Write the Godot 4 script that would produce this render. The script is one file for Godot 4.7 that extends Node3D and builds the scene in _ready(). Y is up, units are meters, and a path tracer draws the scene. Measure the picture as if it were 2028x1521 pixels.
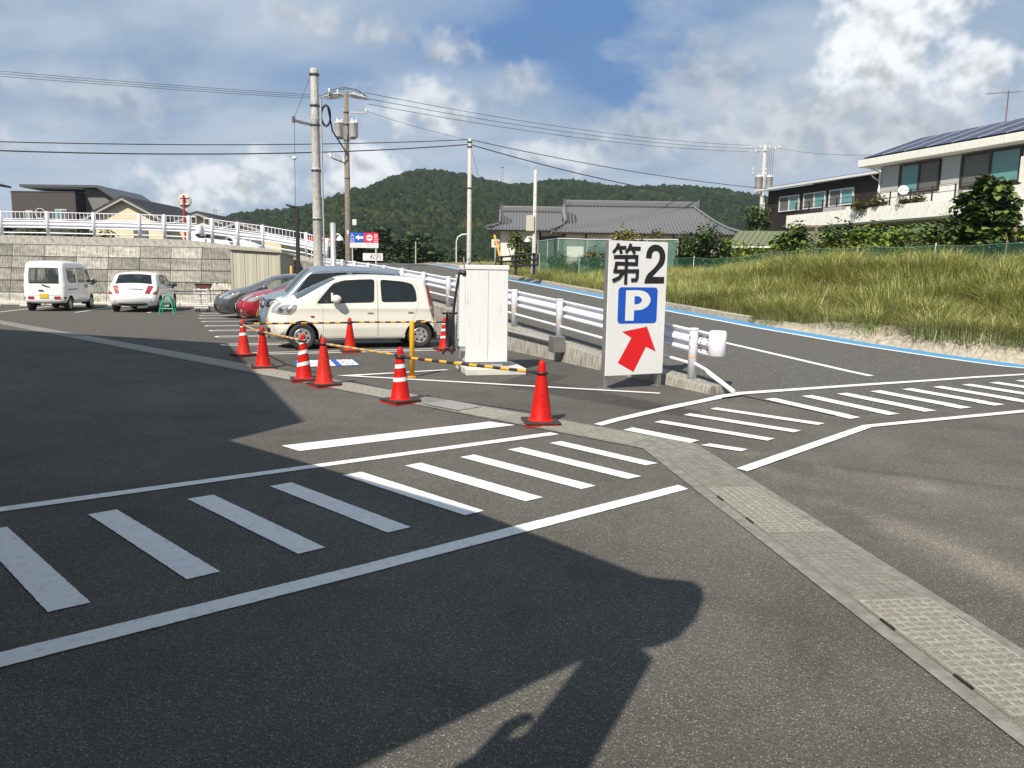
extends Node3D
# x to the right, y up, -z ahead; metres. Most plans below are written as (x, ahead).

class MB:
	var v := PackedVector3Array()
	var n := PackedVector3Array()
	var uv := PackedVector2Array()
	var col := PackedColorArray()
	var use_uv := false
	var use_col := false
	var c := Color(1, 1, 1)

	func tri_n(a: Vector3, b: Vector3, d: Vector3, na: Vector3, nb: Vector3, nd: Vector3) -> void:   # a, b, d run anticlockwise seen from outside
		v.append(a); v.append(d); v.append(b)
		n.append(na); n.append(nd); n.append(nb)
		if use_col:
			col.append(c); col.append(c); col.append(c)
	func tri(a: Vector3, b: Vector3, d: Vector3) -> void:
		var m := (b - a).cross(d - a)
		if m.length_squared() < 1e-16:
			return
		m = m.normalized()
		tri_n(a, b, d, m, m, m)
	func quad(a: Vector3, b: Vector3, d: Vector3, e: Vector3) -> void:
		tri(a, b, d); tri(a, d, e)
	func box(at: Vector3, size: Vector3, turn := Basis.IDENTITY) -> MB:
		return cbox(at, size, 0.0, turn)
	func cbox(at: Vector3, size: Vector3, ch: float, turn := Basis.IDENTITY) -> MB:   # a box with chamfered edges
		var h := size * 0.5
		var f := func(x: float, y: float, z: float) -> Vector3: return at + turn * Vector3(x, y, z)
		if ch <= 0.0:
			for s in [-1.0, 1.0]:
				for k in 3:
					var p := []
					for q in [[-1, -1], [1, -1], [1, 1], [-1, 1]]:
						var w := Vector3.ZERO
						w[k] = h[k] * s
						w[(k + 1) % 3] = h[(k + 1) % 3] * q[0]
						w[(k + 2) % 3] = h[(k + 2) % 3] * q[1]
						p.append(f.call(w.x, w.y, w.z))
					if s > 0: quad(p[0], p[1], p[2], p[3])
					else: quad(p[3], p[2], p[1], p[0])
			return self
		var i := h - Vector3(ch, ch, ch)
		for s in [-1.0, 1.0]:
			for k in 3:
				var a := (k + 1) % 3
				var b := (k + 2) % 3
				var p := []
				for q in [[-1, -1], [1, -1], [1, 1], [-1, 1]]:
					var w := Vector3.ZERO
					w[k] = h[k] * s; w[a] = i[a] * q[0]; w[b] = i[b] * q[1]
					p.append(f.call(w.x, w.y, w.z))
				if s > 0: quad(p[0], p[1], p[2], p[3])
				else: quad(p[3], p[2], p[1], p[0])
		for k in 3:
			var a := (k + 1) % 3
			var b := (k + 2) % 3
			for sa in [-1.0, 1.0]:
				for sb in [-1.0, 1.0]:
					var p := []
					for q in [[-1, 0], [1, 0], [1, 1], [-1, 1]]:
						var w := Vector3.ZERO
						w[k] = i[k] * q[0]
						w[a] = (h[a] if q[1] == 0 else i[a]) * sa
						w[b] = (i[b] if q[1] == 0 else h[b]) * sb
						p.append(f.call(w.x, w.y, w.z))
					if sa * sb > 0: quad(p[0], p[1], p[2], p[3])
					else: quad(p[3], p[2], p[1], p[0])
		for sx in [-1.0, 1.0]:
			for sy in [-1.0, 1.0]:
				for sz in [-1.0, 1.0]:
					var a: Vector3 = f.call(h.x * sx, i.y * sy, i.z * sz)
					var b: Vector3 = f.call(i.x * sx, h.y * sy, i.z * sz)
					var d: Vector3 = f.call(i.x * sx, i.y * sy, h.z * sz)
					if sx * sy * sz > 0: tri(a, b, d)
					else: tri(a, d, b)
		return self
	func tube(path: Array, radius, sides := 8, caps := true) -> MB:   # radius: a number or one per point
		var rings := []
		var norms := []
		var up := Vector3.UP
		var last := Vector3.ZERO
		for i in path.size():
			var d: Vector3 = (path[mini(i + 1, path.size() - 1)] - path[maxi(i - 1, 0)]).normalized()
			if i == 0:
				up = Vector3.UP if absf(d.y) < 0.9 else Vector3.RIGHT
			var s := d.cross(up).normalized() if i == 0 else (last - d * last.dot(d)).normalized()
			last = s
			var t := s.cross(d)
			var r: float = radius[i] if radius is Array else radius
			var ring := []
			var nn := []
			for k in sides:
				var w := TAU * k / sides
				var o := s * cos(w) + t * sin(w)
				ring.append(path[i] + o * r)
				nn.append(o)
			rings.append(ring); norms.append(nn)
		for i in path.size() - 1:
			for k in sides:
				var l := (k + 1) % sides
				tri_n(rings[i][k], rings[i + 1][l], rings[i][l], norms[i][k], norms[i + 1][l], norms[i][l])
				tri_n(rings[i][k], rings[i + 1][k], rings[i + 1][l], norms[i][k], norms[i + 1][k], norms[i + 1][l])
		if caps:
			for k in range(1, sides - 1):
				tri(rings[0][0], rings[0][k], rings[0][k + 1])
				var e: Array = rings[-1]
				tri(e[0], e[k + 1], e[k])
		return self
	func bar(a: Vector3, b: Vector3, r: float, sides := 8) -> MB:
		return tube([a, b], r, sides)
	func lathe(prof: Array, sides := 24, xf := Transform3D.IDENTITY) -> MB:   # prof: Vector2(radius, height) from the bottom up; sharp where a point repeats
		for i in prof.size() - 1:
			var a: Vector2 = prof[i]
			var b: Vector2 = prof[i + 1]
			if a.distance_to(b) < 1e-6:
				continue
			var t := (b - a).normalized()
			var ta := t
			var tb := t
			if i > 0 and prof[i - 1].distance_to(a) > 1e-6:
				ta = (t + (a - prof[i - 1]).normalized()).normalized()
			if i + 2 < prof.size() and prof[i + 2].distance_to(b) > 1e-6:
				tb = (t + (prof[i + 2] - b).normalized()).normalized()
			for k in sides:
				var w := TAU * k / sides
				var x := TAU * (k + 1) / sides
				var p := func(q: Vector2, g: float) -> Vector3: return xf * Vector3(q.x * cos(g), q.y, -q.x * sin(g))
				var m := func(q: Vector2, g: float) -> Vector3: return (xf.basis * Vector3(q.y * cos(g), -q.x, -q.y * sin(g))).normalized()
				if a.x > 1e-6:
					tri_n(p.call(a, w), p.call(a, x), p.call(b, x), m.call(ta, w), m.call(ta, x), m.call(tb, x))
				if b.x > 1e-6:
					tri_n(p.call(a, w), p.call(b, x), p.call(b, w), m.call(ta, w), m.call(tb, x), m.call(tb, w))
		return self
	func plate(poly: PackedVector2Array, depth: float, xf := Transform3D.IDENTITY) -> MB:   # an outline in xy, its front at z = 0 and its back at -depth
		if Geometry2D.is_polygon_clockwise(poly):
			poly = poly.duplicate(); poly.reverse()
		var t := Geometry2D.triangulate_polygon(poly)
		for i in range(0, t.size(), 3):
			var a := poly[t[i]]
			var b := poly[t[i + 1]]
			var d := poly[t[i + 2]]
			if (b - a).cross(d - a) < 0:
				var e := b; b = d; d = e
			tri(xf * Vector3(a.x, a.y, 0), xf * Vector3(b.x, b.y, 0), xf * Vector3(d.x, d.y, 0))
			if depth > 0:
				tri(xf * Vector3(a.x, a.y, -depth), xf * Vector3(d.x, d.y, -depth), xf * Vector3(b.x, b.y, -depth))
		if depth > 0:
			for i in poly.size():
				var a := poly[i]
				var b := poly[(i + 1) % poly.size()]
				quad(xf * Vector3(a.x, a.y, -depth), xf * Vector3(b.x, b.y, -depth), xf * Vector3(b.x, b.y, 0), xf * Vector3(a.x, a.y, 0))
		return self
	func grid(rows: Array, colors: Array = []) -> MB:   # rows of points, smooth; seen from outside the rows run right and follow each other upwards
		var ny := rows.size()
		var nx: int = rows[0].size()
		var nn := []
		for j in ny:
			var l := PackedVector3Array()
			for i in nx:
				var du: Vector3 = rows[j][mini(i + 1, nx - 1)] - rows[j][maxi(i - 1, 0)]
				var dv: Vector3 = rows[mini(j + 1, ny - 1)][i] - rows[maxi(j - 1, 0)][i]
				l.append(du.cross(dv).normalized())
			nn.append(l)
		var cc := not colors.is_empty()
		use_col = use_col or cc
		for j in ny - 1:
			for i in nx - 1:
				var a := [[j, i], [j, i + 1], [j + 1, i + 1], [j + 1, i]]
				for t in [[0, 2, 1], [0, 3, 2]]:
					for k in t:
						var q: Array = a[k]
						v.append(rows[q[0]][q[1]]); n.append(nn[q[0]][q[1]])
						if cc: col.append(colors[q[0]][q[1]])
		return self
	func mesh(mat: Material = null) -> ArrayMesh:
		var m := ArrayMesh.new()
		if v.is_empty():
			return m
		var a := []
		a.resize(Mesh.ARRAY_MAX)
		a[Mesh.ARRAY_VERTEX] = v
		a[Mesh.ARRAY_NORMAL] = n
		if use_uv: a[Mesh.ARRAY_TEX_UV] = uv
		if use_col: a[Mesh.ARRAY_COLOR] = col
		m.add_surface_from_arrays(Mesh.PRIMITIVE_TRIANGLES, a)
		if mat: m.surface_set_material(0, mat)
		return m

var M := {}
var taken := {}
var rng := RandomNumberGenerator.new()
var nz := FastNoiseLite.new()

func G(p: Vector2, y := 0.0) -> Vector3: return Vector3(p.x, y, -p.y)
func V(x: float, y: float, ahead: float) -> Vector3: return Vector3(x, y, -ahead)
func numbered(called: String) -> String:
	var k: int = taken.get(called, 0)
	taken[called] = k + 1
	return called if k == 0 else "%s_%03d" % [called, k]
func tag(o: Node, label: String, category: String, group := "") -> Node:
	o.set_meta("label", label); o.set_meta("category", category)
	if group: o.set_meta("group", group)
	return o
func thing(called: String, label: String, category: String, at := Vector3.ZERO, turn := 0.0, group := "") -> Node3D:
	var o := Node3D.new()
	o.name = numbered(called); add_child(o, true)
	o.position = at; o.rotation.y = turn
	tag(o, label, category, group)
	return o
func part(parent: Node, called: String, b, mat: Material, label := "") -> MeshInstance3D:
	var o := MeshInstance3D.new()
	o.name = called; o.mesh = b.mesh() if b is MB else b; o.material_override = mat
	parent.add_child(o, true)
	if label: o.set_meta("label", label)
	return o
func solo(called: String, b, mat: Material, label: String, category: String, group := "") -> MeshInstance3D:
	var o := part(self, numbered(called), b, mat)
	tag(o, label, category, group)
	return o
func struct(called: String, b, mat: Material, parent: Node = null) -> MeshInstance3D:
	var o := part(parent if parent else self, called if parent else numbered(called), b, mat)
	if parent == null: o.set_meta("kind", "structure")
	return o
func copy(o: Node3D, at: Vector3, turn: float, label := "") -> Node3D:
	var r: Node3D = o.duplicate()
	r.name = numbered(String(o.name).rstrip("0123456789").trim_suffix("_")); add_child(r, true)
	r.position = at; r.rotation.y = turn
	if label: r.set_meta("label", label)
	return r

# ---------- materials: base colours are linear, as measured on real things
func mat(r: float, g: float, b: float, rough := 0.7, metal := 0.0) -> StandardMaterial3D:
	var m := StandardMaterial3D.new()
	m.albedo_color = Color(r, g, b).linear_to_srgb()
	m.roughness = rough; m.metallic = metal
	return m
func noise_tex(freq: float, oct: int, ramp: Array, seed_ := 1, size := 512, kind := FastNoiseLite.TYPE_SIMPLEX_SMOOTH) -> NoiseTexture2D:
	var f := FastNoiseLite.new()
	f.noise_type = kind; f.frequency = freq; f.fractal_octaves = oct; f.seed = seed_
	var t := NoiseTexture2D.new()
	t.width = size; t.height = size; t.seamless = true; t.noise = f
	if ramp:
		var g := Gradient.new()
		var off := PackedFloat32Array()
		var cs := PackedColorArray()
		for q in ramp:
			off.append(q[0]); cs.append(q[1])
		g.offsets = off; g.colors = cs
		t.color_ramp = g
	return t
func grey(x: float) -> Color: return Color(x, x, x).linear_to_srgb()
func lin(r: float, g: float, b: float) -> Color: return Color(r, g, b).linear_to_srgb()
func textured(m: StandardMaterial3D, t: Texture2D, scale: Vector3, world := true, bump: Texture2D = null, depth := 1.0) -> StandardMaterial3D:
	m.albedo_texture = t
	m.uv1_triplanar = true; m.uv1_world_triplanar = world
	m.uv1_scale = scale
	if bump:
		m.heightmap_enabled = true; m.heightmap_texture = bump; m.heightmap_scale = depth
	return m
func aggregate(size: int, seed_: int, base: Color, spread: float, specks: float) -> ImageTexture:   # chips of stone in bitumen
	var r := RandomNumberGenerator.new()
	r.seed = seed_
	var im := Image.create(size, size, false, Image.FORMAT_RGB8)
	for y in size:
		for x in size:
			var k := 1.0 + r.randfn(0.0, spread)
			im.set_pixel(x, y, Color(base.r * k, base.g * k, base.b * k * (1.0 - r.randf() * 0.04)))
	for i in int(size * size * specks):
		var x := r.randi_range(0, size - 2)
		var y := r.randi_range(0, size - 2)
		var k := r.randf_range(1.2, 2.3)
		var q := base * k if r.randf() < 0.72 else base * r.randf_range(0.45, 0.7)
		var warm := r.randf_range(0.93, 1.04)
		q = Color(minf(q.r, 1.0), minf(q.g, 1.0), minf(q.b * warm, 1.0))
		im.fill_rect(Rect2i(x, y, r.randi_range(1, 2), r.randi_range(1, 2)), q)
	return ImageTexture.create_from_image(im)

func make_materials() -> void:
	var bump := noise_tex(0.18, 2, [], 4, 512)
	M.asphalt = textured(mat(1, 1, 1, 0.92), aggregate(1024, 11, lin(0.272, 0.263, 0.250), 0.14, 0.04), Vector3(0.42, 0.42, 0.42), true, bump, 0.5)
	M.asphalt.vertex_color_use_as_albedo = true
	M.asphalt.metallic_specular = 0.3
	M.road = textured(mat(1, 1, 1, 0.9), aggregate(512, 12, lin(0.086, 0.084, 0.082), 0.12, 0.03), Vector3(0.35, 0.35, 0.35), true, bump, 0.4)
	M.road.vertex_color_use_as_albedo = true
	M.road.metallic_specular = 0.3
	M.line = textured(mat(1, 1, 1, 0.75), noise_tex(0.02, 6, [[0.0, grey(0.36)], [0.16, grey(0.56)], [0.4, grey(0.64)], [1.0, grey(0.67)]], 5), Vector3(1.1, 1.1, 1.1), true, bump, 0.12)
	M.blue_line = textured(mat(1, 1, 1, 0.75), noise_tex(0.02, 5, [[0.0, lin(0.045, 0.20, 0.42)], [0.5, lin(0.06, 0.25, 0.50)], [1.0, lin(0.085, 0.28, 0.53)]], 6), Vector3(0.7, 0.7, 0.7))
	var stain := noise_tex(0.012, 6, [[0.0, lin(0.15, 0.145, 0.125)], [0.35, lin(0.30, 0.29, 0.26)], [0.65, lin(0.40, 0.39, 0.355)], [1.0, lin(0.47, 0.46, 0.42)]], 7)
	M.concrete = textured(mat(1, 1, 1, 0.9), stain, Vector3(0.6, 0.6, 0.6), true, bump, 0.5)
	M.drain = textured(mat(1, 1, 1, 0.9), noise_tex(0.02, 6, [[0.0, lin(0.12, 0.122, 0.108)], [0.5, lin(0.17, 0.17, 0.152)], [1.0, lin(0.23, 0.228, 0.205)]], 17), Vector3(0.8, 0.8, 0.8), true, bump, 0.4)
	M.drain_light = textured(mat(1, 1, 1, 0.9), noise_tex(0.03, 6, [[0.0, lin(0.16, 0.16, 0.135)], [0.5, lin(0.245, 0.24, 0.208)], [1.0, lin(0.33, 0.32, 0.28)]], 18), Vector3(0.9, 0.9, 0.9), true, bump, 0.5)
	M.drain_groove = textured(mat(1, 1, 1, 0.95), noise_tex(0.05, 4, [[0.0, lin(0.13, 0.13, 0.11)], [1.0, lin(0.20, 0.20, 0.17)]], 19), Vector3(2, 2, 2))
	M.pad = textured(mat(1, 1, 1, 0.85), noise_tex(0.01, 5, [[0.0, lin(0.40, 0.40, 0.365)], [0.5, lin(0.52, 0.51, 0.475)], [1.0, lin(0.58, 0.57, 0.53)]], 8), Vector3(0.7, 0.7, 0.7), true, bump, 0.2)
	# weathered concrete with vertical streaks: the noise is stretched along y
	var streak := noise_tex(0.02, 6, [[0.0, lin(0.09, 0.088, 0.075)], [0.32, lin(0.19, 0.185, 0.165)], [0.6, lin(0.33, 0.32, 0.29)], [1.0, lin(0.45, 0.44, 0.40)]], 9)
	M.streaked = textured(mat(1, 1, 1, 0.95), streak, Vector3(1.6, 0.35, 1.6), true, bump, 0.6)
	M.white_steel = textured(mat(1, 1, 1, 0.38), noise_tex(0.02, 5, [[0.0, lin(0.55, 0.56, 0.62)], [0.3, lin(0.68, 0.69, 0.76)], [1.0, lin(0.73, 0.74, 0.81)]], 10), Vector3(0.8, 0.8, 0.8))
	M.galv = textured(mat(1, 1, 1, 0.5, 0.35), noise_tex(0.04, 4, [[0.0, lin(0.30, 0.31, 0.32)], [1.0, lin(0.48, 0.49, 0.50)]], 12), Vector3(1, 1, 1))
	M.steel = mat(0.36, 0.36, 0.36, 0.35, 0.85)
	M.dark_steel = mat(0.10, 0.10, 0.11, 0.45, 0.5)
	M.black = mat(0.012, 0.012, 0.013, 0.5)
	M.rubber = textured(mat(1, 1, 1, 0.75), noise_tex(0.05, 4, [[0.0, grey(0.012)], [0.6, grey(0.022)], [1.0, grey(0.06)]], 13), Vector3(3, 3, 3))
	M.cone = textured(mat(1, 1, 1, 0.5), noise_tex(0.018, 6, [[0.0, lin(0.24, 0.014, 0.009)], [0.3, lin(0.40, 0.008, 0.005)], [0.6, lin(0.46, 0.009, 0.006)], [1.0, lin(0.52, 0.024, 0.016)]], 14), Vector3(2.5, 2.5, 2.5))
	M.cone_faded = textured(mat(1, 1, 1, 0.55), noise_tex(0.018, 6, [[0.0, lin(0.28, 0.022, 0.016)], [0.3, lin(0.42, 0.017, 0.011)], [0.6, lin(0.48, 0.022, 0.015)], [1.0, lin(0.54, 0.07, 0.05)]], 15), Vector3(2.5, 2.5, 2.5))
	M.reflective = textured(mat(1, 1, 1, 0.45), noise_tex(0.03, 5, [[0.0, grey(0.40)], [0.4, grey(0.66)], [1.0, grey(0.72)]], 16), Vector3(2, 2, 2))
	M.cone.metallic_specular = 0.3; M.cone_faded.metallic_specular = 0.3
	M.yellow = mat(0.72, 0.36, 0.01, 0.4)
	M.bar_yellow = textured(mat(1, 1, 1, 0.5), noise_tex(0.03, 4, [[0.0, lin(0.50, 0.24, 0.02)], [1.0, lin(0.74, 0.38, 0.03)]], 20), Vector3(2, 2, 2))
	M.bar_black = mat(0.022, 0.022, 0.024, 0.5)
	M.bar_grey = mat(0.19, 0.19, 0.20, 0.6)
	M.sign_white = textured(mat(1, 1, 1, 0.4), noise_tex(0.006, 4, [[0.0, lin(0.62, 0.63, 0.63)], [1.0, lin(0.68, 0.69, 0.69)]], 21), Vector3(0.6, 0.6, 0.6))
	M.print_black = mat(0.006, 0.006, 0.007, 0.7)
	M.print_blue = mat(0.003, 0.070, 0.42, 0.6)
	M.print_red = mat(0.60, 0.003, 0.006, 0.6)
	M.print_pink = mat(0.68, 0.016, 0.06, 0.4)
	M.cabinet = textured(mat(1, 1, 1, 0.42), noise_tex(0.012, 5, [[0.0, lin(0.52, 0.53, 0.51)], [0.22, lin(0.63, 0.65, 0.65)], [1.0, lin(0.67, 0.69, 0.69)]], 33), Vector3(1.4, 0.25, 1.4))
	M.panel_grey = mat(0.30, 0.30, 0.31, 0.5)
	M.wood_dark = textured(mat(1, 1, 1, 0.7), noise_tex(0.02, 5, [[0.0, lin(0.005, 0.004, 0.003)], [0.5, lin(0.014, 0.009, 0.006)], [1.0, lin(0.045, 0.026, 0.016)]], 22), Vector3(0.15, 2.0, 0.15))
	M.timber = textured(mat(1, 1, 1, 0.85), noise_tex(0.02, 5, [[0.0, lin(0.10, 0.085, 0.065)], [1.0, lin(0.26, 0.22, 0.17)]], 23), Vector3(2.0, 0.3, 2.0))
	M.plaster = textured(mat(1, 1, 1, 0.85), noise_tex(0.015, 6, [[0.0, lin(0.30, 0.30, 0.28)], [0.25, lin(0.60, 0.60, 0.57)], [1.0, lin(0.74, 0.74, 0.71)]], 24), Vector3(0.8, 0.25, 0.8))
	M.grey_panel = mat(0.36, 0.38, 0.38, 0.6)
	M.tile = textured(mat(1, 1, 1, 0.42), noise_tex(0.04, 4, [[0.0, lin(0.075, 0.078, 0.085)], [0.5, lin(0.125, 0.13, 0.14)], [1.0, lin(0.20, 0.205, 0.215)]], 25), Vector3(1.3, 1.3, 1.3))
	M.glass = mat(0.03, 0.05, 0.05, 0.04)
	M.curtain = textured(mat(1, 1, 1, 0.8), noise_tex(0.03, 4, [[0.0, lin(0.05, 0.16, 0.16)], [1.0, lin(0.13, 0.30, 0.30)]], 26), Vector3(3.5, 0.3, 3.5))
	M.screen = mat(0.10, 0.105, 0.10, 0.5)
	M.frame_brown = mat(0.035, 0.018, 0.013, 0.5)
	M.solar = mat(0.012, 0.018, 0.055, 0.32)
	M.solar.metallic_specular = 0.3
	M.alu = mat(0.62, 0.63, 0.64, 0.4, 0.2)
	M.shed = mat(0.42, 0.41, 0.33, 0.55)
	M.shed_trim = mat(0.33, 0.32, 0.26, 0.5)
	M.pole = textured(mat(1, 1, 1, 0.85), noise_tex(0.02, 6, [[0.0, lin(0.22, 0.22, 0.20)], [0.5, lin(0.42, 0.42, 0.39)], [1.0, lin(0.55, 0.55, 0.52)]], 27), Vector3(1.2, 0.4, 1.2))
	M.pole_brown = textured(mat(1, 1, 1, 0.9), noise_tex(0.02, 6, [[0.0, lin(0.10, 0.085, 0.065)], [1.0, lin(0.26, 0.225, 0.175)]], 28), Vector3(1.2, 0.3, 1.2))
	M.wire = mat(0.03, 0.03, 0.032, 0.6)
	M.insulator = mat(0.66, 0.68, 0.68, 0.25)
	M.soil = textured(mat(1, 1, 1, 0.95), noise_tex(0.02, 6, [[0.0, lin(0.10, 0.085, 0.045)], [0.5, lin(0.20, 0.165, 0.085)], [1.0, lin(0.34, 0.27, 0.15)]], 29), Vector3(0.35, 0.35, 0.35), true, bump, 2.0)
	M.upland = textured(mat(1, 1, 1, 0.95), noise_tex(0.02, 5, [[0.0, lin(0.05, 0.06, 0.03)], [1.0, lin(0.12, 0.11, 0.07)]], 30), Vector3(0.1, 0.1, 0.1))
	M.rough_concrete = textured(mat(1, 1, 1, 0.95), noise_tex(0.02, 6, [[0.0, lin(0.20, 0.175, 0.13)], [0.4, lin(0.38, 0.345, 0.275)], [1.0, lin(0.55, 0.51, 0.43)]], 31), Vector3(0.8, 0.8, 0.8), true, bump, 3.0)
	M.leaf = mat(1, 1, 1, 0.6)
	M.leaf.vertex_color_use_as_albedo = true
	M.leaf.backlight_enabled = true
	M.leaf.backlight = Color(0.10, 0.13, 0.03)
	M.leaf.metallic_specular = 0.35
	M.grass_blade = M.leaf.duplicate()
	M.grass_blade.roughness = 0.8
	M.grass_blade.backlight = Color(0.16, 0.16, 0.05)
	M.crown = mat(1, 1, 1, 0.85)
	M.crown.vertex_color_use_as_albedo = true
	M.crown.metallic_specular = 0.2
	M.net = mat(0.004, 0.060, 0.036, 0.8)
	M.net.transparency = BaseMaterial3D.TRANSPARENCY_ALPHA
	M.net.albedo_color.a = 0.5
	M.net_pale = mat(0.12, 0.24, 0.20, 0.7)
	M.net_pale.transparency = BaseMaterial3D.TRANSPARENCY_ALPHA
	M.net_pale.albedo_color.a = 0.5
	M.orange_plastic = mat(0.80, 0.30, 0.01, 0.5)
	M.green_steel = mat(0.02, 0.33, 0.20, 0.4)
	M.red_steel = mat(0.40, 0.025, 0.03, 0.45)

# ---------- camera, sky, sun
func sky_image() -> Image:
	var a := FastNoiseLite.new()
	a.noise_type = FastNoiseLite.TYPE_SIMPLEX_SMOOTH; a.fractal_octaves = 6; a.frequency = 1.0; a.seed = 3; a.fractal_gain = 0.52
	var soft := FastNoiseLite.new()
	soft.noise_type = FastNoiseLite.TYPE_SIMPLEX_SMOOTH; soft.fractal_octaves = 3; soft.frequency = 1.0; soft.seed = 8
	var coarse := Image.create(1024, 512, false, Image.FORMAT_RGB8)
	for j in 512:
		var el := 90.0 - (j + 0.5) / 512.0 * 180.0
		if el < -1.0:
			break
		for i in 1024:
			coarse.set_pixel(i, j, sky_colour(fposmod((i + 0.5) / 1024.0 * 360.0 - 180.0 - 90.0 + 180.0, 360.0) - 180.0, el, a, soft))
	coarse.fill_rect(Rect2i(0, 259, 1024, 253), lin(0.16, 0.155, 0.145))
	coarse.resize(4096, 2048, Image.INTERPOLATE_CUBIC)
	# the part ahead once more, at the full size
	for j in range(620, 1034):
		var el := 90.0 - (j + 0.5) / 2048.0 * 180.0
		for i in range(2624, 3520):
			coarse.set_pixel(i, j, sky_colour((i + 0.5) / 4096.0 * 360.0 - 180.0 - 90.0, el, a, soft))
	return coarse
const PUFFS := [   # heaped clouds: azimuth, elevation, half width, half height, how bright, how solid
	[-15.3, 17.4, 3.0, 1.7, 0.45, 0.5], [-9.8, 16.3, 2.2, 1.6, 0.32, 0.6], [-5.2, 15.6, 4.2, 2.0, 0.42, 0.75], [0.6, 13.8, 2.8, 2.1, 0.40, 0.6],
	[-7.0, 11.6, 4.8, 2.6, 0.80, 0.8], [-10.6, 7.0, 4.8, 2.4, 0.90, 0.95], [-21.5, 5.6, 6.4, 2.6, 0.85, 0.95], [-17.5, 7.4, 2.6, 1.8, 0.8, 0.85], [-34.0, 7.3, 5.5, 1.5, 0.5, 0.5],
	[3.8, 8.6, 4.8, 2.1, 0.75, 0.75], [13.0, 9.0, 4.6, 2.0, 0.5, 0.6], [13.8, 14.0, 4.4, 3.2, 0.25, 0.6], [9.0, 10.6, 7.5, 2.6, 0.30, 0.6], [19.0, 10.0, 6.5, 5.0, 0.40, 0.8],
	[24.6, 15.2, 4.6, 5.4, 1.0, 1.0], [28.4, 18.8, 3.6, 4.2, 1.0, 1.0], [31.0, 21.5, 2.6, 2.4, 1.0, 1.0], [30.3, 13.0, 2.8, 2.8, 0.95, 0.95], [26.5, 9.4, 7.0, 4.0, 0.36, 0.9], [22.5, 11.5, 2.6, 1.8, 0.30, 0.8], [34.2, 13.6, 2.4, 1.3, 0.75, 0.7], [36.0, 9.5, 6.0, 3.0, 0.4, 0.8],
	[20.5, 4.4, 3.0, 1.0, 0.8, 0.6], [-28.5, 11.0, 7.0, 2.4, 0.45, 0.45], [-2.0, 6.0, 5.0, 1.6, 0.5, 0.6],
	[-52, 8, 8, 3, 0.8, 0.9], [-66, 14, 9, 4, 0.5, 0.7], [52, 9, 8, 3.4, 0.8, 0.9], [68, 15, 10, 5, 0.7, 0.9], [-90, 8, 9, 3, 0.8, 0.9], [-118, 11, 11, 4, 0.7, 0.9], [-150, 8, 9, 3, 0.9, 0.9], [-172, 14, 10, 5, 0.6, 0.9], [160, 7, 9, 3, 0.8, 0.9], [132, 13, 10, 5, 0.7, 0.9], [105, 8, 9, 3, 0.8, 0.9], [86, 9, 6, 2.5, 0.6, 0.8],
]
func blob(x: float, y: float, cx: float, cy: float, rx: float, ry: float) -> float:
	return exp(-((x - cx) * (x - cx) / (rx * rx) + (y - cy) * (y - cy) / (ry * ry)))
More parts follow.
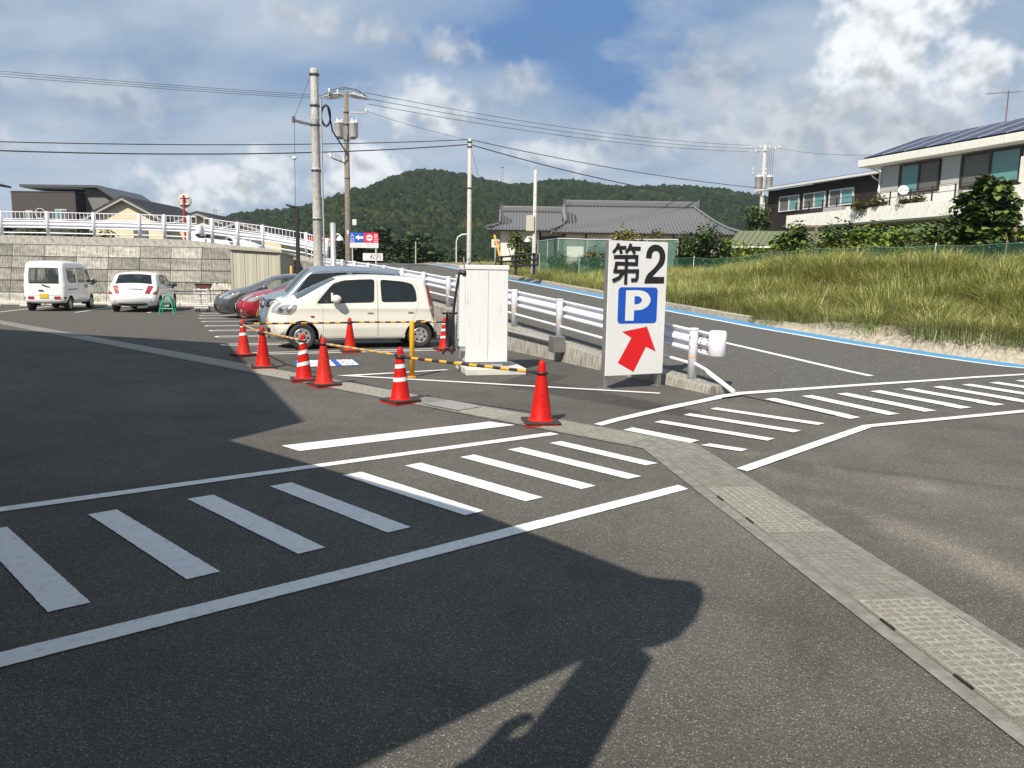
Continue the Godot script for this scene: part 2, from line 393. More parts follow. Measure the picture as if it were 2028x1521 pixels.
func sky_colour(az: float, el: float, a: FastNoiseLite, soft: FastNoiseLite) -> Color:
	el = maxf(el, 0.0)
	var k := pow(clampf(1.0 - el / 90.0, 0.0, 1.0), 5.0)
	var c := Vector3(0.075, 0.20, 0.46).lerp(Vector3(0.20, 0.33, 0.50), k * k)
	var e := deg_to_rad(el)
	var t := deg_to_rad(az)
	# the ceiling of thin cloud, seen in perspective, with a hole in it
	var sx := sin(t) / (sin(e) + 0.30)
	var sy := cos(t) / (sin(e) + 0.30)
	var n1 := a.get_noise_2d(sx * 1.0 + 11.0, sy * 1.6)
	var n2 := a.get_noise_2d(sx * 2.6 + 40.0, sy * 4.4)
	var warp := 5.0 * n2
	var hole := 1.25 * blob(az + warp - (el - 17.0) * 1.6, el + n1 * 1.5, 1.0, 17.3, 8.5, 2.9) + 1.0 * blob(az + warp, el, 7.0, 13.8, 4.5, 2.4) + 0.45 * blob(az + warp, el, -14.0, 13.5, 6.0, 1.6) + 0.4 * blob(az + warp, el, 2.0, 21.0, 20.0, 3.0)
	var sheet := clampf(0.97 + n1 * 0.35 + n2 * 0.25 - hole, 0.10, 0.96)
	var bright := clampf(0.52 + n1 * 0.55 + n2 * 0.55, 0.0, 1.0)
	var sc := Vector3(0.32, 0.41, 0.52).lerp(Vector3(0.47, 0.55, 0.65), bright)
	c = c.lerp(sc, sheet)
	# heaps
	var wx := az + 2.0 * a.get_noise_2d(az * 0.16 + 9.0, el * 0.16) + 0.7 * a.get_noise_2d(az * 0.6, el * 0.6 + 33.0)
	var wy := el + 1.5 * a.get_noise_2d(az * 0.17 + 70.0, el * 0.18) + 0.5 * a.get_noise_2d(az * 0.6 + 50.0, el * 0.6)
	var relief := a.get_noise_2d(az * 0.30 + 5.0, el * 0.36)
	var relief2 := a.get_noise_2d((az + 0.5) * 0.30 + 5.0, (el + 0.55) * 0.36)
	var fine := a.get_noise_2d(az * 0.9, el * 1.0)
	for p in PUFFS:
		var dx: float = (wx - p[0]) / p[2]
		var dy: float = (wy - p[1]) / p[3]
		if absf(dx) > 1.7 or absf(dy) > 1.7: continue
		if dy < 0.0: dy *= 1.2
		var dens := 1.0 - sqrt(dx * dx + dy * dy) + relief * lerpf(0.40, 0.26, p[4]) + fine * 0.12
		var crisp := lerpf(1.05, 0.55, clampf(p[4] * 1.4 - 0.4, 0.0, 1.0))
		var cov: float = smoothstep(0.0, crisp, dens) * p[5]
		if cov <= 0.0: continue
		var lit := clampf(0.50 + 0.26 * p[4] + (relief - relief2) * 0.7 + dy * 0.40 - dx * 0.12 + fine * 0.18 + relief * 0.25, 0.0, 1.0)
		var top := lerpf(0.50, 0.90, p[4])
		var low := lerpf(0.36, 0.52, p[4])
		var b := lerpf(low, top, smoothstep(0.0, 1.0, lit))
		c = c.lerp(Vector3(b * 0.955, b * 0.99, b * 1.02 + 0.025 * (1.0 - b)), cov)
	c = c.lerp(Vector3(0.33, 0.42, 0.50), 0.6 * exp(-el / 2.6))
	return Color(c.x, c.y, c.z).linear_to_srgb()

func environment() -> void:
	var cam := Camera3D.new()
	cam.name = "camera"
	cam.fov = 54.39
	cam.near = 0.05; cam.far = 4000.0
	add_child(cam)
	cam.position = Vector3(0, 1.6, 0)
	cam.basis = Basis(Vector3.RIGHT, deg_to_rad(-8.247)) * Basis(Vector3.BACK, deg_to_rad(0.9))
	cam.current = true
	var e := Environment.new()
	var sky := Sky.new()
	var sm := PanoramaSkyMaterial.new()
	sm.panorama = ImageTexture.create_from_image(sky_image())
	sm.energy_multiplier = 1.0
	sky.sky_material = sm
	e.background_mode = Environment.BG_SKY
	e.sky = sky
	e.sky_rotation = Vector3(0, deg_to_rad(-90), 0)
	e.background_energy_multiplier = 0.78
	e.tonemap_mode = Environment.TONE_MAPPER_LINEAR
	e.tonemap_exposure = 1.45
	e.sdfgi_enabled = true; e.ssao_enabled = true; e.ssil_enabled = true
	e.fog_enabled = true
	e.fog_density = 0.00017
	e.fog_light_color = Color(0.80, 0.87, 0.95)
	var we := WorldEnvironment.new()
	we.name = "world_environment"; we.environment = e
	add_child(we)
	var sun := DirectionalLight3D.new()
	sun.name = "sun"
	sun.light_energy = 1.6
	sun.light_color = Color(1.0, 0.955, 0.89)
	sun.light_angular_distance = 0.5
	sun.shadow_enabled = true
	add_child(sun)
	sun.basis = Basis.looking_at(Vector3(0.431 * cos(0.803), -sin(0.803), -0.902 * cos(0.803)), Vector3.UP)

# ---------- the lie of the land: s runs up the ramp road from the end of its guardrail, w across it to the right
const RO := Vector2(2.6555, 10.9556)
const RU := Vector2(-0.43794, 0.899)
const RW := Vector2(0.899, 0.43794)
func sw(s: float, w: float) -> Vector2: return RO + RU * s + RW * w
func post_height(s: float) -> float: return 0.0868 + 0.0748 * s - 0.0008 * s * s
func rise(s: float) -> float:   # height of the ramp road
	if s <= -2.5: return 0.0
	if s <= 0.0: return 0.027 * (1.0 + s / 2.5) * (1.0 + s / 2.5)
	if s < 18.0: return post_height(s) - 0.06
	if s < 40.0: return post_height(18.0) - 0.06 + (s - 18.0) * 0.046
	var d := minf(s - 40.0, 16.0)
	return post_height(18.0) - 0.06 + 22.0 * 0.046 + 0.046 * d - 0.00144 * d * d
func table(x: float, t: Array) -> float:
	if x <= t[0][0]: return t[0][1]
	for i in t.size() - 1:
		if x <= t[i + 1][0]:
			return lerpf(t[i][1], t[i + 1][1], (x - t[i][0]) / (t[i + 1][0] - t[i][0]))
	return t[-1][1]
func edge_w(s: float) -> float:   # where the white edge line of the road lies
	return table(s, [[-9.0, 13.0], [-4.0, 9.3], [-2.0, 8.2], [-0.34, 7.55], [1.05, 6.98], [2.72, 6.55], [5.5, 6.32], [9.0, 6.42], [12.8, 6.71], [23.0, 8.18], [35.0, 10.45], [41.0, 11.4], [60.0, 14.5]])
func field_height(s: float, w: float) -> float:   # the bank and the field on the right of the road
	var d := w - edge_w(s) - 0.75
	var r := rise(s)
	var foot := r + table(s, [[-12.0, 0.55], [-3.0, 0.5], [2.0, 0.36], [4.5, 0.2], [7.0, 0.14], [60.0, 0.12]])
	var top := table(s, [[-12.0, 2.3], [0.0, 2.15], [8.0, 1.95], [16.0, 1.75], [26.0, 1.85], [40.0, 2.3], [60.0, 2.5]])
	var h := lerpf(foot - 0.16 * smoothstep(0.62, 0.3, d), top, smoothstep(0.3, 8.2, d))
	h += 0.55 * maxf(0.0, nz.get_noise_2d(s * 8.0 + 210.0, w * 8.0)) * smoothstep(1.0, 4.0, d) * smoothstep(9.5, 7.0, d)
	h += 0.09 * nz.get_noise_2d(s * 22.0, w * 22.0) * smoothstep(0.4, 1.5, d)
	return h

func strip(a: PackedVector2Array, b: PackedVector2Array, y: float, thick := 0.0) -> MB:   # a sheet between two lines, left and right
	var m := MB.new()
	for i in a.size() - 1:
		m.quad(G(a[i], y), G(b[i], y), G(b[i + 1], y), G(a[i + 1], y))
	return m
func flat(p: Array, y := 0.006) -> MB:   # a painted patch; y is added to the height of the ground under it
	var m := MB.new()
	var q := PackedVector2Array()
	for k in p: q.append(Vector2(k[0], k[1]))
	if Geometry2D.is_polygon_clockwise(q): q.reverse()
	var t := Geometry2D.triangulate_polygon(q)
	for i in range(0, t.size(), 3):
		var w := [q[t[i]], q[t[i + 1]], q[t[i + 2]]]
		if (w[1] - w[0]).cross(w[2] - w[0]) < 0: w.reverse()
		m.tri(G(w[0], y + under(w[0])), G(w[1], y + under(w[1])), G(w[2], y + under(w[2])))
	return m
func worn(p: Array, seed_: int) -> Array:   # the same outline with the slightly ragged edge that paint has on rough asphalt
	var r := RandomNumberGenerator.new()
	r.seed = seed_
	var out := []
	for i in p.size():
		var a := Vector2(p[i][0], p[i][1])
		var b := Vector2(p[(i + 1) % p.size()][0], p[(i + 1) % p.size()][1])
		var n := maxi(1, int(a.distance_to(b) / 0.02))
		var o := (b - a).orthogonal().normalized()
		for k in n:
			var q := a.lerp(b, float(k) / n) + (o * r.randf_range(-0.0022, 0.0022) if k else Vector2.ZERO)
			out.append([q.x, q.y])
	return out
func under(p: Vector2) -> float:
	var d := p - RO
	var s := d.dot(RU)
	return rise(s) + 0.004 if d.dot(RW) > -0.3 and s > -2.5 else 0.0

func lot() -> void:
	var base := MB.new()
	base.quad(V(-2500, -0.4, -400), V(2500, -0.4, -400), V(2500, -0.4, 3000), V(-2500, -0.4, 3000))
	struct("terrain", base, M.upland)
	# asphalt near the camera, with stains, dust and the darker patch of a dug trench in its colour
	var rows := []
	var cols := []
	var patch := PackedVector2Array([Vector2(-0.32, 10.95), Vector2(0.45, 12.6), Vector2(0.95, 12.0), Vector2(0.62, 11.35), Vector2(2.35, 8.9), Vector2(2.0, 8.6)])
	var dust := [[Vector2(2.15, 6.3), Vector2(2.35, 5.3), Vector2(2.62, 4.4), Vector2(2.95, 3.3), Vector2(3.1, 2.4)], [Vector2(1.95, 7.0), Vector2(2.7, 6.35), Vector2(3.2, 5.9), Vector2(3.5, 5.0), Vector2(4.6, 3.9)], [Vector2(0.9, 6.2), Vector2(1.4, 5.2), Vector2(1.7, 3.4), Vector2(1.75, 2.0)]]
	var step := 0.07
	var nx := 270
	var ny := 250
	for j in ny + 1:
		var r := PackedVector3Array()
		var cc := PackedColorArray()
		for i in nx + 1:
			var p := Vector2(-9.5 + i * step, 0.6 + j * step)
			r.append(G(p, 0.0))
			var k := 1.0 + 0.22 * nz.get_noise_2d(p.x * 14.0, p.y * 14.0) + 0.20 * nz.get_noise_2d(p.x * 70.0 + 400.0, p.y * 70.0) + 0.10 * nz.get_noise_2d(p.x * 420.0, p.y * 420.0 + 77.0)
			k *= 1.0 - 0.13 * smoothstep(0.36, 0.52, nz.get_noise_2d(p.x * 95.0 + 40.0, p.y * 95.0 + 900.0))
			var c := Color(k, k, k)
			if Geometry2D.is_point_in_polygon(p + Vector2(nz.get_noise_2d(p.x * 200.0, p.y * 200.0), 0) * 0.04, patch):
				c = c * 0.66
			for q in dust.size():
				var best := 9.0
				for l in dust[q].size() - 1:
					best = minf(best, p.distance_to(Geometry2D.get_closest_point_to_segment(p, dust[q][l], dust[q][l + 1])))
				var f: float = exp(-best * best / [0.035, 0.03, 0.06][q]) * clampf(0.5 + 1.4 * nz.get_noise_2d(p.x * 60.0 + 90.0, p.y * 60.0) + 0.6 * nz.get_noise_2d(p.x * 260.0, p.y * 260.0), 0.0, 1.2) * [1.0, 0.9, 0.4][q]
				c = c.lerp(Color(2.7, 2.5, 2.2), clampf(f * 0.34, 0.0, 0.6))
			# paler, older surface beyond the drain on the right
			if p.x > 2.1 and p.y < 11.0:
				c = c * lerpf(1.0, 1.12, clampf((p.x - 2.1) * 2.0, 0.0, 1.0))
			# the joint between two lays of asphalt
			var joint := absf((p - Vector2(2.45, 6.55)).dot(Vector2(0.485, 0.874)) + 0.05 * nz.get_noise_2d(p.x * 40.0, p.y * 40.0))
			if p.x > 2.4: c = c * (1.0 - 0.22 * exp(-joint * joint / 0.004))
			c = c * 0.29
			c.a = 1.0
			cc.append(c)
		rows.append(r); cols.append(cc)
	var near := MB.new()
	near.grid(rows, cols)
	var lot_ground := struct("parking_lot_ground", near, M.asphalt)
	# the rest of the lot, round that piece
	var x0 := -9.5
	var x1 := -9.5 + nx * step
	var z0 := 0.6
	var z1 := 0.6 + ny * step
	var far := MB.new()
	far.use_col = true; far.c = Color(0.29, 0.29, 0.29)
	for q in [[-60, -40, 60, z0], [-60, z0, x0, z1], [x1, z0, 60, z1], [-60, z1, 12, 37]]:
		far.quad(V(q[0], -0.001, q[1]), V(q[2], -0.001, q[1]), V(q[2], -0.001, q[3]), V(q[0], -0.001, q[3]))
	struct("asphalt", far, M.asphalt, lot_ground)
	# ---- painted markings
	var k := 0
	for q in [
		[[-3.9, 1.53], [-2.13, 2.93], [-0.83, 3.935], [1.31, 5.66], [1.36, 5.55], [-0.72, 3.86], [-2.04, 2.82], [-3.82, 1.40]],
		[[-5.6, 3.30], [-3.42, 4.86], [-1.36, 6.32], [0.40, 7.57], [0.49, 7.48], [-1.34, 6.2], [-3.36, 4.76], [-5.55, 3.18]],
		[[-3.26, 4.36], [-3.13, 4.47], [-2.02, 3.42], [-2.16, 3.31]], [[-2.77, 4.73], [-2.64, 4.84], [-1.55, 3.82], [-1.68, 3.71]],
		[[-2.28, 5.10], [-2.14, 5.21], [-1.08, 4.20], [-1.21, 4.09]], [[-1.81, 5.45], [-1.68, 5.56], [-0.63, 4.58], [-0.76, 4.47]],
		[[-1.34, 5.79], [-1.21, 5.90], [-0.18, 4.94], [-0.30, 4.83]], [[-0.89, 6.12], [-0.77, 6.23], [0.24, 5.27], [0.11, 5.17]],
		[[-0.45, 6.45], [-0.33, 6.55], [0.66, 5.60], [0.54, 5.50]], [[-0.03, 6.77], [0.10, 6.87], [1.06, 5.90], [0.94, 5.81]],
		[[0.37, 7.07], [0.49, 7.16], [1.28, 6.34], [1.16, 6.26]], [[-3.75, 4.0], [-3.62, 4.11], [-2.5, 3.05], [-2.63, 2.94]],
		[[-2.13, 6.78], [-0.24, 8.09], [0.04, 7.92], [-1.91, 6.58]],
		[[0.90, 8.03], [1.16, 8.36], [1.9, 9.2], [2.66, 9.96], [3.19, 10.41], [5.2, 11.37], [6.83, 12.12], [7.88, 12.63], [9.07, 13.14], [12.5, 14.8], [12.57, 14.66], [8.99, 12.98], [7.8, 12.45], [6.75, 11.93], [5.2, 11.2], [3.23, 10.24], [2.72, 9.83], [1.97, 9.06], [1.22, 8.24], [0.98, 7.94]],
		[[1.92, 6.19], [3.93, 8.21], [6.53, 9.40], [11.0, 11.45], [11.05, 11.3], [6.5, 9.25], [3.99, 8.11], [1.98, 6.09]],
		[[1.18, 7.73], [1.30, 7.87], [1.87, 7.27], [1.75, 7.15]], [[1.83, 7.06], [1.94, 7.14], [2.24, 6.92], [2.15, 6.82]],
		[[1.59, 8.19], [1.70, 8.30], [2.67, 7.42], [2.56, 7.31]], [[2.02, 8.66], [2.13, 8.77], [3.10, 7.85], [2.98, 7.74]],
		[[2.45, 9.10], [2.56, 9.21], [3.53, 8.28], [3.41, 8.17]], [[3.38, 9.87], [3.55, 9.98], [4.12, 8.69], [3.95, 8.57]],
		[[3.99, 10.18], [4.18, 10.29], [4.72, 8.97], [4.54, 8.86]], [[4.59, 10.45], [4.79, 10.56], [5.33, 9.24], [5.12, 9.14]],
		[[5.20, 10.74], [5.41, 10.86], [5.94, 9.52], [5.73, 9.41]], [[5.80, 11.01], [6.01, 11.13], [6.55, 9.80], [6.34, 9.69]],
		[[6.42, 11.30], [6.63, 11.42], [7.16, 10.06], [6.94, 9.95]], [[7.04, 11.60], [7.26, 11.72], [7.79, 10.34], [7.57, 10.23]],
		[[7.66, 11.90], [7.88, 12.02], [8.41, 10.62], [8.19, 10.51]], [[8.28, 12.20], [8.5, 12.32], [9.03, 10.92], [8.81, 10.81]],
		[[-2.75, 11.60], [-1.95, 12.06], [-1.13, 12.58], [-1.08, 12.5], [-1.9, 11.97], [-2.45, 11.62], [-0.3, 11.02], [2.08, 10.35], [2.05, 10.26], [-0.33, 10.92]],
		[[4.36, 5.93], [4.52, 6.0], [4.56, 5.9], [4.4, 5.83]],
	]:
		k += 1
		struct("painted_line", flat(worn(q, k), 0.0105 if k > 13 else 0.006), M.line, lot_ground)
	# loops between the parking bays, seen end on from the left
	var dir := Vector2(0.926, 0.376).normalized()
	var side := dir.orthogonal()
	for t in [Vector2(-5.05, 14.62), Vector2(-6.2, 16.34), Vector2(-7.13, 18.37), Vector2(-8.02, 20.22), Vector2(-8.85, 21.97), Vector2(-9.72, 23.83), Vector2(-10.49, 25.46), Vector2(-11.1, 27.0), Vector2(-11.6, 28.4)]:
		var m := MB.new()
		var inner := []
		var outer := []
		for i in 9:
			var a := -PI / 2 + PI * i / 8.0
			inner.append(t - dir * cos(a) * 0.12 + side * sin(a) * 0.12)
			outer.append(t - dir * cos(a) * 0.21 + side * sin(a) * 0.21)
		inner.push_front(inner[0] + dir * 5.0); outer.push_front(outer[0] + dir * 5.0)
		inner.append(inner[-1] + dir * 5.0); outer.append(outer[-1] + dir * 5.0)
		for i in inner.size() - 1:
			m.quad(G(inner[i], 0.006), G(inner[i + 1], 0.006), G(outer[i + 1], 0.006), G(outer[i], 0.006))
		struct("bay_loop", m, M.line, lot_ground)
	var wd := Vector2(-0.218, 0.976)
	for x in [-22.6, -20.55, -18.62, -16.15, -13.75]:
		var a := Vector2(x, 27.1 + (x + 18.6) * 0.22)
		var o := wd.orthogonal() * 0.05
		struct("painted_line", flat([[a.x - o.x, a.y - o.y], [a.x + o.x, a.y + o.y], [a.x + o.x + wd.x * 5, a.y + o.y + wd.y * 5], [a.x - o.x + wd.x * 5, a.y - o.y + wd.y * 5]]), M.line, lot_ground)
	# the sign for electric cars painted on its bay: white boards on blue
	var o := Vector2(-3.97, 13.47)
	var ex := Vector2(0.99, 0.44)
	var ey := Vector2(0.33, -0.90)
	var at := func(p: Array) -> Array:
		var r := []
		for q in p: r.append([o.x + ex.x * q[0] + ey.x * q[1], o.y + ex.y * q[0] + ey.y * q[1]])
		return r
	var signs := struct("painted_bay_sign", flat(at.call([[0, 0], [1, 0], [1, 1], [0, 1]])), M.print_blue, lot_ground)
	for q in [[0.05, 0.0, 0.60, 0.98], [0.70, 0.04, 0.97, 0.96]]:
		struct("white_field", flat(at.call([[q[0], q[1]], [q[2], q[1]], [q[2], q[3]], [q[0], q[3]]]), 0.010), M.line, signs)
	for q in [[0.74, 0.12, 0.77, 0.2], [0.90, 0.12, 0.93, 0.2], [0.76, 0.34, 0.90, 0.38], [0.74, 0.48, 0.77, 0.6], [0.88, 0.60, 0.93, 0.64], [0.79, 0.70, 0.83, 0.8], [0.87, 0.74, 0.92, 0.78], [0.35, 0.32, 0.38, 0.4], [0.36, 0.6, 0.46, 0.64], [0.2, 0.3, 0.23, 0.44], [0.18, 0.6, 0.3, 0.65]]:
		struct("blue_mark", flat(at.call([[q[0], q[1]], [q[2], q[1]], [q[2], q[3]], [q[0], q[3]]]), 0.014), M.print_blue, signs)

func drain() -> void:
	var root := struct("drain_channel", strip(PackedVector2Array([Vector2(2.27, -1.4), Vector2(1.24, 6.9), Vector2(-14.59, 21.25), Vector2(-40, 44.2)]), PackedVector2Array([Vector2(2.78, -1.34), Vector2(1.80, 7.14), Vector2(-14.27, 21.6), Vector2(-39.7, 44.6)]), 0.008), M.drain)
	# covers of the near run, half a metre each, with a raised grid for grip
	var d := Vector2(-0.1189, 0.9929)
	var sd := Vector2(0.9929, 0.1189)
	for i in 16:
		var t := 0.5 * i
		var c := Vector2(2.525, -1.37) + d * (0.223 + t)
		var loose := i in [8, 9, 12, 13]
		var b := MB.new()
		var lift := 0.010 if loose else 0.005
		var turn := Basis(Vector3.UP, 0.1192)
		b.cbox(G(c, lift), Vector3(0.385, 0.02, 0.492), 0.004, turn)
		var cover := struct("cover", b, M.drain_groove if loose else M.drain_groove, root)
		var r := MB.new()
		for q in 8:
			r.box(G(c + sd * (-0.18 + q * 0.0515), lift + 0.0105), Vector3(0.016, 0.006, 0.488), turn)
		for q in 11:
			r.box(G(c + d * (-0.24 + q * 0.048), lift + 0.0108), Vector3(0.378, 0.006, 0.015), turn)
		struct("grip_ribs", r, M.drain_light if loose else M.drain, cover).set_meta("kind", "stuff")
		if loose:
			for s in [-1.0, 1.0]:
				var g := MB.new()
				g.box(G(c + sd * s * 0.185, 0.0185), Vector3(0.028, 0.004, 0.11), turn)
				struct("lifting_slot", g, M.black, cover)
	# covers of the far run
	var u := Vector2(-0.741, 0.6716)
	var n := Vector2(0.6716, 0.741)
	var turn2 := Basis(Vector3.UP, atan2(-u.x, u.y))
	for i in 26:
		var c := Vector2(1.53, 7.0) + u * (0.62 + i * 0.602)
		var b := MB.new()
		if i == 4:
			b.cbox(G(c, 0.004), Vector3(0.40, 0.02, 0.594), 0.003, turn2)
			var g := struct("steel_grating", b, M.black, root)
			var bars := MB.new()
			for q in 17:
				bars.box(G(c + n * (-0.18 + q * 0.0225), 0.016), Vector3(0.006, 0.012, 0.58), turn2)
			for q in 7:
				bars.box(G(c + u * (-0.28 + q * 0.093), 0.015), Vector3(0.38, 0.008, 0.006), turn2)
			struct("grating_bars", bars, M.galv, g).set_meta("kind", "stuff")
		else:
			b.cbox(G(c, 0.004), Vector3(0.40, 0.02, 0.594), 0.005, turn2)
			var cover := struct("cover", b, M.drain_light if i > 5 or i == 3 else M.drain, root)
			if i < 3:
				var r := MB.new()
				for q in 8: r.box(G(c + n * (-0.18 + q * 0.0515), 0.0145), Vector3(0.016, 0.005, 0.585), turn2)
				for q in 12: r.box(G(c + u * (-0.28 + q * 0.051), 0.0148), Vector3(0.385, 0.005, 0.015), turn2)
				struct("grip_ribs", r, M.drain_light, cover).set_meta("kind", "stuff")

func road() -> void:
	var rows := []
	var ss := []
	var s := -2.5
	while s < 90.0:
		ss.append(s)
		s += 0.5 if s < 40.0 else 4.0
	var lanes := []
	for q in ss:
		var row := PackedVector3Array()
		var left := 0.14
		for k in 13:
			var w := lerpf(left, edge_w(q) + 0.85, k / 12.0)
			row.append(G(sw(q, w), rise(q) + 0.004))
		lanes.append(row)
	var m := MB.new()
	m.grid(lanes)
	var road_ := struct("ramp_road", m, M.road)
	# the level mouth of the road, right of the lot
	var lines := MB.new()
	var blue := MB.new()
	var a := PackedVector3Array()
	var b := PackedVector3Array()
	var c := PackedVector3Array()
	for q in ss:
		if q > 70.0: break
		var w := edge_w(q)
		a.append(G(sw(q, w), rise(q) + 0.0095)); b.append(G(sw(q, w + 0.15), rise(q) + 0.0095)); c.append(G(sw(q, w + 0.69), rise(q) + 0.0095))
	var e := PackedVector3Array()
	for p in b: e.append(p + Vector3(0, 0.004, 0))
	lines.grid([b, a]); blue.grid([c, b])
	struct("white_edge_line", lines, M.line, road_)
	struct("blue_cycle_line", blue, M.blue_line, road_)
	var lane := MB.new()
	for i in 12:
		var t0 := -0.15 + i * 0.5
		lane.quad(G(sw(t0, 3.58), rise(t0) + 0.0095), G(sw(t0, 3.74), rise(t0) + 0.0095), G(sw(t0 + 0.5, 3.74), rise(t0 + 0.5) + 0.0095), G(sw(t0 + 0.5, 3.58), rise(t0 + 0.5) + 0.0095))
	struct("white_lane_line", lane, M.line, road_)
	# the kerb that edges the field, and the rough concrete footing where the bank is cut
	var foot := []
	for i in 90:
		var q := -9.0 + i * 0.17
		var w := edge_w(q) + 0.68
		var h := table(q, [[-9.0, 0.62], [-3.0, 0.56], [2.0, 0.46], [4.3, 0.30], [4.7, 0.16], [6.5, 0.12]])
		var row := PackedVector3Array()
		for k in 7:
			var f := k / 6.0
			var rough := nz.get_noise_2d(q * 120.0, f * 90.0) * 0.09 + nz.get_noise_2d(q * 420.0 + 9.0, f * 300.0) * 0.03
			row.append(G(sw(q, w + f * (0.55 * h / 0.5 + 0.05) + rough * f), rise(q) + 0.002 + h * pow(f, 0.75) + rough * 0.6 * f))
		foot.append(row)
	var fm := MB.new()
	fm.grid(foot)
	struct("rough_concrete_footing", fm, M.rough_concrete)
	var kerb := Node3D.new()
	kerb.name = "stone_kerb"; kerb.set_meta("kind", "structure"); add_child(kerb)
	var q := 6.4
	while q < 46.0:
		var l := rng.randf_range(0.55, 0.72)
		var w := edge_w(q) + 0.80 + rng.randf_range(-0.02, 0.02)
		var p0 := sw(q, w)
		var p1 := sw(q + l, edge_w(q + l) + 0.80)
		var mid := (p0 + p1) * 0.5
		var kb := MB.new()
		kb.cbox(G(mid, rise(q + l * 0.5) + 0.07), Vector3(0.17, 0.17 + rng.randf_range(0, 0.03), l - 0.012), 0.02, Basis(Vector3.UP, atan2(-(p1 - p0).x, (p1 - p0).y)) * Basis(Vector3.RIGHT, 0.06 + rng.randf_range(-0.02, 0.02)))
		part(kerb, "kerbstone", kb, M.rough_concrete)
		q += l
	# the bank and the field
	var fields := []
	for i in 90:
		var t := -12.0 + i * 0.85
		var row := PackedVector3Array()
		for k in 44:
			var w := edge_w(t) + 0.90 + pow(k / 43.0, 1.8) * 70.0
			row.append(G(sw(t, w), field_height(t, w)))
		fields.append(row)
	var f := MB.new()
	f.grid(fields)
	struct("field", f, M.soil)

const WALL := [[-60.0, 25.5, 3.35], [-23.3, 34.6, 3.06], [-17.2, 35.0, 3.04], [-15.1, 35.4, 3.0], [-13.0, 35.8, 2.79], [-11.9, 36.0, 2.70], [-9.83, 35.9, 2.35], [-8.75, 35.3, 2.08]]
func upland() -> void:
	var rows := []
	for d in [0.0, 4.0, 12.0, 40.0, 120.0, 320.0]:
		var r := PackedVector3Array()
		for p in WALL:
			r.append(V(p[0] - d * 0.35, p[2] - 0.02 - (0.12 if d > 0.0 and p[0] > -13.0 else 0.0), p[1] + d))
		rows.append(r)
	var m := MB.new()
	m.grid(rows)
	struct("upper_road", m, M.road)
	var m2 := MB.new()
	var rr := []
	for d in [70.0, 110.0, 200.0, 400.0]:
		var r := PackedVector3Array()
		for x in [-120.0, -60.0, 0.0, 60.0, 140.0]:
			r.append(V(x, 2.2, d))
		rr.append(r)
	m2.grid(rr)
	struct("upper_ground", m2, M.upland)

func store() -> void:
	# the shop behind the photographer: its roof and the canopy on a post cast the shade on the lot
	var t := thing("shop_building", "shop behind the photographer whose roof and canopy shade the lot", "building")
	var body := MB.new()
	var f := PackedVector2Array([Vector2(-5.15, 1.85), Vector2(-9.3, 10.6), Vector2(-16.4, 13.5), Vector2(-44.0, 24.0), Vector2(-52.0, 4.0), Vector2(-14.0, -14.0), Vector2(-9.5, -6.0)])
	body.plate(f, 7.0, Transform3D(Basis(Vector3.RIGHT, Vector3.FORWARD, Vector3.UP), Vector3(0, 7.0, 0)))
	part(t, "wall", body, M.plaster)
	var can := PackedVector2Array([Vector2(-6.4, 4.5), Vector2(-4.12, 4.53), Vector2(-1.44, 2.27), Vector2(-0.50, 1.24), Vector2(-0.38, 1.21), Vector2(-0.27, 1.19), Vector2(-0.235, 1.10), Vector2(-0.26, 0.97), Vector2(-0.33, 0.80), Vector2(-0.45, 0.62), Vector2(-0.56, 0.54), Vector2(-0.82, 0.49), Vector2(-1.78, -0.38), Vector2(-5.4, -3.7), Vector2(-8.5, -3.6), Vector2(-5.6, 1.8)])
	var c := MB.new()
	c.plate(can, 0.09, Transform3D(Basis(Vector3.RIGHT, Vector3.FORWARD, Vector3.UP), Vector3(0, 3.0, 0)))
	part(t, "canopy", c, M.grey_panel)
	var p := MB.new()
	p.cbox(V(-0.715, 1.455, 0.49), Vector3(0.2, 2.91, 0.2), 0.01, Basis(Vector3.UP, 0.45))
	part(t, "canopy_post", p, M.steel)
	var dp := MB.new()  # unseen pipe, added to thicken the shadow that the post casts
	dp.tube([V(-0.92, 0, 0.56), V(-0.92, 1.9, 0.56), V(-0.86, 2.05, 0.54), V(-0.80, 2.12, 0.52)], 0.055, 10)
	dp.tube([V(-0.92, 1.9, 0.56), V(-0.91, 2.22, 0.55), V(-0.88, 2.3, 0.53)], 0.03, 8)
	part(t, "downpipe", dp, M.grey_panel)

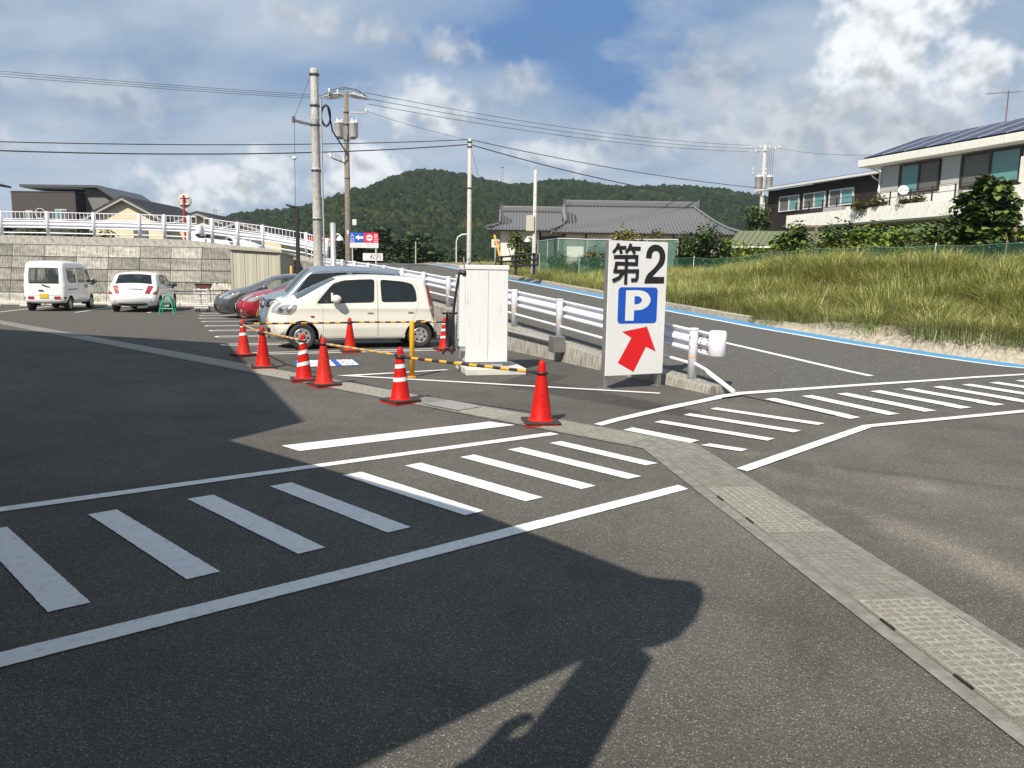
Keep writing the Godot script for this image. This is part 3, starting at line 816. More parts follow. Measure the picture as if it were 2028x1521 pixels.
# ---------- walls, guardrails, fences along the ramp and the upper road
func wave_beam(a: Vector3, b: Vector3, out: Vector3) -> MB:   # a W-shaped steel beam from a to b (its middle line), its face towards out
	var prof := [[-0.17, 0.05], [-0.145, 0.062], [-0.105, 0.0], [-0.055, 0.0], [-0.02, 0.07], [0.02, 0.07], [0.055, 0.0], [0.105, 0.0], [0.145, 0.062], [0.17, 0.05]]
	var m := MB.new()
	for k in prof.size() - 1:
		var o0: Vector3 = out * prof[k][1] + Vector3.UP * prof[k][0]
		var o1: Vector3 = out * prof[k + 1][1] + Vector3.UP * prof[k + 1][0]
		if (b - a).cross(o1 - o0).dot(out) > 0.0: m.quad(a + o0, b + o0, b + o1, a + o1)
		else: m.quad(b + o0, a + o0, a + o1, b + o1)
	return m
func ramp_wall() -> void:
	# the concrete edge beam that carries the guardrail; its lot side grows as the road climbs
	var t := thing("ramp_retaining_wall", "streaked grey concrete retaining wall rising under the guardrail along the ramp", "wall")
	var s := -0.62
	var first := true
	while s < 26.5:
		var l := 0.95 if first else 2.4
		first = false
		var rows := []
		for k in 6:
			var q := s + (l - 0.008) * k / 5.0
			var h := maxf(post_height(q) + 0.05 * clampf(1.5 - q, 0.0, 1.0), 0.12)
			var r := PackedVector3Array()
			for p in [[-0.19, -0.05], [-0.165, h - 0.02], [-0.15, h], [0.13, h], [0.15, h - 0.02], [0.15, h - 0.3]]:
				r.append(G(sw(q, p[0]), p[1]))
			rows.append(r)
		var m := MB.new()
		m.grid(rows)
		for i in m.n.size(): m.n[i] = -m.n[i]
		# the ends
		for e in [rows[0], rows[-1]]:
			for k in range(1, 5): m.tri(e[0], e[k], e[k + 1])
		for i in range(0, m.v.size(), 3):
			if (m.v[i + 2] - m.v[i]).cross(m.v[i + 1] - m.v[i]).dot(m.n[i]) < 0:
				var x := m.v[i + 1]; m.v[i + 1] = m.v[i + 2]; m.v[i + 2] = x
				var y := m.n[i + 1]; m.n[i + 1] = m.n[i + 2]; m.n[i + 2] = y
		part(t, "wall_section", m, M.streaked)
		s += l
	var g := thing("ramp_guardrail", "white steel guardrail with round posts climbing along the ramp wall", "guardrail")
	var post := MB.new()
	post.lathe([Vector2(0.0, -0.02), Vector2(0.068, -0.02), Vector2(0.068, 0.765), Vector2(0.068, 0.765), Vector2(0.071, 0.765), Vector2(0.071, 0.785), Vector2(0.06, 0.797), Vector2(0.0, 0.80)], 16)
	var pm := post.mesh()
	var band := MB.new()
	band.lathe([Vector2(0.0695, 0.365), Vector2(0.0695, 0.38)], 16)
	var bm := band.mesh()
	var out := G(RW)
	for i in 14:
		var q := i * 2.0
		var p := part(g, "post", pm, M.white_steel)
		p.position = G(sw(q, 0), post_height(q))
		var o := part(p, "amber_band", bm, M.bar_yellow)
		for y in [0.52, 0.66]:
			var bolts := MB.new()
			bolts.cbox(Vector3(0, y, 0) - G(RW) * 0.072, Vector3(0.02, 0.02, 0.02), 0.004)
			part(p, "bolt", bolts, M.dark_steel)
	for i in 7:
		var q0 := i * 4.0 - (0.35 if i == 0 else 0.15)
		var q1 := minf(i * 4.0 + 3.85, 26.3)
		var a := G(sw(q0, 0.115), post_height(q0) + 0.60)
		var b := G(sw(q1, 0.115), post_height(q1) + 0.60)
		part(g, "beam", wave_beam(a, b, -out), M.white_steel)
		for y in [-0.09, 0.0, 0.09]:   # the lap of two beams, with its bolts
			for x in [0.12, 0.26]:
				var sl := MB.new()
				sl.cbox(a + G(RU) * x + Vector3(0, y + 0.0748 * x, 0) - out * 0.055, Vector3(0.028, 0.028, 0.05), 0.005)
				part(g, "bolt", sl, M.dark_steel)
	for i in 13:
		var q := i * 2.0
		var r := MB.new()
		r.bar(G(sw(q + 0.06, 0.0), post_height(q + 0.06) + 0.27), G(sw(q + 1.94, 0.0), post_height(q + 1.94) + 0.27), 0.024, 10)
		part(g, "lower_pipe", r, M.white_steel)
	var tail := MB.new()
	tail.tube([G(sw(-0.05, 0.0), post_height(0) + 0.28), G(sw(-0.28, 0.02), 0.30), G(sw(-0.34, 0.02), 0.265), G(sw(-0.85, 0.04), 0.06)], [0.024, 0.024, 0.034, 0.032], 12)
	part(g, "sloping_end_pipe", tail, M.white_steel)
	var end := MB.new()
	end.lathe([Vector2(0.0, 0.0), Vector2(0.10, 0.0), Vector2(0.122, 0.02), Vector2(0.122, 0.35), Vector2(0.10, 0.37), Vector2(0.0, 0.37)], 24, Transform3D(Basis(), G(sw(-0.40, 0.10), 0.50)))
	part(g, "rounded_end_sleeve", end, M.white_steel)
	# the steel box and pipe on the wall
	var b := thing("wall_junction_box", "grey steel junction box and conduit fixed on the concrete wall right of the charger", "junction box")
	var x := MB.new()
	x.cbox(G(sw(3.55, -0.30), 0.34), Vector3(0.24, 0.30, 0.22), 0.008, Basis(Vector3.UP, 0.4533))
	part(b, "box", x, M.steel)
	var c := MB.new()
	c.tube([G(sw(3.6, -0.24), 0.36), G(sw(6.2, -0.24), 0.44)], 0.028, 10)
	part(b, "conduit", c, M.galv)

func fence_run(t: Node3D, posts: Array, gap0: bool, gap1: bool) -> void:   # the fence on top of the big wall: posts, beam, pipe and balusters
	var pm := MB.new()
	pm.lathe([Vector2(0.0, -0.02), Vector2(0.075, -0.02), Vector2(0.075, 1.08), Vector2(0.06, 1.11), Vector2(0.0, 1.115)], 14)
	var post := pm.mesh()
	var bal := MB.new()
	bal.cbox(Vector3(0, 0, 0), Vector3(0.022, 0.33, 0.022), 0.003)
	var balm := bal.mesh()
	var pts := []
	for p in posts:
		pts.append(V(p[0], p[1], p[2]))
		var o := part(t, "post", post, M.white_steel)
		o.position = pts[-1]
	if gap0: pts.push_front(pts[0] - (pts[1] - pts[0]).normalized() * 0.45)
	if gap1: pts.append(pts[-1] + (pts[-1] - pts[-2]).normalized() * 0.42)
	for i in pts.size() - 1:
		var a: Vector3 = pts[i]
		var b: Vector3 = pts[i + 1]
		var d := (b - a).normalized()
		var out := Vector3.UP.cross(d).normalized()   # away from the lot when the run goes right
		if out.z > 0: out = -out
		part(t, "beam", wave_beam(a + Vector3(0, 0.53, 0) + out * 0.03, b + Vector3(0, 0.53, 0) + out * 0.03, -out), M.white_steel)
		var pp := MB.new()
		pp.bar(a + d * 0.07 + Vector3(0, 0.14, 0), b - d * 0.07 + Vector3(0, 0.14, 0), 0.028, 8)
		part(t, "lower_pipe", pp, M.white_steel)
		for y in [0.755, 1.065]:
			var rb := MB.new()
			rb.bar(a + d * 0.09 + Vector3(0, y, 0), b - d * 0.09 + Vector3(0, y, 0), 0.021, 6)
			part(t, "rail", rb, M.white_steel)
		var n := maxi(2, int(a.distance_to(b) / 0.17))
		for k in n:
			var q := part(t, "baluster", balm, M.white_steel)
			q.position = a.lerp(b, (k + 0.5) / n) + Vector3(0, 0.91, 0)

func big_wall() -> void:
	var t := thing("block_retaining_wall", "tall retaining wall of fluted grey concrete blocks behind the parked van", "wall")
	# courses from the ground up; the face leans back
	var base0 := Vector2(-26.5, 32.9)
	var along := Vector2(0.992, 0.125)
	var back := Vector2(-0.125, 0.992)
	var ribs := noise_tex(0.05, 3, [], 40, 256)
	var shades := []
	for k in 5:
		var d: float = [1.25, 1.4, 1.55, 1.75, 2.2][k]
		var m: StandardMaterial3D = textured(mat(1, 1, 1, 0.95), noise_tex(0.016, 6, [[0.0, lin(0.085 * d, 0.084 * d, 0.075 * d)], [0.4, lin(0.17 * d, 0.167 * d, 0.15 * d)], [0.7, lin(0.24 * d, 0.236 * d, 0.212 * d)], [1.0, lin(0.36 * d, 0.352 * d, 0.32 * d)]], 50 + k), Vector3(0.7, 0.35, 0.7), true, ribs, 2.0)
		shades.append(m)
	var bw := 1.36
	var bh := 0.535
	var wall_back := MB.new()
	for c in 5:
		for i in 16:
			var s := i * bw
			var x := base0 + along * s + back * (c * bh * 0.26)
			if x.x > -9.2: continue
			if c == 4 and x.x > -13.2: continue
			# each block: a fluted face
			var rows := []
			var h0 := c * bh
			var flutes := 20
			for k in 2:
				var r := PackedVector3Array()
				var rr := 0.010 + rng.randf() * 0.0
				for f in flutes * 2 + 1:
					var a := 0.012 + (bw - 0.024) * f / (flutes * 2.0)
					var depth := -0.016 if f % 2 == 0 else 0.010
					var y := h0 + (0.01 if k == 0 else bh - 0.012)
					r.append(G(x + along * a + back * ((y - h0) * 0.26 + depth), y))
				rows.append(r)
			var m := MB.new()
			for f in flutes * 2:
				m.quad(rows[0][f], rows[0][f + 1], rows[1][f + 1], rows[1][f])
			# sides and top, so that the joints are real
			for e in [0, flutes * 2]:
				m.quad(rows[0][e], rows[1][e], rows[1][e] + G(back) * 0.1, rows[0][e] + G(back) * 0.1)
			m.quad(rows[1][0], rows[1][-1], rows[1][-1] + G(back) * 0.1, rows[1][0] + G(back) * 0.1)
			m.quad(rows[0][0] + G(back) * 0.1, rows[0][-1] + G(back) * 0.1, rows[0][-1], rows[0][0])
			var pick := rng.randi_range(0, 3)
			if c == 0 or rng.randf() < 0.14: pick = 4
			part(t, "block", m, shades[pick])
			if c == 2 and i % 1 == 0 and i < 13:
				var w := MB.new()
				w.tube([G(x + along * bw * 0.5 + back * 0.09, h0 + 0.03), G(x + along * bw * 0.5 - back * 0.06, h0 + 0.02)], 0.045, 10)
				var ww := part(t, "weep_pipe", w, M.insulator)
				var hole := MB.new()
				hole.tube([G(x + along * bw * 0.5 - back * 0.059, h0 + 0.021), G(x + along * bw * 0.5 - back * 0.063, h0 + 0.021)], 0.034, 10)
				part(ww, "pipe_mouth", hole, M.black)
	# backing and the cast top band up to the road edge
	var f := MB.new()
	var lo := PackedVector3Array()
	var hi := PackedVector3Array()
	var band0 := []
	var band1 := []
	for p in WALL:
		var q := Vector2(p[0], p[1])
		band1.append(q)
	var rows := []
	for i in 60:
		var x := -27.0 + i * 0.315
		var top := table(x, [[-27.0, 3.1], [-23.3, 3.06], [-17.2, 3.04], [-15.1, 3.0], [-13.0, 2.79], [-11.9, 2.70], [-9.83, 2.35], [-8.75, 2.08]])
		var z := table(x, [[-27.0, 33.95], [-23.3, 34.55], [-17.2, 34.95], [-15.1, 35.35], [-13.0, 35.75], [-11.9, 35.95], [-9.83, 35.85], [-8.75, 35.25]])
		var low := maxf(0.0, minf(5 * bh if x < -13.2 else 4 * bh, top - 0.25))
		var zb := 32.9 + (x + 26.5) * 0.126
		var r := PackedVector3Array()
		var fl := (0.012 if i % 2 == 0 else -0.012)
		r.append(V(x, -0.1, zb + 0.16 + 0.0))
		r.append(V(x, low - 0.02, zb + low * 0.26 + 0.16))
		r.append(V(x, low, zb + low * 0.266 - 0.02))
		r.append(V(x, top - 0.03, minf(z, zb + top * 0.266 + 0.02) + 0.0))
		r.append(V(x, top, minf(z, zb + top * 0.266 + 0.04)))
		r.append(V(x, top + 0.0, z + 0.6))
		rows.append(r)
	for i in rows.size() - 1:
		for k in 5: f.quad(rows[i][k], rows[i + 1][k], rows[i + 1][k + 1], rows[i][k + 1])
	part(t, "cast_top_band", f, M.streaked)
	# low kerb at the foot and wheel stops
	for i in 9:
		var k := MB.new()
		var p := base0 + along * (i * 1.9 + 1.0) - back * 0.25
		k.cbox(G(p, 0.06), Vector3(1.86, 0.16, 0.22), 0.02, Basis(Vector3.UP, 0.1254))
		part(t, "foot_kerb", k, M.pad)
	var stop := MB.new()
	stop.cbox(Vector3(0, 0.06, 0), Vector3(0.62, 0.12, 0.14), 0.025)
	var sm := stop.mesh()
	for q in [[-21.5, 31.0, "left of the mini van, cut by the left edge"], [-20.2, 31.25, "at the far left, nearest the mini van"], [-18.9, 31.6, "ahead of the mini van, left one of its bay"], [-17.6, 31.9, "ahead of the mini van, right one of its bay"], [-16.7, 32.05, "between the mini van and the white hatchback"], [-15.4, 32.3, "ahead of the white hatchback"]]:
		var o := part(self, numbered("wheel_stop"), sm, M.pad)
		o.position = V(q[0], 0, q[1]); o.rotation.y = 0.22
		tag(o, "low concrete wheel stop " + q[2], "wheel stop", "wheel stops by the wall")
	# fences on top
	var a := thing("bridge_fence", "white steel fence with balusters on the wall above the van, left of the gap", "fence")
	fence_run(a, [[-29.5, 3.03, 33.6], [-27.4, 3.04, 33.95], [-25.35, 3.04, 34.3], [-23.31, 3.05, 34.6], [-21.28, 3.06, 34.72], [-19.24, 3.05, 34.85], [-17.23, 3.04, 35.0], [-16.18, 3.03, 35.2], [-15.12, 3.01, 35.4]], false, true)
	var b := thing("bridge_fence", "white steel fence with balusters sloping down above the storage shed, right of the gap", "fence")
	fence_run(b, [[-14.14, 2.92, 35.6], [-13.02, 2.79, 35.8], [-11.91, 2.68, 36.0], [-9.83, 2.36, 35.9], [-8.6, 2.05, 34.9]], true, false)
	for q in [[-15.0, 35.32, 3.5], [-14.28, 35.5, 3.42]]:
		var s := MB.new()
		s.lathe([Vector2(0.0, -0.2), Vector2(0.14, -0.2), Vector2(0.15, -0.18), Vector2(0.15, 0.18), Vector2(0.14, 0.2), Vector2(0.0, 0.2)], 18, Transform3D(Basis(), V(q[0] + (0.32 if q[0] < -14.8 else -0.30), q[2], q[1] + 0.12)))
		part(a if q[0] < -14.8 else b, "rounded_end_sleeve", s, M.white_steel)

# ---------- cars: a side outline (x from tail to nose, y up) gives a rounded shell; doors, windows and lamps are cut from it
class Shell:
	var out := PackedVector2Array()
	var crown := PackedFloat32Array()
	var len := 3.6
	var high := 1.6
	var half := 0.74
	var belt := 0.95
	var tumble := 0.16
	var end_r := 0.26
	var roof_r := 0.11
	var gx := 0
	var gy := 0
	var cell := 0.03
	var dist := PackedFloat32Array()
	func _init(ctrl: Array, h: float, step: float) -> void:
		half = h; cell = step
		var p := []
		for q in ctrl: p.append(Vector3(q[0], q[1], q[2]))
		for k in 2:
			var r := []
			for i in p.size():
				var a: Vector3 = p[i]
				var b: Vector3 = p[(i + 1) % p.size()]
				r.append(a.lerp(b, 0.25)); r.append(a.lerp(b, 0.75))
			p = r
		for q in p:
			out.append(Vector2(q.x, q.y)); crown.append(q.z)
			len = maxf(len if out.size() > 1 else 0.0, q.x); high = maxf(high if out.size() > 1 else 0.0, q.y)
		gx = int((len + 0.2) / cell) + 2
		gy = int((high + 0.2) / cell) + 2
		dist.resize(gx * gy)
		for j in gy:
			for i in gx:
				var q := Vector2(i * cell - 0.1, j * cell - 0.1)
				var best := 9.0
				for k in out.size():
					var c := Geometry2D.get_closest_point_to_segment(q, out[k], out[(k + 1) % out.size()])
					var dd := q.distance_squared_to(c)
					if dd < best: best = dd
				dist[j * gx + i] = sqrt(best) * (1.0 if Geometry2D.is_point_in_polygon(q, out) else -1.0)
	func d(x: float, y: float) -> float:
		var u := clampf((x + 0.1) / cell, 0.0, gx - 1.001)
		var v := clampf((y + 0.1) / cell, 0.0, gy - 1.001)
		var i := int(u)
		var j := int(v)
		u -= i; v -= j
		var k := j * gx + i
		return lerpf(lerpf(dist[k], dist[k + 1], u), lerpf(dist[k + gx], dist[k + gx + 1], u), v)
	func radius(x: float, y: float) -> float:
		var f := maxf(smoothstep(len - 0.45, len - 0.1, x), smoothstep(0.22, 0.02, x) * 0.6)
		f *= smoothstep(belt + 0.35, belt, y)
		return lerpf(lerpf(0.05, roof_r, smoothstep(0.25, 0.5, y)), end_r, f)
	func base(x: float, y: float) -> float:
		var a := clampf((x - (len - 0.9)) / 0.9, 0.0, 1.0)
		var b := clampf((0.7 - x) / 0.7, 0.0, 1.0)
		var w := half * (1.0 - 0.05 * a * a - 0.035 * b * b)
		if y > belt: w -= tumble * (y - belt)
		w -= 0.06 * clampf((0.45 - y) / 0.3, 0.0, 1.0)
		w += 0.012 * exp(-pow((y - belt + 0.10) / 0.05, 2.0))
		return w
	func w(x: float, y: float) -> float:
		var r := radius(x, y)
		var dd := clampf(d(x, y), 0.0, r)
		return base(x, y) - r + sqrt(maxf(r * r - (r - dd) * (r - dd), 0.0))
	func at(p: Vector2, off: float) -> Vector3: return Vector3(p.x, p.y, w(p.x, p.y)) + normal(p) * off
	func normal(p: Vector2) -> Vector3:
		var e := 0.008
		return Vector3(-(w(p.x + e, p.y) - w(p.x - e, p.y)) / (2 * e), -(w(p.x, p.y + e) - w(p.x, p.y - e)) / (2 * e), 1.0).normalized()
	func fill(shape: PackedVector2Array, cut: Array, off: float, step := 0.08) -> MB:   # a piece of the right flank
		var m := MB.new()
		var lo := shape[0]
		var hi := shape[0]
		for q in shape:
			lo = lo.min(q); hi = hi.max(q)
		var x := lo.x
		while x < hi.x:
			var y := lo.y
			while y < hi.y:
				var near := minf(minf(d(x, y), d(x + step, y)), minf(d(x, y + step), d(x + step, y + step)))
				var n := 4 if near < 0.05 else (2 if near < 0.14 or (x > len - 0.5 and near < 0.3) else 1)
				var s := step / n
				for i in n:
					for j in n:
						var a := Vector2(x + i * s, y + j * s)
						var c := PackedVector2Array([a, a + Vector2(s, 0), a + Vector2(s, s), a + Vector2(0, s)])
						var bits := Geometry2D.intersect_polygons(c, shape)
						for q in cut:
							var next: Array[PackedVector2Array] = []
							for b in bits: next.append_array(Geometry2D.clip_polygons(b, q))
							bits = next
						for b in bits:
							var t := Geometry2D.triangulate_polygon(b)
							var ps := []
							var ns := []
							for q in b:
								ps.append(at(q, off)); ns.append(normal(q))
							for k in range(0, t.size(), 3):
								var u: int = t[k]
								var v: int = t[k + 1]
								var g: int = t[k + 2]
								if (b[v] - b[u]).cross(b[g] - b[u]) < 0:
									var z := v; v = g; g = z
								m.tri_n(ps[u], ps[v], ps[g], ns[u], ns[v], ns[g])
				y += step
			x += step
		return m
	func nearest(x: float, y: float) -> float:
		var best := 99.0
		var at_ := 0.0
		for k in out.size():
			var a := out[k]
			var b := out[(k + 1) % out.size()]
			var c := Geometry2D.get_closest_point_to_segment(Vector2(x, y), a, b)
			var dd := c.distance_to(Vector2(x, y))
			if dd < best:
				best = dd
				at_ = k + (c.distance_to(a) / maxf(a.distance_to(b), 1e-6))
		return at_
	func over(u: float, t: float, off: float) -> Vector3:   # a point on the band between the flanks
		u = fposmod(u, out.size())
		var k := int(u)
		var a := out[k]
		var b := out[(k + 1) % out.size()]
		var p := a.lerp(b, u - k)
		var c := lerpf(crown[k], crown[(k + 1) % out.size()], u - k)
		var n0 := (out[(k + 1) % out.size()] - out[(k - 1 + out.size()) % out.size()]).orthogonal().normalized()
		var n1 := (out[(k + 2) % out.size()] - a).orthogonal().normalized()
		var n := n0.lerp(n1, u - k).normalized()
		if Geometry2D.is_point_in_polygon(p + n * 0.03, out): n = -n
		var q := p + n * (c * (1.0 - t * t) + off)
		return Vector3(q.x, q.y, t * (base(p.x, p.y) - radius(p.x, p.y)))
	func patch(u0: float, u1: float, t0: float, t1: float, off: float, nt := 14) -> MB:
		if u1 < u0: u1 += out.size()
		var n := maxi(2, int(ceil((u1 - u0) * 1.5)))
		var rows := []
		for i in n + 1:
			var r := PackedVector3Array()
			for j in nt + 1: r.append(over(lerpf(u0, u1, float(i) / n), lerpf(t0, t1, float(j) / nt), off))
			rows.append(r)
		var m := MB.new()
		m.grid(rows)
		var mid: Vector3 = rows[n / 2][nt / 2]
		if m.n[m.n.size() / 2].dot(mid - Vector3(len * 0.5, 0.5, 0)) < 0:   # face outwards
			for i in m.n.size(): m.n[i] = -m.n[i]
			for i in range(0, m.v.size(), 3):
				var x := m.v[i + 1]; m.v[i + 1] = m.v[i + 2]; m.v[i + 2] = x
				var y := m.n[i + 1]; m.n[i + 1] = m.n[i + 2]; m.n[i + 2] = y
		return m

func mirrored(m: MB) -> MB:
	var o := MB.new()
	for i in range(0, m.v.size(), 3):
		for k in [i, i + 2, i + 1]:
			o.v.append(m.v[k] * Vector3(1, 1, -1)); o.n.append(m.n[k] * Vector3(1, 1, -1))
	return o
func poly(a: Array) -> PackedVector2Array:
	var r := PackedVector2Array()
	for q in a: r.append(Vector2(q[0], q[1]))
	return r
func rounded(p: PackedVector2Array, times := 2) -> PackedVector2Array:
	for k in times:
		var r := PackedVector2Array()
		for i in p.size():
			var a := p[i]
			var b := p[(i + 1) % p.size()]
			var f := minf(0.25, 0.035 / maxf(a.distance_to(b), 1e-4))
			r.append(a.lerp(b, f)); r.append(a.lerp(b, 1.0 - f))
		p = r
	return p
func circle(c: Vector2, r: float, n := 28) -> PackedVector2Array:
	var o := PackedVector2Array()
	for i in n: o.append(c + Vector2(cos(TAU * i / n), sin(TAU * i / n)) * r)
	return o
func inset(p: PackedVector2Array, by: float) -> PackedVector2Array:
	var r := Geometry2D.offset_polygon(p, -by)
	return r[0] if r.size() else p

func make_wheel(r: float, kind: String) -> Array:   # [[name, mesh, material], ...] about the origin, its face towards +z
	var xf := Transform3D(Basis(Vector3.RIGHT, PI / 2), Vector3.ZERO)
	var res := []
	var rim := r * 0.63
	var t := MB.new()
	t.lathe([Vector2(rim, -0.085), Vector2(r * 0.90, -0.088), Vector2(r * 0.97, -0.075), Vector2(r, -0.055), Vector2(r, -0.055), Vector2(r, 0.055), Vector2(r, 0.055), Vector2(r * 0.97, 0.075), Vector2(r * 0.90, 0.088), Vector2(rim * 1.05, 0.080), Vector2(rim, 0.07)], 32, xf)
	res.append(["tyre", t.mesh(), M.rubber])
	var b := MB.new()
	if kind == "cap":
		b.lathe([Vector2(rim, 0.06), Vector2(rim * 0.98, 0.078), Vector2(rim * 0.88, 0.083), Vector2(rim * 0.80, 0.070), Vector2(rim * 0.45, 0.083), Vector2(rim * 0.22, 0.092), Vector2(rim * 0.18, 0.085), Vector2(0.0, 0.087)].duplicate(), 32, xf)
		for i in b.n.size(): b.n[i] = -b.n[i] if b.n[i].z < 0 else b.n[i]
		res.append(["wheel_cover", b.mesh(), M.wheel_silver])
		var h := MB.new()
		for k in 6:
			var a := TAU * (k + 0.5) / 6
			h = MB.new()
			h.lathe([Vector2(0.026, 0.0), Vector2(0.022, 0.006), Vector2(0.0, 0.006)], 14, Transform3D(Basis(Vector3.RIGHT, PI / 2), Vector3(cos(a) * rim * 0.62, sin(a) * rim * 0.62, 0.0755)))
			res.append(["cover_opening", h.mesh(), M.black])
	else:
		b.lathe([Vector2(rim, 0.06), Vector2(rim * 0.98, 0.080), Vector2(rim * 0.90, 0.080), Vector2(rim * 0.88, 0.02), Vector2(0.0, 0.0)], 32, xf)
		res.append(["rim", b.mesh(), M.wheel_dark])
		for k in 7:
			var a := TAU * k / 7.0 + 0.2
			var sp := MB.new()
			for s in [-1.0, 1.0]:
				sp.cbox(Vector3(cos(a), sin(a), 0) * rim * 0.52 + Vector3(-sin(a), cos(a), 0) * s * 0.011 + Vector3(0, 0, 0.068), Vector3(rim * 0.86, 0.017, 0.022), 0.005, Basis(Vector3.BACK, a + s * 0.05))
			res.append(["spoke", sp.mesh(), M.wheel_silver])
		var hub := MB.new()
		hub.lathe([Vector2(rim * 0.24, 0.05), Vector2(rim * 0.22, 0.084), Vector2(0.0, 0.088)], 18, xf)
		res.append(["hub", hub.mesh(), M.wheel_silver])
		var lip := MB.new()
		lip.lathe([Vector2(rim * 0.98, 0.078), Vector2(rim * 0.99, 0.084), Vector2(rim * 0.92, 0.084), Vector2(rim * 0.90, 0.07)], 32, xf)
		res.append(["rim_lip", lip.mesh(), M.wheel_silver])
	return res

func paint(r: float, g: float, b: float, metal := 0.0) -> StandardMaterial3D:
	var m := mat(r, g, b, 0.32, metal)
	m.clearcoat_enabled = true; m.clearcoat = 0.8; m.clearcoat_roughness = 0.06
	return m

func car_materials() -> void:
	M.wheel_silver = mat(0.42, 0.43, 0.44, 0.35, 0.6)
	M.wheel_dark = mat(0.02, 0.02, 0.022, 0.6)
	M.tint = mat(0.012, 0.018, 0.020, 0.03)
	M.tint.transparency = BaseMaterial3D.TRANSPARENCY_ALPHA
	M.tint.albedo_color.a = 0.86
	M.clear = mat(0.10, 0.14, 0.13, 0.03)
	M.clear.transparency = BaseMaterial3D.TRANSPARENCY_ALPHA
	M.clear.albedo_color.a = 0.32
	M.lamp_glass = mat(0.42, 0.44, 0.43, 0.10, 0.55)
	M.lamp_glass.clearcoat_enabled = true; M.lamp_glass.clearcoat = 1.0; M.lamp_glass.clearcoat_roughness = 0.03
	M.lamp_dark = mat(0.03, 0.03, 0.033, 0.1)
	M.lamp_red = mat(0.28, 0.006, 0.012, 0.12)
	M.lamp_red.clearcoat_enabled = true; M.lamp_red.clearcoat = 1.0
	M.lamp_amber = mat(0.55, 0.10, 0.015, 0.15)
	M.cabin = mat(0.035, 0.035, 0.035, 0.8)
	M.seat = mat(0.09, 0.085, 0.08, 0.85)
	M.chrome = mat(0.62, 0.63, 0.64, 0.12, 0.95)
	M.plate_white = mat(0.62, 0.63, 0.60, 0.5)
	M.plate_yellow = mat(0.60, 0.42, 0.03, 0.5)

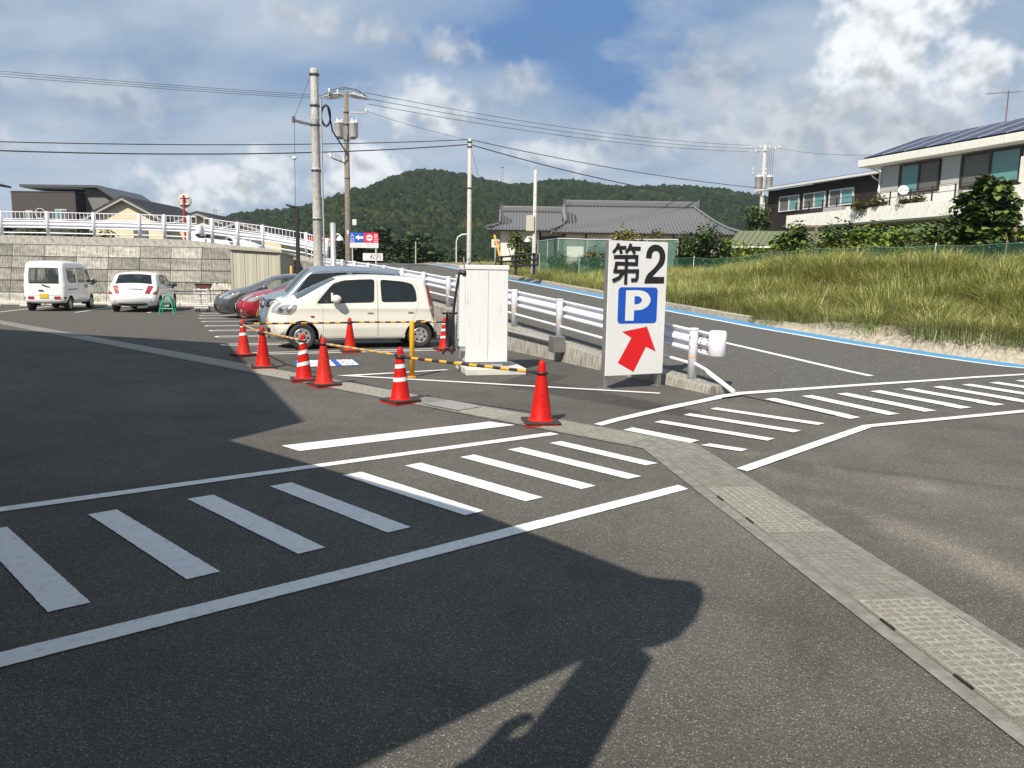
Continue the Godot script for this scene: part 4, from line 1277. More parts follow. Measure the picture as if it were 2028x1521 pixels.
func make_car(called: String, label: String, category: String, spec: Dictionary, at: Vector3, heading: Vector2) -> Node3D:
	var t := thing(called, label, category, at, atan2(heading.y, heading.x), spec.get("group", ""))
	var sh := Shell.new(spec.outline, spec.half, spec.get("fine", 0.03))
	sh.belt = spec.belt; sh.tumble = spec.get("tumble", 0.16); sh.end_r = spec.get("end_r", 0.26); sh.roof_r = spec.get("roof_r", 0.11)
	var step: float = spec.get("step", 0.08)
	var body: Material = spec.paint
	var r: float = spec.wheel_r
	var wells := []
	for x in spec.axles: wells.append(circle(Vector2(x, r - 0.005), r + 0.062))
	var wins := []
	for q in spec.windows: wins.append(rounded(poly(q), 2))
	var doors := []
	for q in spec.doors: doors.append(Geometry2D.intersect_polygons(rounded(poly(q), 1), inset(sh.out, 0.03))[0])
	var sides := func(name_: String, m: MB, mm: Material, parent: Node = t) -> Array:
		return [part(parent, name_, m, mm), part(parent, name_, mirrored(m), mm)]
	var shell: Array = sides.call("side_panel", sh.fill(sh.out, wells + wins + doors, 0.0, step), body)
	var leafs := []
	for i in doors.size():
		var d: Array = sides.call("door", sh.fill(inset(doors[i], 0.005), wells + wins, 0.0, step), body)
		leafs.append(d)
	for q in doors: sides.call("door_gap", sh.fill(q, wells + wins, -0.02, 0.16), M.black)
	for i in wins.size():
		var trim: Array = sides.call("window_trim", sh.fill(wins[i], [inset(wins[i], 0.022)], -0.003, step), M.black if not spec.get("pale_trim", false) else M.black)
		sides.call("window_glass", sh.fill(inset(wins[i], 0.020), [], -0.010, 0.16), spec.glass[i] if spec.glass is Array else spec.glass)
	for q in spec.get("flank", []):   # lamps, handles, caps: [name, outline, how proud, material]
		sides.call(q[0], sh.fill(rounded(poly(q[1]), 1), wells, q[2], step * 0.5), q[3])
	# the band over nose, bonnet, screen, roof and tail
	var us := []
	for q in spec.band: us.append(sh.nearest(q[1], q[2]))
	for i in us.size():
		var q: Array = spec.band[i]
		var u0: float = us[i]
		var u1: float = us[(i + 1) % us.size()]
		if u1 < u0: u1 += sh.out.size()
		if q[3] == "glass":
			part(t, "screen_edge", sh.patch(u0, lerpf(u0, u1, 0.07), -1, 1, -0.004), M.black)
			if q[0] != "windscreen":
				part(t, "screen_edge", sh.patch(lerpf(u0, u1, 0.93), u1, -1, 1, -0.004), M.black)
				for s in [-1.0, 1.0]: part(t, "screen_edge", sh.patch(u0, u1, 0.88 if s > 0 else -0.94, 0.94 if s > 0 else -0.88, -0.003, 2), M.black)
			if q[0] == "windscreen":
				for s in [-1.0, 1.0]: part(t, "screen_pillar", sh.patch(u0, u1, s * 0.955 if s > 0 else -1.0, 1.0 if s > 0 else s * 0.955, 0.0, 2), body)
				part(t, q[0], sh.patch(u0, u1, -0.95, 0.95, -0.002), q[4])
			else:
				for s in [-1.0, 1.0]: part(t, "tail_pillar", sh.patch(u0, u1, s * 0.93 if s > 0 else -1.0, 1.0 if s > 0 else s * 0.93, 0.0, 2), body)
				part(t, q[0], sh.patch(lerpf(u0, u1, 0.08), lerpf(u0, u1, 0.92), -0.89, 0.89, 0.0), q[4])
		else:
			part(t, q[0], sh.patch(u0 + (0.06 if i else 0.0), u1 - 0.06, -1, 1, 0.0), body)
	for q in spec.get("fittings", []):   # on the band: [name, x0, y0, x1, y1, t0, t1, how proud, material]
		part(t, q[0], sh.patch(sh.nearest(q[1], q[2]), sh.nearest(q[3], q[4]), q[5], q[6], q[7], 8), q[8])
	# under the shell
	var low := Geometry2D.intersect_polygons(inset(sh.out, 0.07), poly([[-1, 0.24], [9, 0.24], [9, sh.belt - 0.22], [-1, sh.belt - 0.22]]))
	var ub := MB.new()
	var hw: float = sh.half - 0.27
	ub.plate(low[0], hw * 2, Transform3D(Basis(), Vector3(0, 0, hw)))
	part(t, "underbody", ub, M.cabin)
	var fl := MB.new()
	fl.box(Vector3(sh.len * 0.45, sh.belt - 0.36, 0), Vector3(sh.len * 0.62, 0.04, sh.half * 2 - 0.16))
	part(t, "floor", fl, M.cabin)
	for x in spec.seats:
		for s in [-1.0, 1.0]:
			var sb := MB.new()
			sb.cbox(Vector3(x + 0.18, sh.belt - 0.22, s * 0.33), Vector3(0.46, 0.14, 0.48), 0.04)
			sb.cbox(Vector3(x - 0.08, sh.belt + 0.06, s * 0.33), Vector3(0.13, 0.56, 0.46), 0.05, Basis(Vector3.BACK, 0.18))
			sb.cbox(Vector3(x - 0.15, sh.belt + 0.40, s * 0.33), Vector3(0.09, 0.17, 0.24), 0.035, Basis(Vector3.BACK, 0.1))
			part(t, "seat", sb, M.seat)
	var dash := MB.new()
	dash.cbox(Vector3(spec.dash, sh.belt - 0.06, 0), Vector3(0.4, 0.2, sh.half * 2 - 0.22), 0.06)
	part(t, "dashboard", dash, M.cabin)
	# wheels
	var pieces := make_wheel(r, spec.wheel)
	for x in spec.axles:
		for s in [-1.0, 1.0]:
			var w := Node3D.new()
			w.name = "wheel"; t.add_child(w, true)
			w.position = Vector3(x, r - 0.004, s * (sh.half - 0.105))
			w.rotation = Vector3(0, 0 if s > 0 else PI, 0.3)
			for q in pieces: part(w, q[0], q[1], q[2])
			var arch := MB.new()
			var a0 := []
			var a1 := []
			for k in 15:
				var a := -0.25 + (PI + 0.5) * k / 14.0
				var p := Vector2(x, r - 0.005) + Vector2(cos(a), sin(a)) * (r + 0.06)
				a0.append(Vector3(p.x, p.y, s * (sh.w(p.x, p.y) - 0.004))); a1.append(Vector3(p.x, p.y, s * (sh.half - 0.3)))
			for k in 14: arch.quad(a0[k], a0[k + 1], a1[k + 1], a1[k])
			part(t, "wheel_arch", arch, M.black)
	# door mirrors
	if spec.has("mirror"):
		for s in [-1.0, 1.0]:
			var q: Array = spec.mirror
			var mm := MB.new()
			var prof := []
			for k in 9: prof.append(Vector2(cos(-PI / 2 + PI * k / 8.0), sin(-PI / 2 + PI * k / 8.0)))
			mm.lathe(prof, 16, Transform3D(Basis(Vector3(0.105, 0, 0), Vector3(0, 0.088, 0), Vector3(0, 0, 0.11)), Vector3(q[0], q[1], s * (sh.half + 0.10))))
			mm.tube([Vector3(q[0] + 0.02, q[1] - 0.13, s * (sh.half - 0.05)), Vector3(q[0] + 0.01, q[1] - 0.10, s * (sh.half + 0.05)), Vector3(q[0], q[1] - 0.03, s * (sh.half + 0.09))], [0.045, 0.035, 0.03], 10)
			var mo := part(t, "door_mirror", mm, q[2])
			var gl := MB.new()
			gl.lathe([Vector2(0.0, -0.004), Vector2(1.0, 0.0), Vector2(0.0, 0.004)], 16, Transform3D(Basis(Vector3(0.0, 0.066, 0), Vector3(-1, 0, 0), Vector3(0, 0, 0.09)), Vector3(q[0] - 0.085, q[1], s * (sh.half + 0.10))))
			part(mo, "mirror_glass", gl, M.chrome)
	for q in spec.get("extras", []): part(t, q[0], q[1], q[2])
	return t

func cars() -> void:
	car_materials()
	var cream := paint(0.69, 0.685, 0.615)
	var nose := Vector2(-0.936, -0.352)
	var handle := func(x: float, y: float) -> Array:
		return ["door_handle", [[x - 0.07, y - 0.025], [x + 0.07, y - 0.025], [x + 0.07, y + 0.025], [x - 0.07, y + 0.025]], 0.03, cream]
	var ring := func(x: float, y: float, r: float) -> Array:
		var a := []
		for k in 16: a.append([x + cos(TAU * k / 16) * r, y + sin(TAU * k / 16) * r])
		return a
	var stalk := MB.new()
	stalk.tube([Vector3(2.36, 1.02, -0.86), Vector3(2.355, 1.19, -0.865)], [0.02, 0.026], 10)
	var flap := MB.new()
	flap.cbox(Vector3(2.60, 0.22, -0.64), Vector3(0.02, 0.2, 0.2), 0.004, Basis(Vector3.BACK, 0.2))
	flap.cbox(Vector3(0.10, 0.27, -0.64), Vector3(0.02, 0.16, 0.2), 0.004, Basis(Vector3.BACK, 0.1))
	var wiper := MB.new()
	wiper.tube([Vector3(3.02, 1.055, -0.45), Vector3(2.98, 1.09, -0.05), Vector3(2.99, 1.085, 0.3)], 0.012, 6)
	make_car("small_wagon", "cream white small wagon parked nose left behind the striped bars", "car", {
		"outline": [[0.16, 0.20, 0.03], [0.06, 0.30, 0.05], [0.05, 0.56, 0.06], [0.13, 0.64, 0.05], [0.22, 1.05, 0.05], [0.31, 1.42, 0.04], [0.36, 1.50, 0.025], [0.72, 1.54, 0.025], [1.45, 1.555, 0.03], [1.92, 1.535, 0.035], [2.24, 1.475, 0.045], [2.66, 1.24, 0.08], [3.0, 1.045, 0.09], [3.14, 1.025, 0.08], [3.34, 0.945, 0.08], [3.46, 0.86, 0.08], [3.50, 0.74, 0.10], [3.53, 0.52, 0.11], [3.50, 0.27, 0.10], [3.38, 0.20, 0.05], [2.4, 0.20, 0.0], [1.2, 0.20, 0.0]],
		"half": 0.75, "belt": 0.95, "tumble": 0.15, "end_r": 0.32, "fine": 0.025, "step": 0.07,
		"paint": cream, "wheel_r": 0.276, "axles": [0.46, 2.96], "wheel": "cap",
		"windows": [[[2.68, 0.955], [2.32, 1.385], [2.09, 1.452], [1.70, 1.476], [1.44, 1.482], [1.462, 0.985]], [[1.306, 0.99], [1.322, 1.48], [0.83, 1.44], [0.62, 1.39], [0.55, 1.24], [0.528, 1.0]]],
		"doors": [[[2.54, 0.26], [2.54, 0.92], [2.68, 0.93], [2.68, 0.99], [2.33, 1.42], [2.09, 1.49], [1.392, 1.525], [1.392, 0.26]], [[1.384, 0.26], [1.384, 1.525], [0.80, 1.48], [0.57, 1.43], [0.50, 1.28], [0.50, 0.98], [0.56, 0.72], [0.68, 0.50], [0.80, 0.30], [0.86, 0.26]]],
		"glass": M.tint, "seats": [1.45, 0.62], "dash": 2.6,
		"flank": [["headlight", [[3.50, 0.75], [3.43, 0.86], [3.30, 0.935], [3.05, 0.945], [3.07, 0.86], [3.15, 0.75], [3.3, 0.73]], 0.008, M.lamp_glass], ["tail_light", [[0.325, 1.40], [0.26, 1.36], [0.14, 0.97], [0.10, 0.62], [0.20, 0.70], [0.27, 0.96]], 0.008, M.lamp_red], ["reverse_light", [[0.17, 0.92], [0.25, 0.92], [0.21, 0.74], [0.13, 0.74]], 0.012, M.lamp_glass], ["lamp_bowl", ring.call(3.37, 0.825, 0.062), 0.012, M.chrome], ["lamp_bowl", ring.call(3.22, 0.835, 0.055), 0.012, M.chrome], ["lamp_bulb", ring.call(3.37, 0.825, 0.028), 0.016, M.lamp_dark], ["lamp_bulb", ring.call(3.22, 0.835, 0.022), 0.016, M.lamp_amber], ["side_marker", [[2.71, 0.675], [2.79, 0.675], [2.79, 0.71], [2.71, 0.71]], 0.01, M.lamp_red], ["handle_recess", ring.call(1.575, 0.81, 0.068), 0.002, M.panel_cream if M.has("panel_cream") else cream], handle.call(1.575, 0.81), handle.call(0.705, 0.82), ["fuel_cap", ring.call(0.37, 0.73, 0.082), 0.003, cream]],
		"band": [["rear_bumper", 0.16, 0.20, ""], ["tailgate", 0.13, 0.64, ""], ["rear_screen", 0.23, 1.05, "glass", M.tint], ["roof", 0.33, 1.47, ""], ["windscreen", 2.26, 1.49, "glass", M.clear], ["bonnet", 3.04, 1.04, ""], ["front_bumper", 3.48, 0.79, ""], ["underside", 3.38, 0.20, ""]],
		"fittings": [["headlight", 3.34, 0.945, 3.50, 0.75, 0.66, 1.0, 0.006, M.lamp_glass], ["headlight", 3.34, 0.945, 3.50, 0.75, -1.0, -0.66, 0.006, M.lamp_glass], ["air_intake", 3.52, 0.44, 3.50, 0.30, -0.7, 0.7, 0.004, M.black], ["number_plate", 3.51, 0.62, 3.52, 0.46, -0.28, 0.28, 0.02, M.plate_yellow]],
		"mirror": [2.27, 1.06, cream], "extras": [["sight_mirror_stalk", stalk, cream], ["mud_flap", flap, M.black], ["wiper", wiper, M.black]],
	}, V(-1.86, 0, 17.25), nose)
	# the tall blue-grey one behind it
	var slate := paint(0.20, 0.25, 0.31, 0.4)
	make_car("tall_wagon", "tall blue-grey small wagon with a dark grille between the cream and the red car", "car", {
		"outline": [[0.14, 0.22, 0.03], [0.03, 0.32, 0.04], [0.02, 0.62, 0.05], [0.08, 1.05, 0.05], [0.16, 1.60, 0.04], [0.26, 1.70, 0.03], [0.8, 1.735, 0.035], [1.6, 1.745, 0.045], [2.25, 1.71, 0.06], [2.46, 1.63, 0.07], [2.74, 1.32, 0.08], [2.92, 1.11, 0.09], [3.05, 1.08, 0.08], [3.34, 1.00, 0.08], [3.45, 0.90, 0.10], [3.48, 0.70, 0.10], [3.52, 0.48, 0.11], [3.48, 0.26, 0.10], [3.36, 0.2, 0.05], [2.4, 0.2, 0.0], [1.2, 0.2, 0.0]],
		"half": 0.74, "belt": 1.0, "tumble": 0.13, "end_r": 0.24, "fine": 0.035, "step": 0.1,
		"paint": slate, "wheel_r": 0.28, "axles": [0.50, 2.96], "wheel": "alloy",
		"windows": [[[2.78, 1.05], [2.42, 1.56], [1.50, 1.62], [1.48, 1.03]], [[1.40, 1.03], [1.42, 1.62], [0.30, 1.58], [0.24, 1.06]]],
		"doors": [[[2.55, 0.28], [2.62, 1.0], [2.82, 1.01], [2.44, 1.62], [1.46, 1.65], [1.46, 0.28]], [[1.45, 0.28], [1.45, 1.65], [0.60, 1.64], [0.60, 0.75], [0.80, 0.6], [0.86, 0.28]]],
		"glass": M.tint, "seats": [1.4, 0.6], "dash": 2.55,
		"flank": [["headlight", [[3.46, 0.76], [3.40, 0.95], [3.16, 0.95], [3.14, 0.80]], 0.008, M.lamp_dark], ["lamp_ring", [[3.36, 0.80], [3.34, 0.91], [3.20, 0.91], [3.19, 0.82]], 0.014, M.lamp_glass]],
		"band": [["rear_bumper", 0.14, 0.22, ""], ["tailgate", 0.03, 0.62, ""], ["rear_screen", 0.08, 1.05, "glass", M.tint], ["roof", 0.20, 1.66, ""], ["windscreen", 2.40, 1.66, "glass", M.clear], ["bonnet", 2.95, 1.10, ""], ["front_bumper", 3.42, 0.93, ""], ["underside", 3.36, 0.2, ""]],
		"fittings": [["grille", 3.42, 0.93, 3.48, 0.74, -0.62, 0.62, 0.006, M.lamp_dark], ["headlight", 3.42, 0.93, 3.48, 0.74, -1.0, -0.64, 0.008, M.lamp_dark], ["headlight", 3.42, 0.93, 3.48, 0.74, 0.64, 1.0, 0.008, M.lamp_dark], ["lamp_ring", 3.44, 0.90, 3.47, 0.79, -0.98, -0.74, 0.014, M.lamp_glass], ["chrome_bar", 3.45, 0.86, 3.46, 0.83, -0.6, 0.6, 0.014, M.chrome], ["air_intake", 3.51, 0.54, 3.51, 0.34, -0.7, 0.7, 0.005, M.black], ["number_plate", 3.50, 0.66, 3.52, 0.50, -0.24, 0.24, 0.022, M.plate_yellow]],
		"mirror": [2.42, 1.12, M.black],
	}, V(-6.28, 0, 17.75) + Vector3(nose.x, 0, -nose.y) * -3.85 + V(-0.352 * 0.66, 0, 0.936 * 0.66), nose)
	# two hatchbacks of one shape, red and grey
	for k in 2:
		var red: bool = k == 0
		var col := paint(0.30, 0.010, 0.022, 0.2) if red else paint(0.105, 0.115, 0.125, 0.6)
		var h := Vector2(-0.926, -0.376)
		var front := Vector2(-5.02, 25.57) if red else Vector2(-6.52, 27.54)
		make_car("hatchback", "dark red hatchback with bright alloy wheels, nose towards the left" if red else "dark grey hatchback farthest of the row, mostly hidden by the red one", "car", {
			"outline": [[0.2, 0.22, 0.03], [0.06, 0.32, 0.05], [0.03, 0.62, 0.06], [0.12, 0.95, 0.06], [0.42, 1.32, 0.05], [0.62, 1.46, 0.04], [1.2, 1.515, 0.04], [1.7, 1.50, 0.05], [2.15, 1.41, 0.06], [2.62, 1.18, 0.08], [3.02, 1.00, 0.09], [3.2, 0.97, 0.08], [3.62, 0.86, 0.08], [3.86, 0.74, 0.12], [3.95, 0.62, 0.17], [3.99, 0.46, 0.18], [3.94, 0.25, 0.15], [3.75, 0.19, 0.06], [2.6, 0.2, 0.0], [1.3, 0.2, 0.0]],
			"half": 0.845, "belt": 0.95, "tumble": 0.22, "end_r": 0.36, "fine": 0.04, "step": 0.11,
			"paint": col, "wheel_r": 0.305, "axles": [0.66, 3.17], "wheel": "alloy",
			"windows": [[[2.78, 0.965], [2.18, 1.33], [1.72, 1.41], [1.62, 0.98]], [[1.54, 0.98], [1.63, 1.42], [1.1, 1.42], [0.66, 1.30], [0.50, 1.03]]],
			"doors": [[[2.66, 0.28], [2.68, 0.93], [2.82, 0.95], [2.18, 1.37], [1.7, 1.45], [1.58, 0.95], [1.60, 0.28]], [[1.585, 0.28], [1.575, 0.95], [1.69, 1.45], [1.1, 1.46], [0.62, 1.34], [0.58, 0.95], [0.95, 0.5], [1.0, 0.28]]],
			"glass": M.clear, "seats": [1.5, 0.75], "dash": 2.55,
			"flank": [["headlight", [[3.86, 0.66], [3.78, 0.76], [3.30, 0.92], [3.36, 0.80], [3.6, 0.68]], 0.008, M.lamp_glass]],
			"band": [["rear_bumper", 0.2, 0.22, ""], ["tailgate", 0.04, 0.62, ""], ["rear_screen", 0.12, 0.95, "glass", M.tint], ["roof", 0.56, 1.42, ""], ["windscreen", 2.2, 1.39, "glass", M.clear], ["bonnet", 3.04, 1.0, ""], ["front_bumper", 3.86, 0.74, ""], ["underside", 3.75, 0.19, ""]],
			"fittings": [["headlight", 3.66, 0.85, 3.92, 0.67, -1.0, -0.66, 0.008, M.lamp_glass], ["headlight", 3.66, 0.85, 3.92, 0.67, 0.66, 1.0, 0.008, M.lamp_glass], ["grille", 3.87, 0.73, 3.95, 0.62, -0.5, 0.5, 0.006, M.lamp_dark], ["air_intake", 3.99, 0.46, 3.96, 0.30, -0.62, 0.62, 0.006, M.black], ["fog_light", 3.985, 0.42, 3.97, 0.34, -0.95, -0.82, 0.008, M.lamp_glass], ["number_plate", 3.97, 0.56, 3.99, 0.42, -0.22, 0.22, 0.024, M.plate_white]],
			"mirror": [2.52, 1.06, col],
		}, G(front), h)
	# backs towards us, by the wall
	var white := paint(0.72, 0.74, 0.75)
	var away := Vector2(-0.218, 0.976)
	var rw := MB.new()
	rw.tube([Vector3(-0.055, 1.02, -0.05), Vector3(-0.06, 0.97, 0.02), Vector3(-0.055, 0.92, 0.20)], 0.014, 6)
	var badge := MB.new()
	make_car("delivery_van", "boxy white mini van seen from behind, parked by the block wall at left", "van", {
		"outline": [[0.12, 0.30, 0.03], [0.0, 0.36, 0.04], [-0.005, 0.60, 0.045], [0.02, 0.98, 0.045], [0.07, 1.55, 0.04], [0.14, 1.78, 0.03], [0.24, 1.85, 0.03], [0.9, 1.875, 0.035], [1.9, 1.87, 0.045], [2.5, 1.83, 0.05], [2.68, 1.74, 0.06], [2.98, 1.35, 0.08], [3.16, 1.10, 0.08], [3.30, 0.98, 0.08], [3.38, 0.84, 0.09], [3.40, 0.5, 0.09], [3.36, 0.28, 0.06], [3.2, 0.25, 0.03], [2.2, 0.27, 0.0], [1.1, 0.27, 0.0]],
		"half": 0.735, "belt": 1.05, "tumble": 0.10, "end_r": 0.18, "roof_r": 0.13, "fine": 0.04, "step": 0.1,
		"paint": white, "wheel_r": 0.27, "axles": [0.52, 2.94], "wheel": "cap",
		"windows": [[[2.98, 1.08], [2.70, 1.56], [2.36, 1.60], [2.34, 1.06]], [[2.20, 1.06], [2.22, 1.62], [1.40, 1.63], [1.38, 1.06]], [[1.20, 1.06], [1.20, 1.63], [0.30, 1.60], [0.34, 1.14], [0.44, 1.07]]],
		"doors": [[[2.98, 0.40], [3.04, 1.0], [2.98, 1.14], [2.74, 1.62], [2.28, 1.66], [2.28, 0.34], [2.6, 0.34]], [[2.27, 0.34], [2.27, 1.68], [1.30, 1.69], [1.30, 0.34]]],
		"glass": M.clear, "seats": [1.9], "dash": 2.85,
		"flank": [["door_handle", [[2.34, 0.84], [2.42, 0.84], [2.42, 1.0], [2.34, 1.0]], 0.012, M.black], ["door_handle", [[2.12, 0.84], [2.20, 0.84], [2.20, 1.0], [2.12, 1.0]], 0.012, M.black], ["slide_rail", [[0.30, 0.80], [1.28, 0.80], [1.28, 0.84], [0.30, 0.84]], 0.006, M.black], ["tail_light", [[0.02, 0.46], [0.12, 0.46], [0.12, 0.55], [0.02, 0.55]], 0.008, M.lamp_red]],
		"band": [["rear_bumper", 0.12, 0.30, ""], ["tailgate", -0.005, 0.60, ""], ["rear_screen", 0.015, 1.04, "glass", M.clear], ["roof", 0.08, 1.62, ""], ["windscreen", 2.64, 1.76, "glass", M.clear], ["bonnet", 3.14, 1.12, ""], ["front_bumper", 3.36, 0.88, ""], ["underside", 3.2, 0.25, ""]],
		"fittings": [["tail_light", -0.005, 0.46, -0.005, 0.56, 0.62, 1.0, 0.012, M.lamp_red], ["tail_light", -0.005, 0.46, -0.005, 0.56, -1.0, -0.62, 0.012, M.lamp_red], ["turn_light", -0.005, 0.46, -0.005, 0.50, 0.80, 1.0, 0.016, M.lamp_amber], ["number_plate", -0.002, 0.50, 0.0, 0.66, -0.26, 0.26, 0.02, M.plate_yellow], ["grab_handle", 0.0, 0.76, 0.005, 0.80, -0.34, 0.0, 0.03, M.black], ["round_badge", 0.01, 0.94, 0.013, 1.0, -0.07, 0.05, 0.010, M.chrome]],
		"mirror": [2.98, 1.10, M.black], "extras": [["rear_wiper", rw, M.black]],
	}, V(-17.57, 0, 28.15), away)
	make_car("hatchback", "white hatchback with red tail lights, seen from behind beside the mini van", "car", {
		"outline": [[0.22, 0.24, 0.03], [0.06, 0.34, 0.08], [0.0, 0.52, 0.12], [0.03, 0.68, 0.11], [0.14, 0.92, 0.08], [0.28, 1.05, 0.07], [0.52, 1.36, 0.06], [0.66, 1.46, 0.04], [1.2, 1.505, 0.04], [1.8, 1.49, 0.05], [2.2, 1.40, 0.06], [2.7, 1.14, 0.08], [3.02, 0.98, 0.09], [3.5, 0.86, 0.09], [3.78, 0.70, 0.14], [3.88, 0.5, 0.16], [3.84, 0.26, 0.13], [3.6, 0.2, 0.05], [2.4, 0.2, 0.0], [1.2, 0.2, 0.0]],
		"half": 0.845, "belt": 0.95, "tumble": 0.26, "end_r": 0.30, "fine": 0.04, "step": 0.1,
		"paint": white, "wheel_r": 0.30, "axles": [0.62, 3.13], "wheel": "cap",
		"windows": [[[2.86, 0.97], [2.26, 1.32], [1.86, 1.40], [1.72, 1.0]], [[1.64, 1.0], [1.76, 1.41], [1.2, 1.42], [0.80, 1.24], [0.92, 1.08]]],
		"doors": [[[2.72, 0.28], [2.74, 0.93], [2.90, 0.95], [2.26, 1.36], [1.82, 1.45], [1.67, 0.95], [1.68, 0.28]], [[1.665, 0.28], [1.655, 0.95], [1.81, 1.45], [1.2, 1.47], [0.75, 1.28], [0.74, 0.95], [0.98, 0.5], [1.04, 0.28]]],
		"glass": [M.clear, M.tint], "seats": [1.5, 0.85], "dash": 2.6,
		"flank": [["tail_light", [[0.05, 0.72], [0.40, 1.0], [0.46, 0.94], [0.30, 0.80], [0.10, 0.66]], 0.010, M.lamp_red], ["door_handle", [[1.74, 0.84], [1.92, 0.85], [1.92, 0.88], [1.74, 0.87]], 0.016, white]],
		"band": [["rear_bumper", 0.22, 0.24, ""], ["tailgate", 0.02, 0.64, ""], ["rear_screen", 0.28, 1.05, "glass", M.tint], ["roof", 0.58, 1.40, ""], ["windscreen", 2.24, 1.38, "glass", M.clear], ["bonnet", 3.02, 0.98, ""], ["front_bumper", 3.74, 0.74, ""], ["underside", 3.6, 0.2, ""]],
		"fittings": [["tail_light", 0.04, 0.70, 0.22, 0.98, 0.74, 1.0, 0.012, M.lamp_red], ["tail_light", 0.04, 0.70, 0.22, 0.98, -1.0, -0.74, 0.012, M.lamp_red], ["chrome_strip", 0.09, 0.82, 0.11, 0.86, -0.56, 0.56, 0.016, M.chrome], ["number_plate", 0.025, 0.64, 0.08, 0.78, -0.22, 0.22, 0.014, M.plate_white], ["lower_grille", 0.10, 0.30, 0.04, 0.36, -0.8, 0.8, 0.006, M.black], ["stop_light", 0.545, 1.375, 0.565, 1.395, -0.14, 0.14, 0.010, M.lamp_red]],
		"mirror": [2.66, 1.02, M.black],
	}, V(-14.35, 0, 28.3), away)

# ---------- things on the lot and by the road
func stroke(pts: Array, w: float, z: float) -> MB:   # a printed line with square ends, in the xy plane
	var m := MB.new()
	var left := []
	var right := []
	for i in pts.size():
		var p := Vector2(pts[i][0], pts[i][1])
		var a := Vector2(pts[maxi(i - 1, 0)][0], pts[maxi(i - 1, 0)][1])
		var b := Vector2(pts[mini(i + 1, pts.size() - 1)][0], pts[mini(i + 1, pts.size() - 1)][1])
		var d := (b - a).normalized()
		var o := Vector2(-d.y, d.x) * w * 0.5
		if i > 0 and i < pts.size() - 1:
			var d0 := (p - a).normalized()
			o = o / maxf(absf(o.normalized().dot(Vector2(-d0.y, d0.x))), 0.6)
		left.append(p + o); right.append(p - o)
	for i in pts.size() - 1:
		m.quad(Vector3(right[i].x, right[i].y, z), Vector3(right[i + 1].x, right[i + 1].y, z), Vector3(left[i + 1].x, left[i + 1].y, z), Vector3(left[i].x, left[i].y, z))
	return m
func lettering(parent: Node3D, called: String, strokes: Array, scale_: float, at: Vector3, ink: Material) -> void:   # strokes: [[points], width]
	var k := 0
	for s in strokes:
		var m := stroke(s[0], s[1], 0.0)
		var o := part(parent, called, m, ink)
		o.position = at + Vector3(0, 0, 0.0006 * k)
		o.scale = Vector3(scale_, scale_, 1)
		k += 1

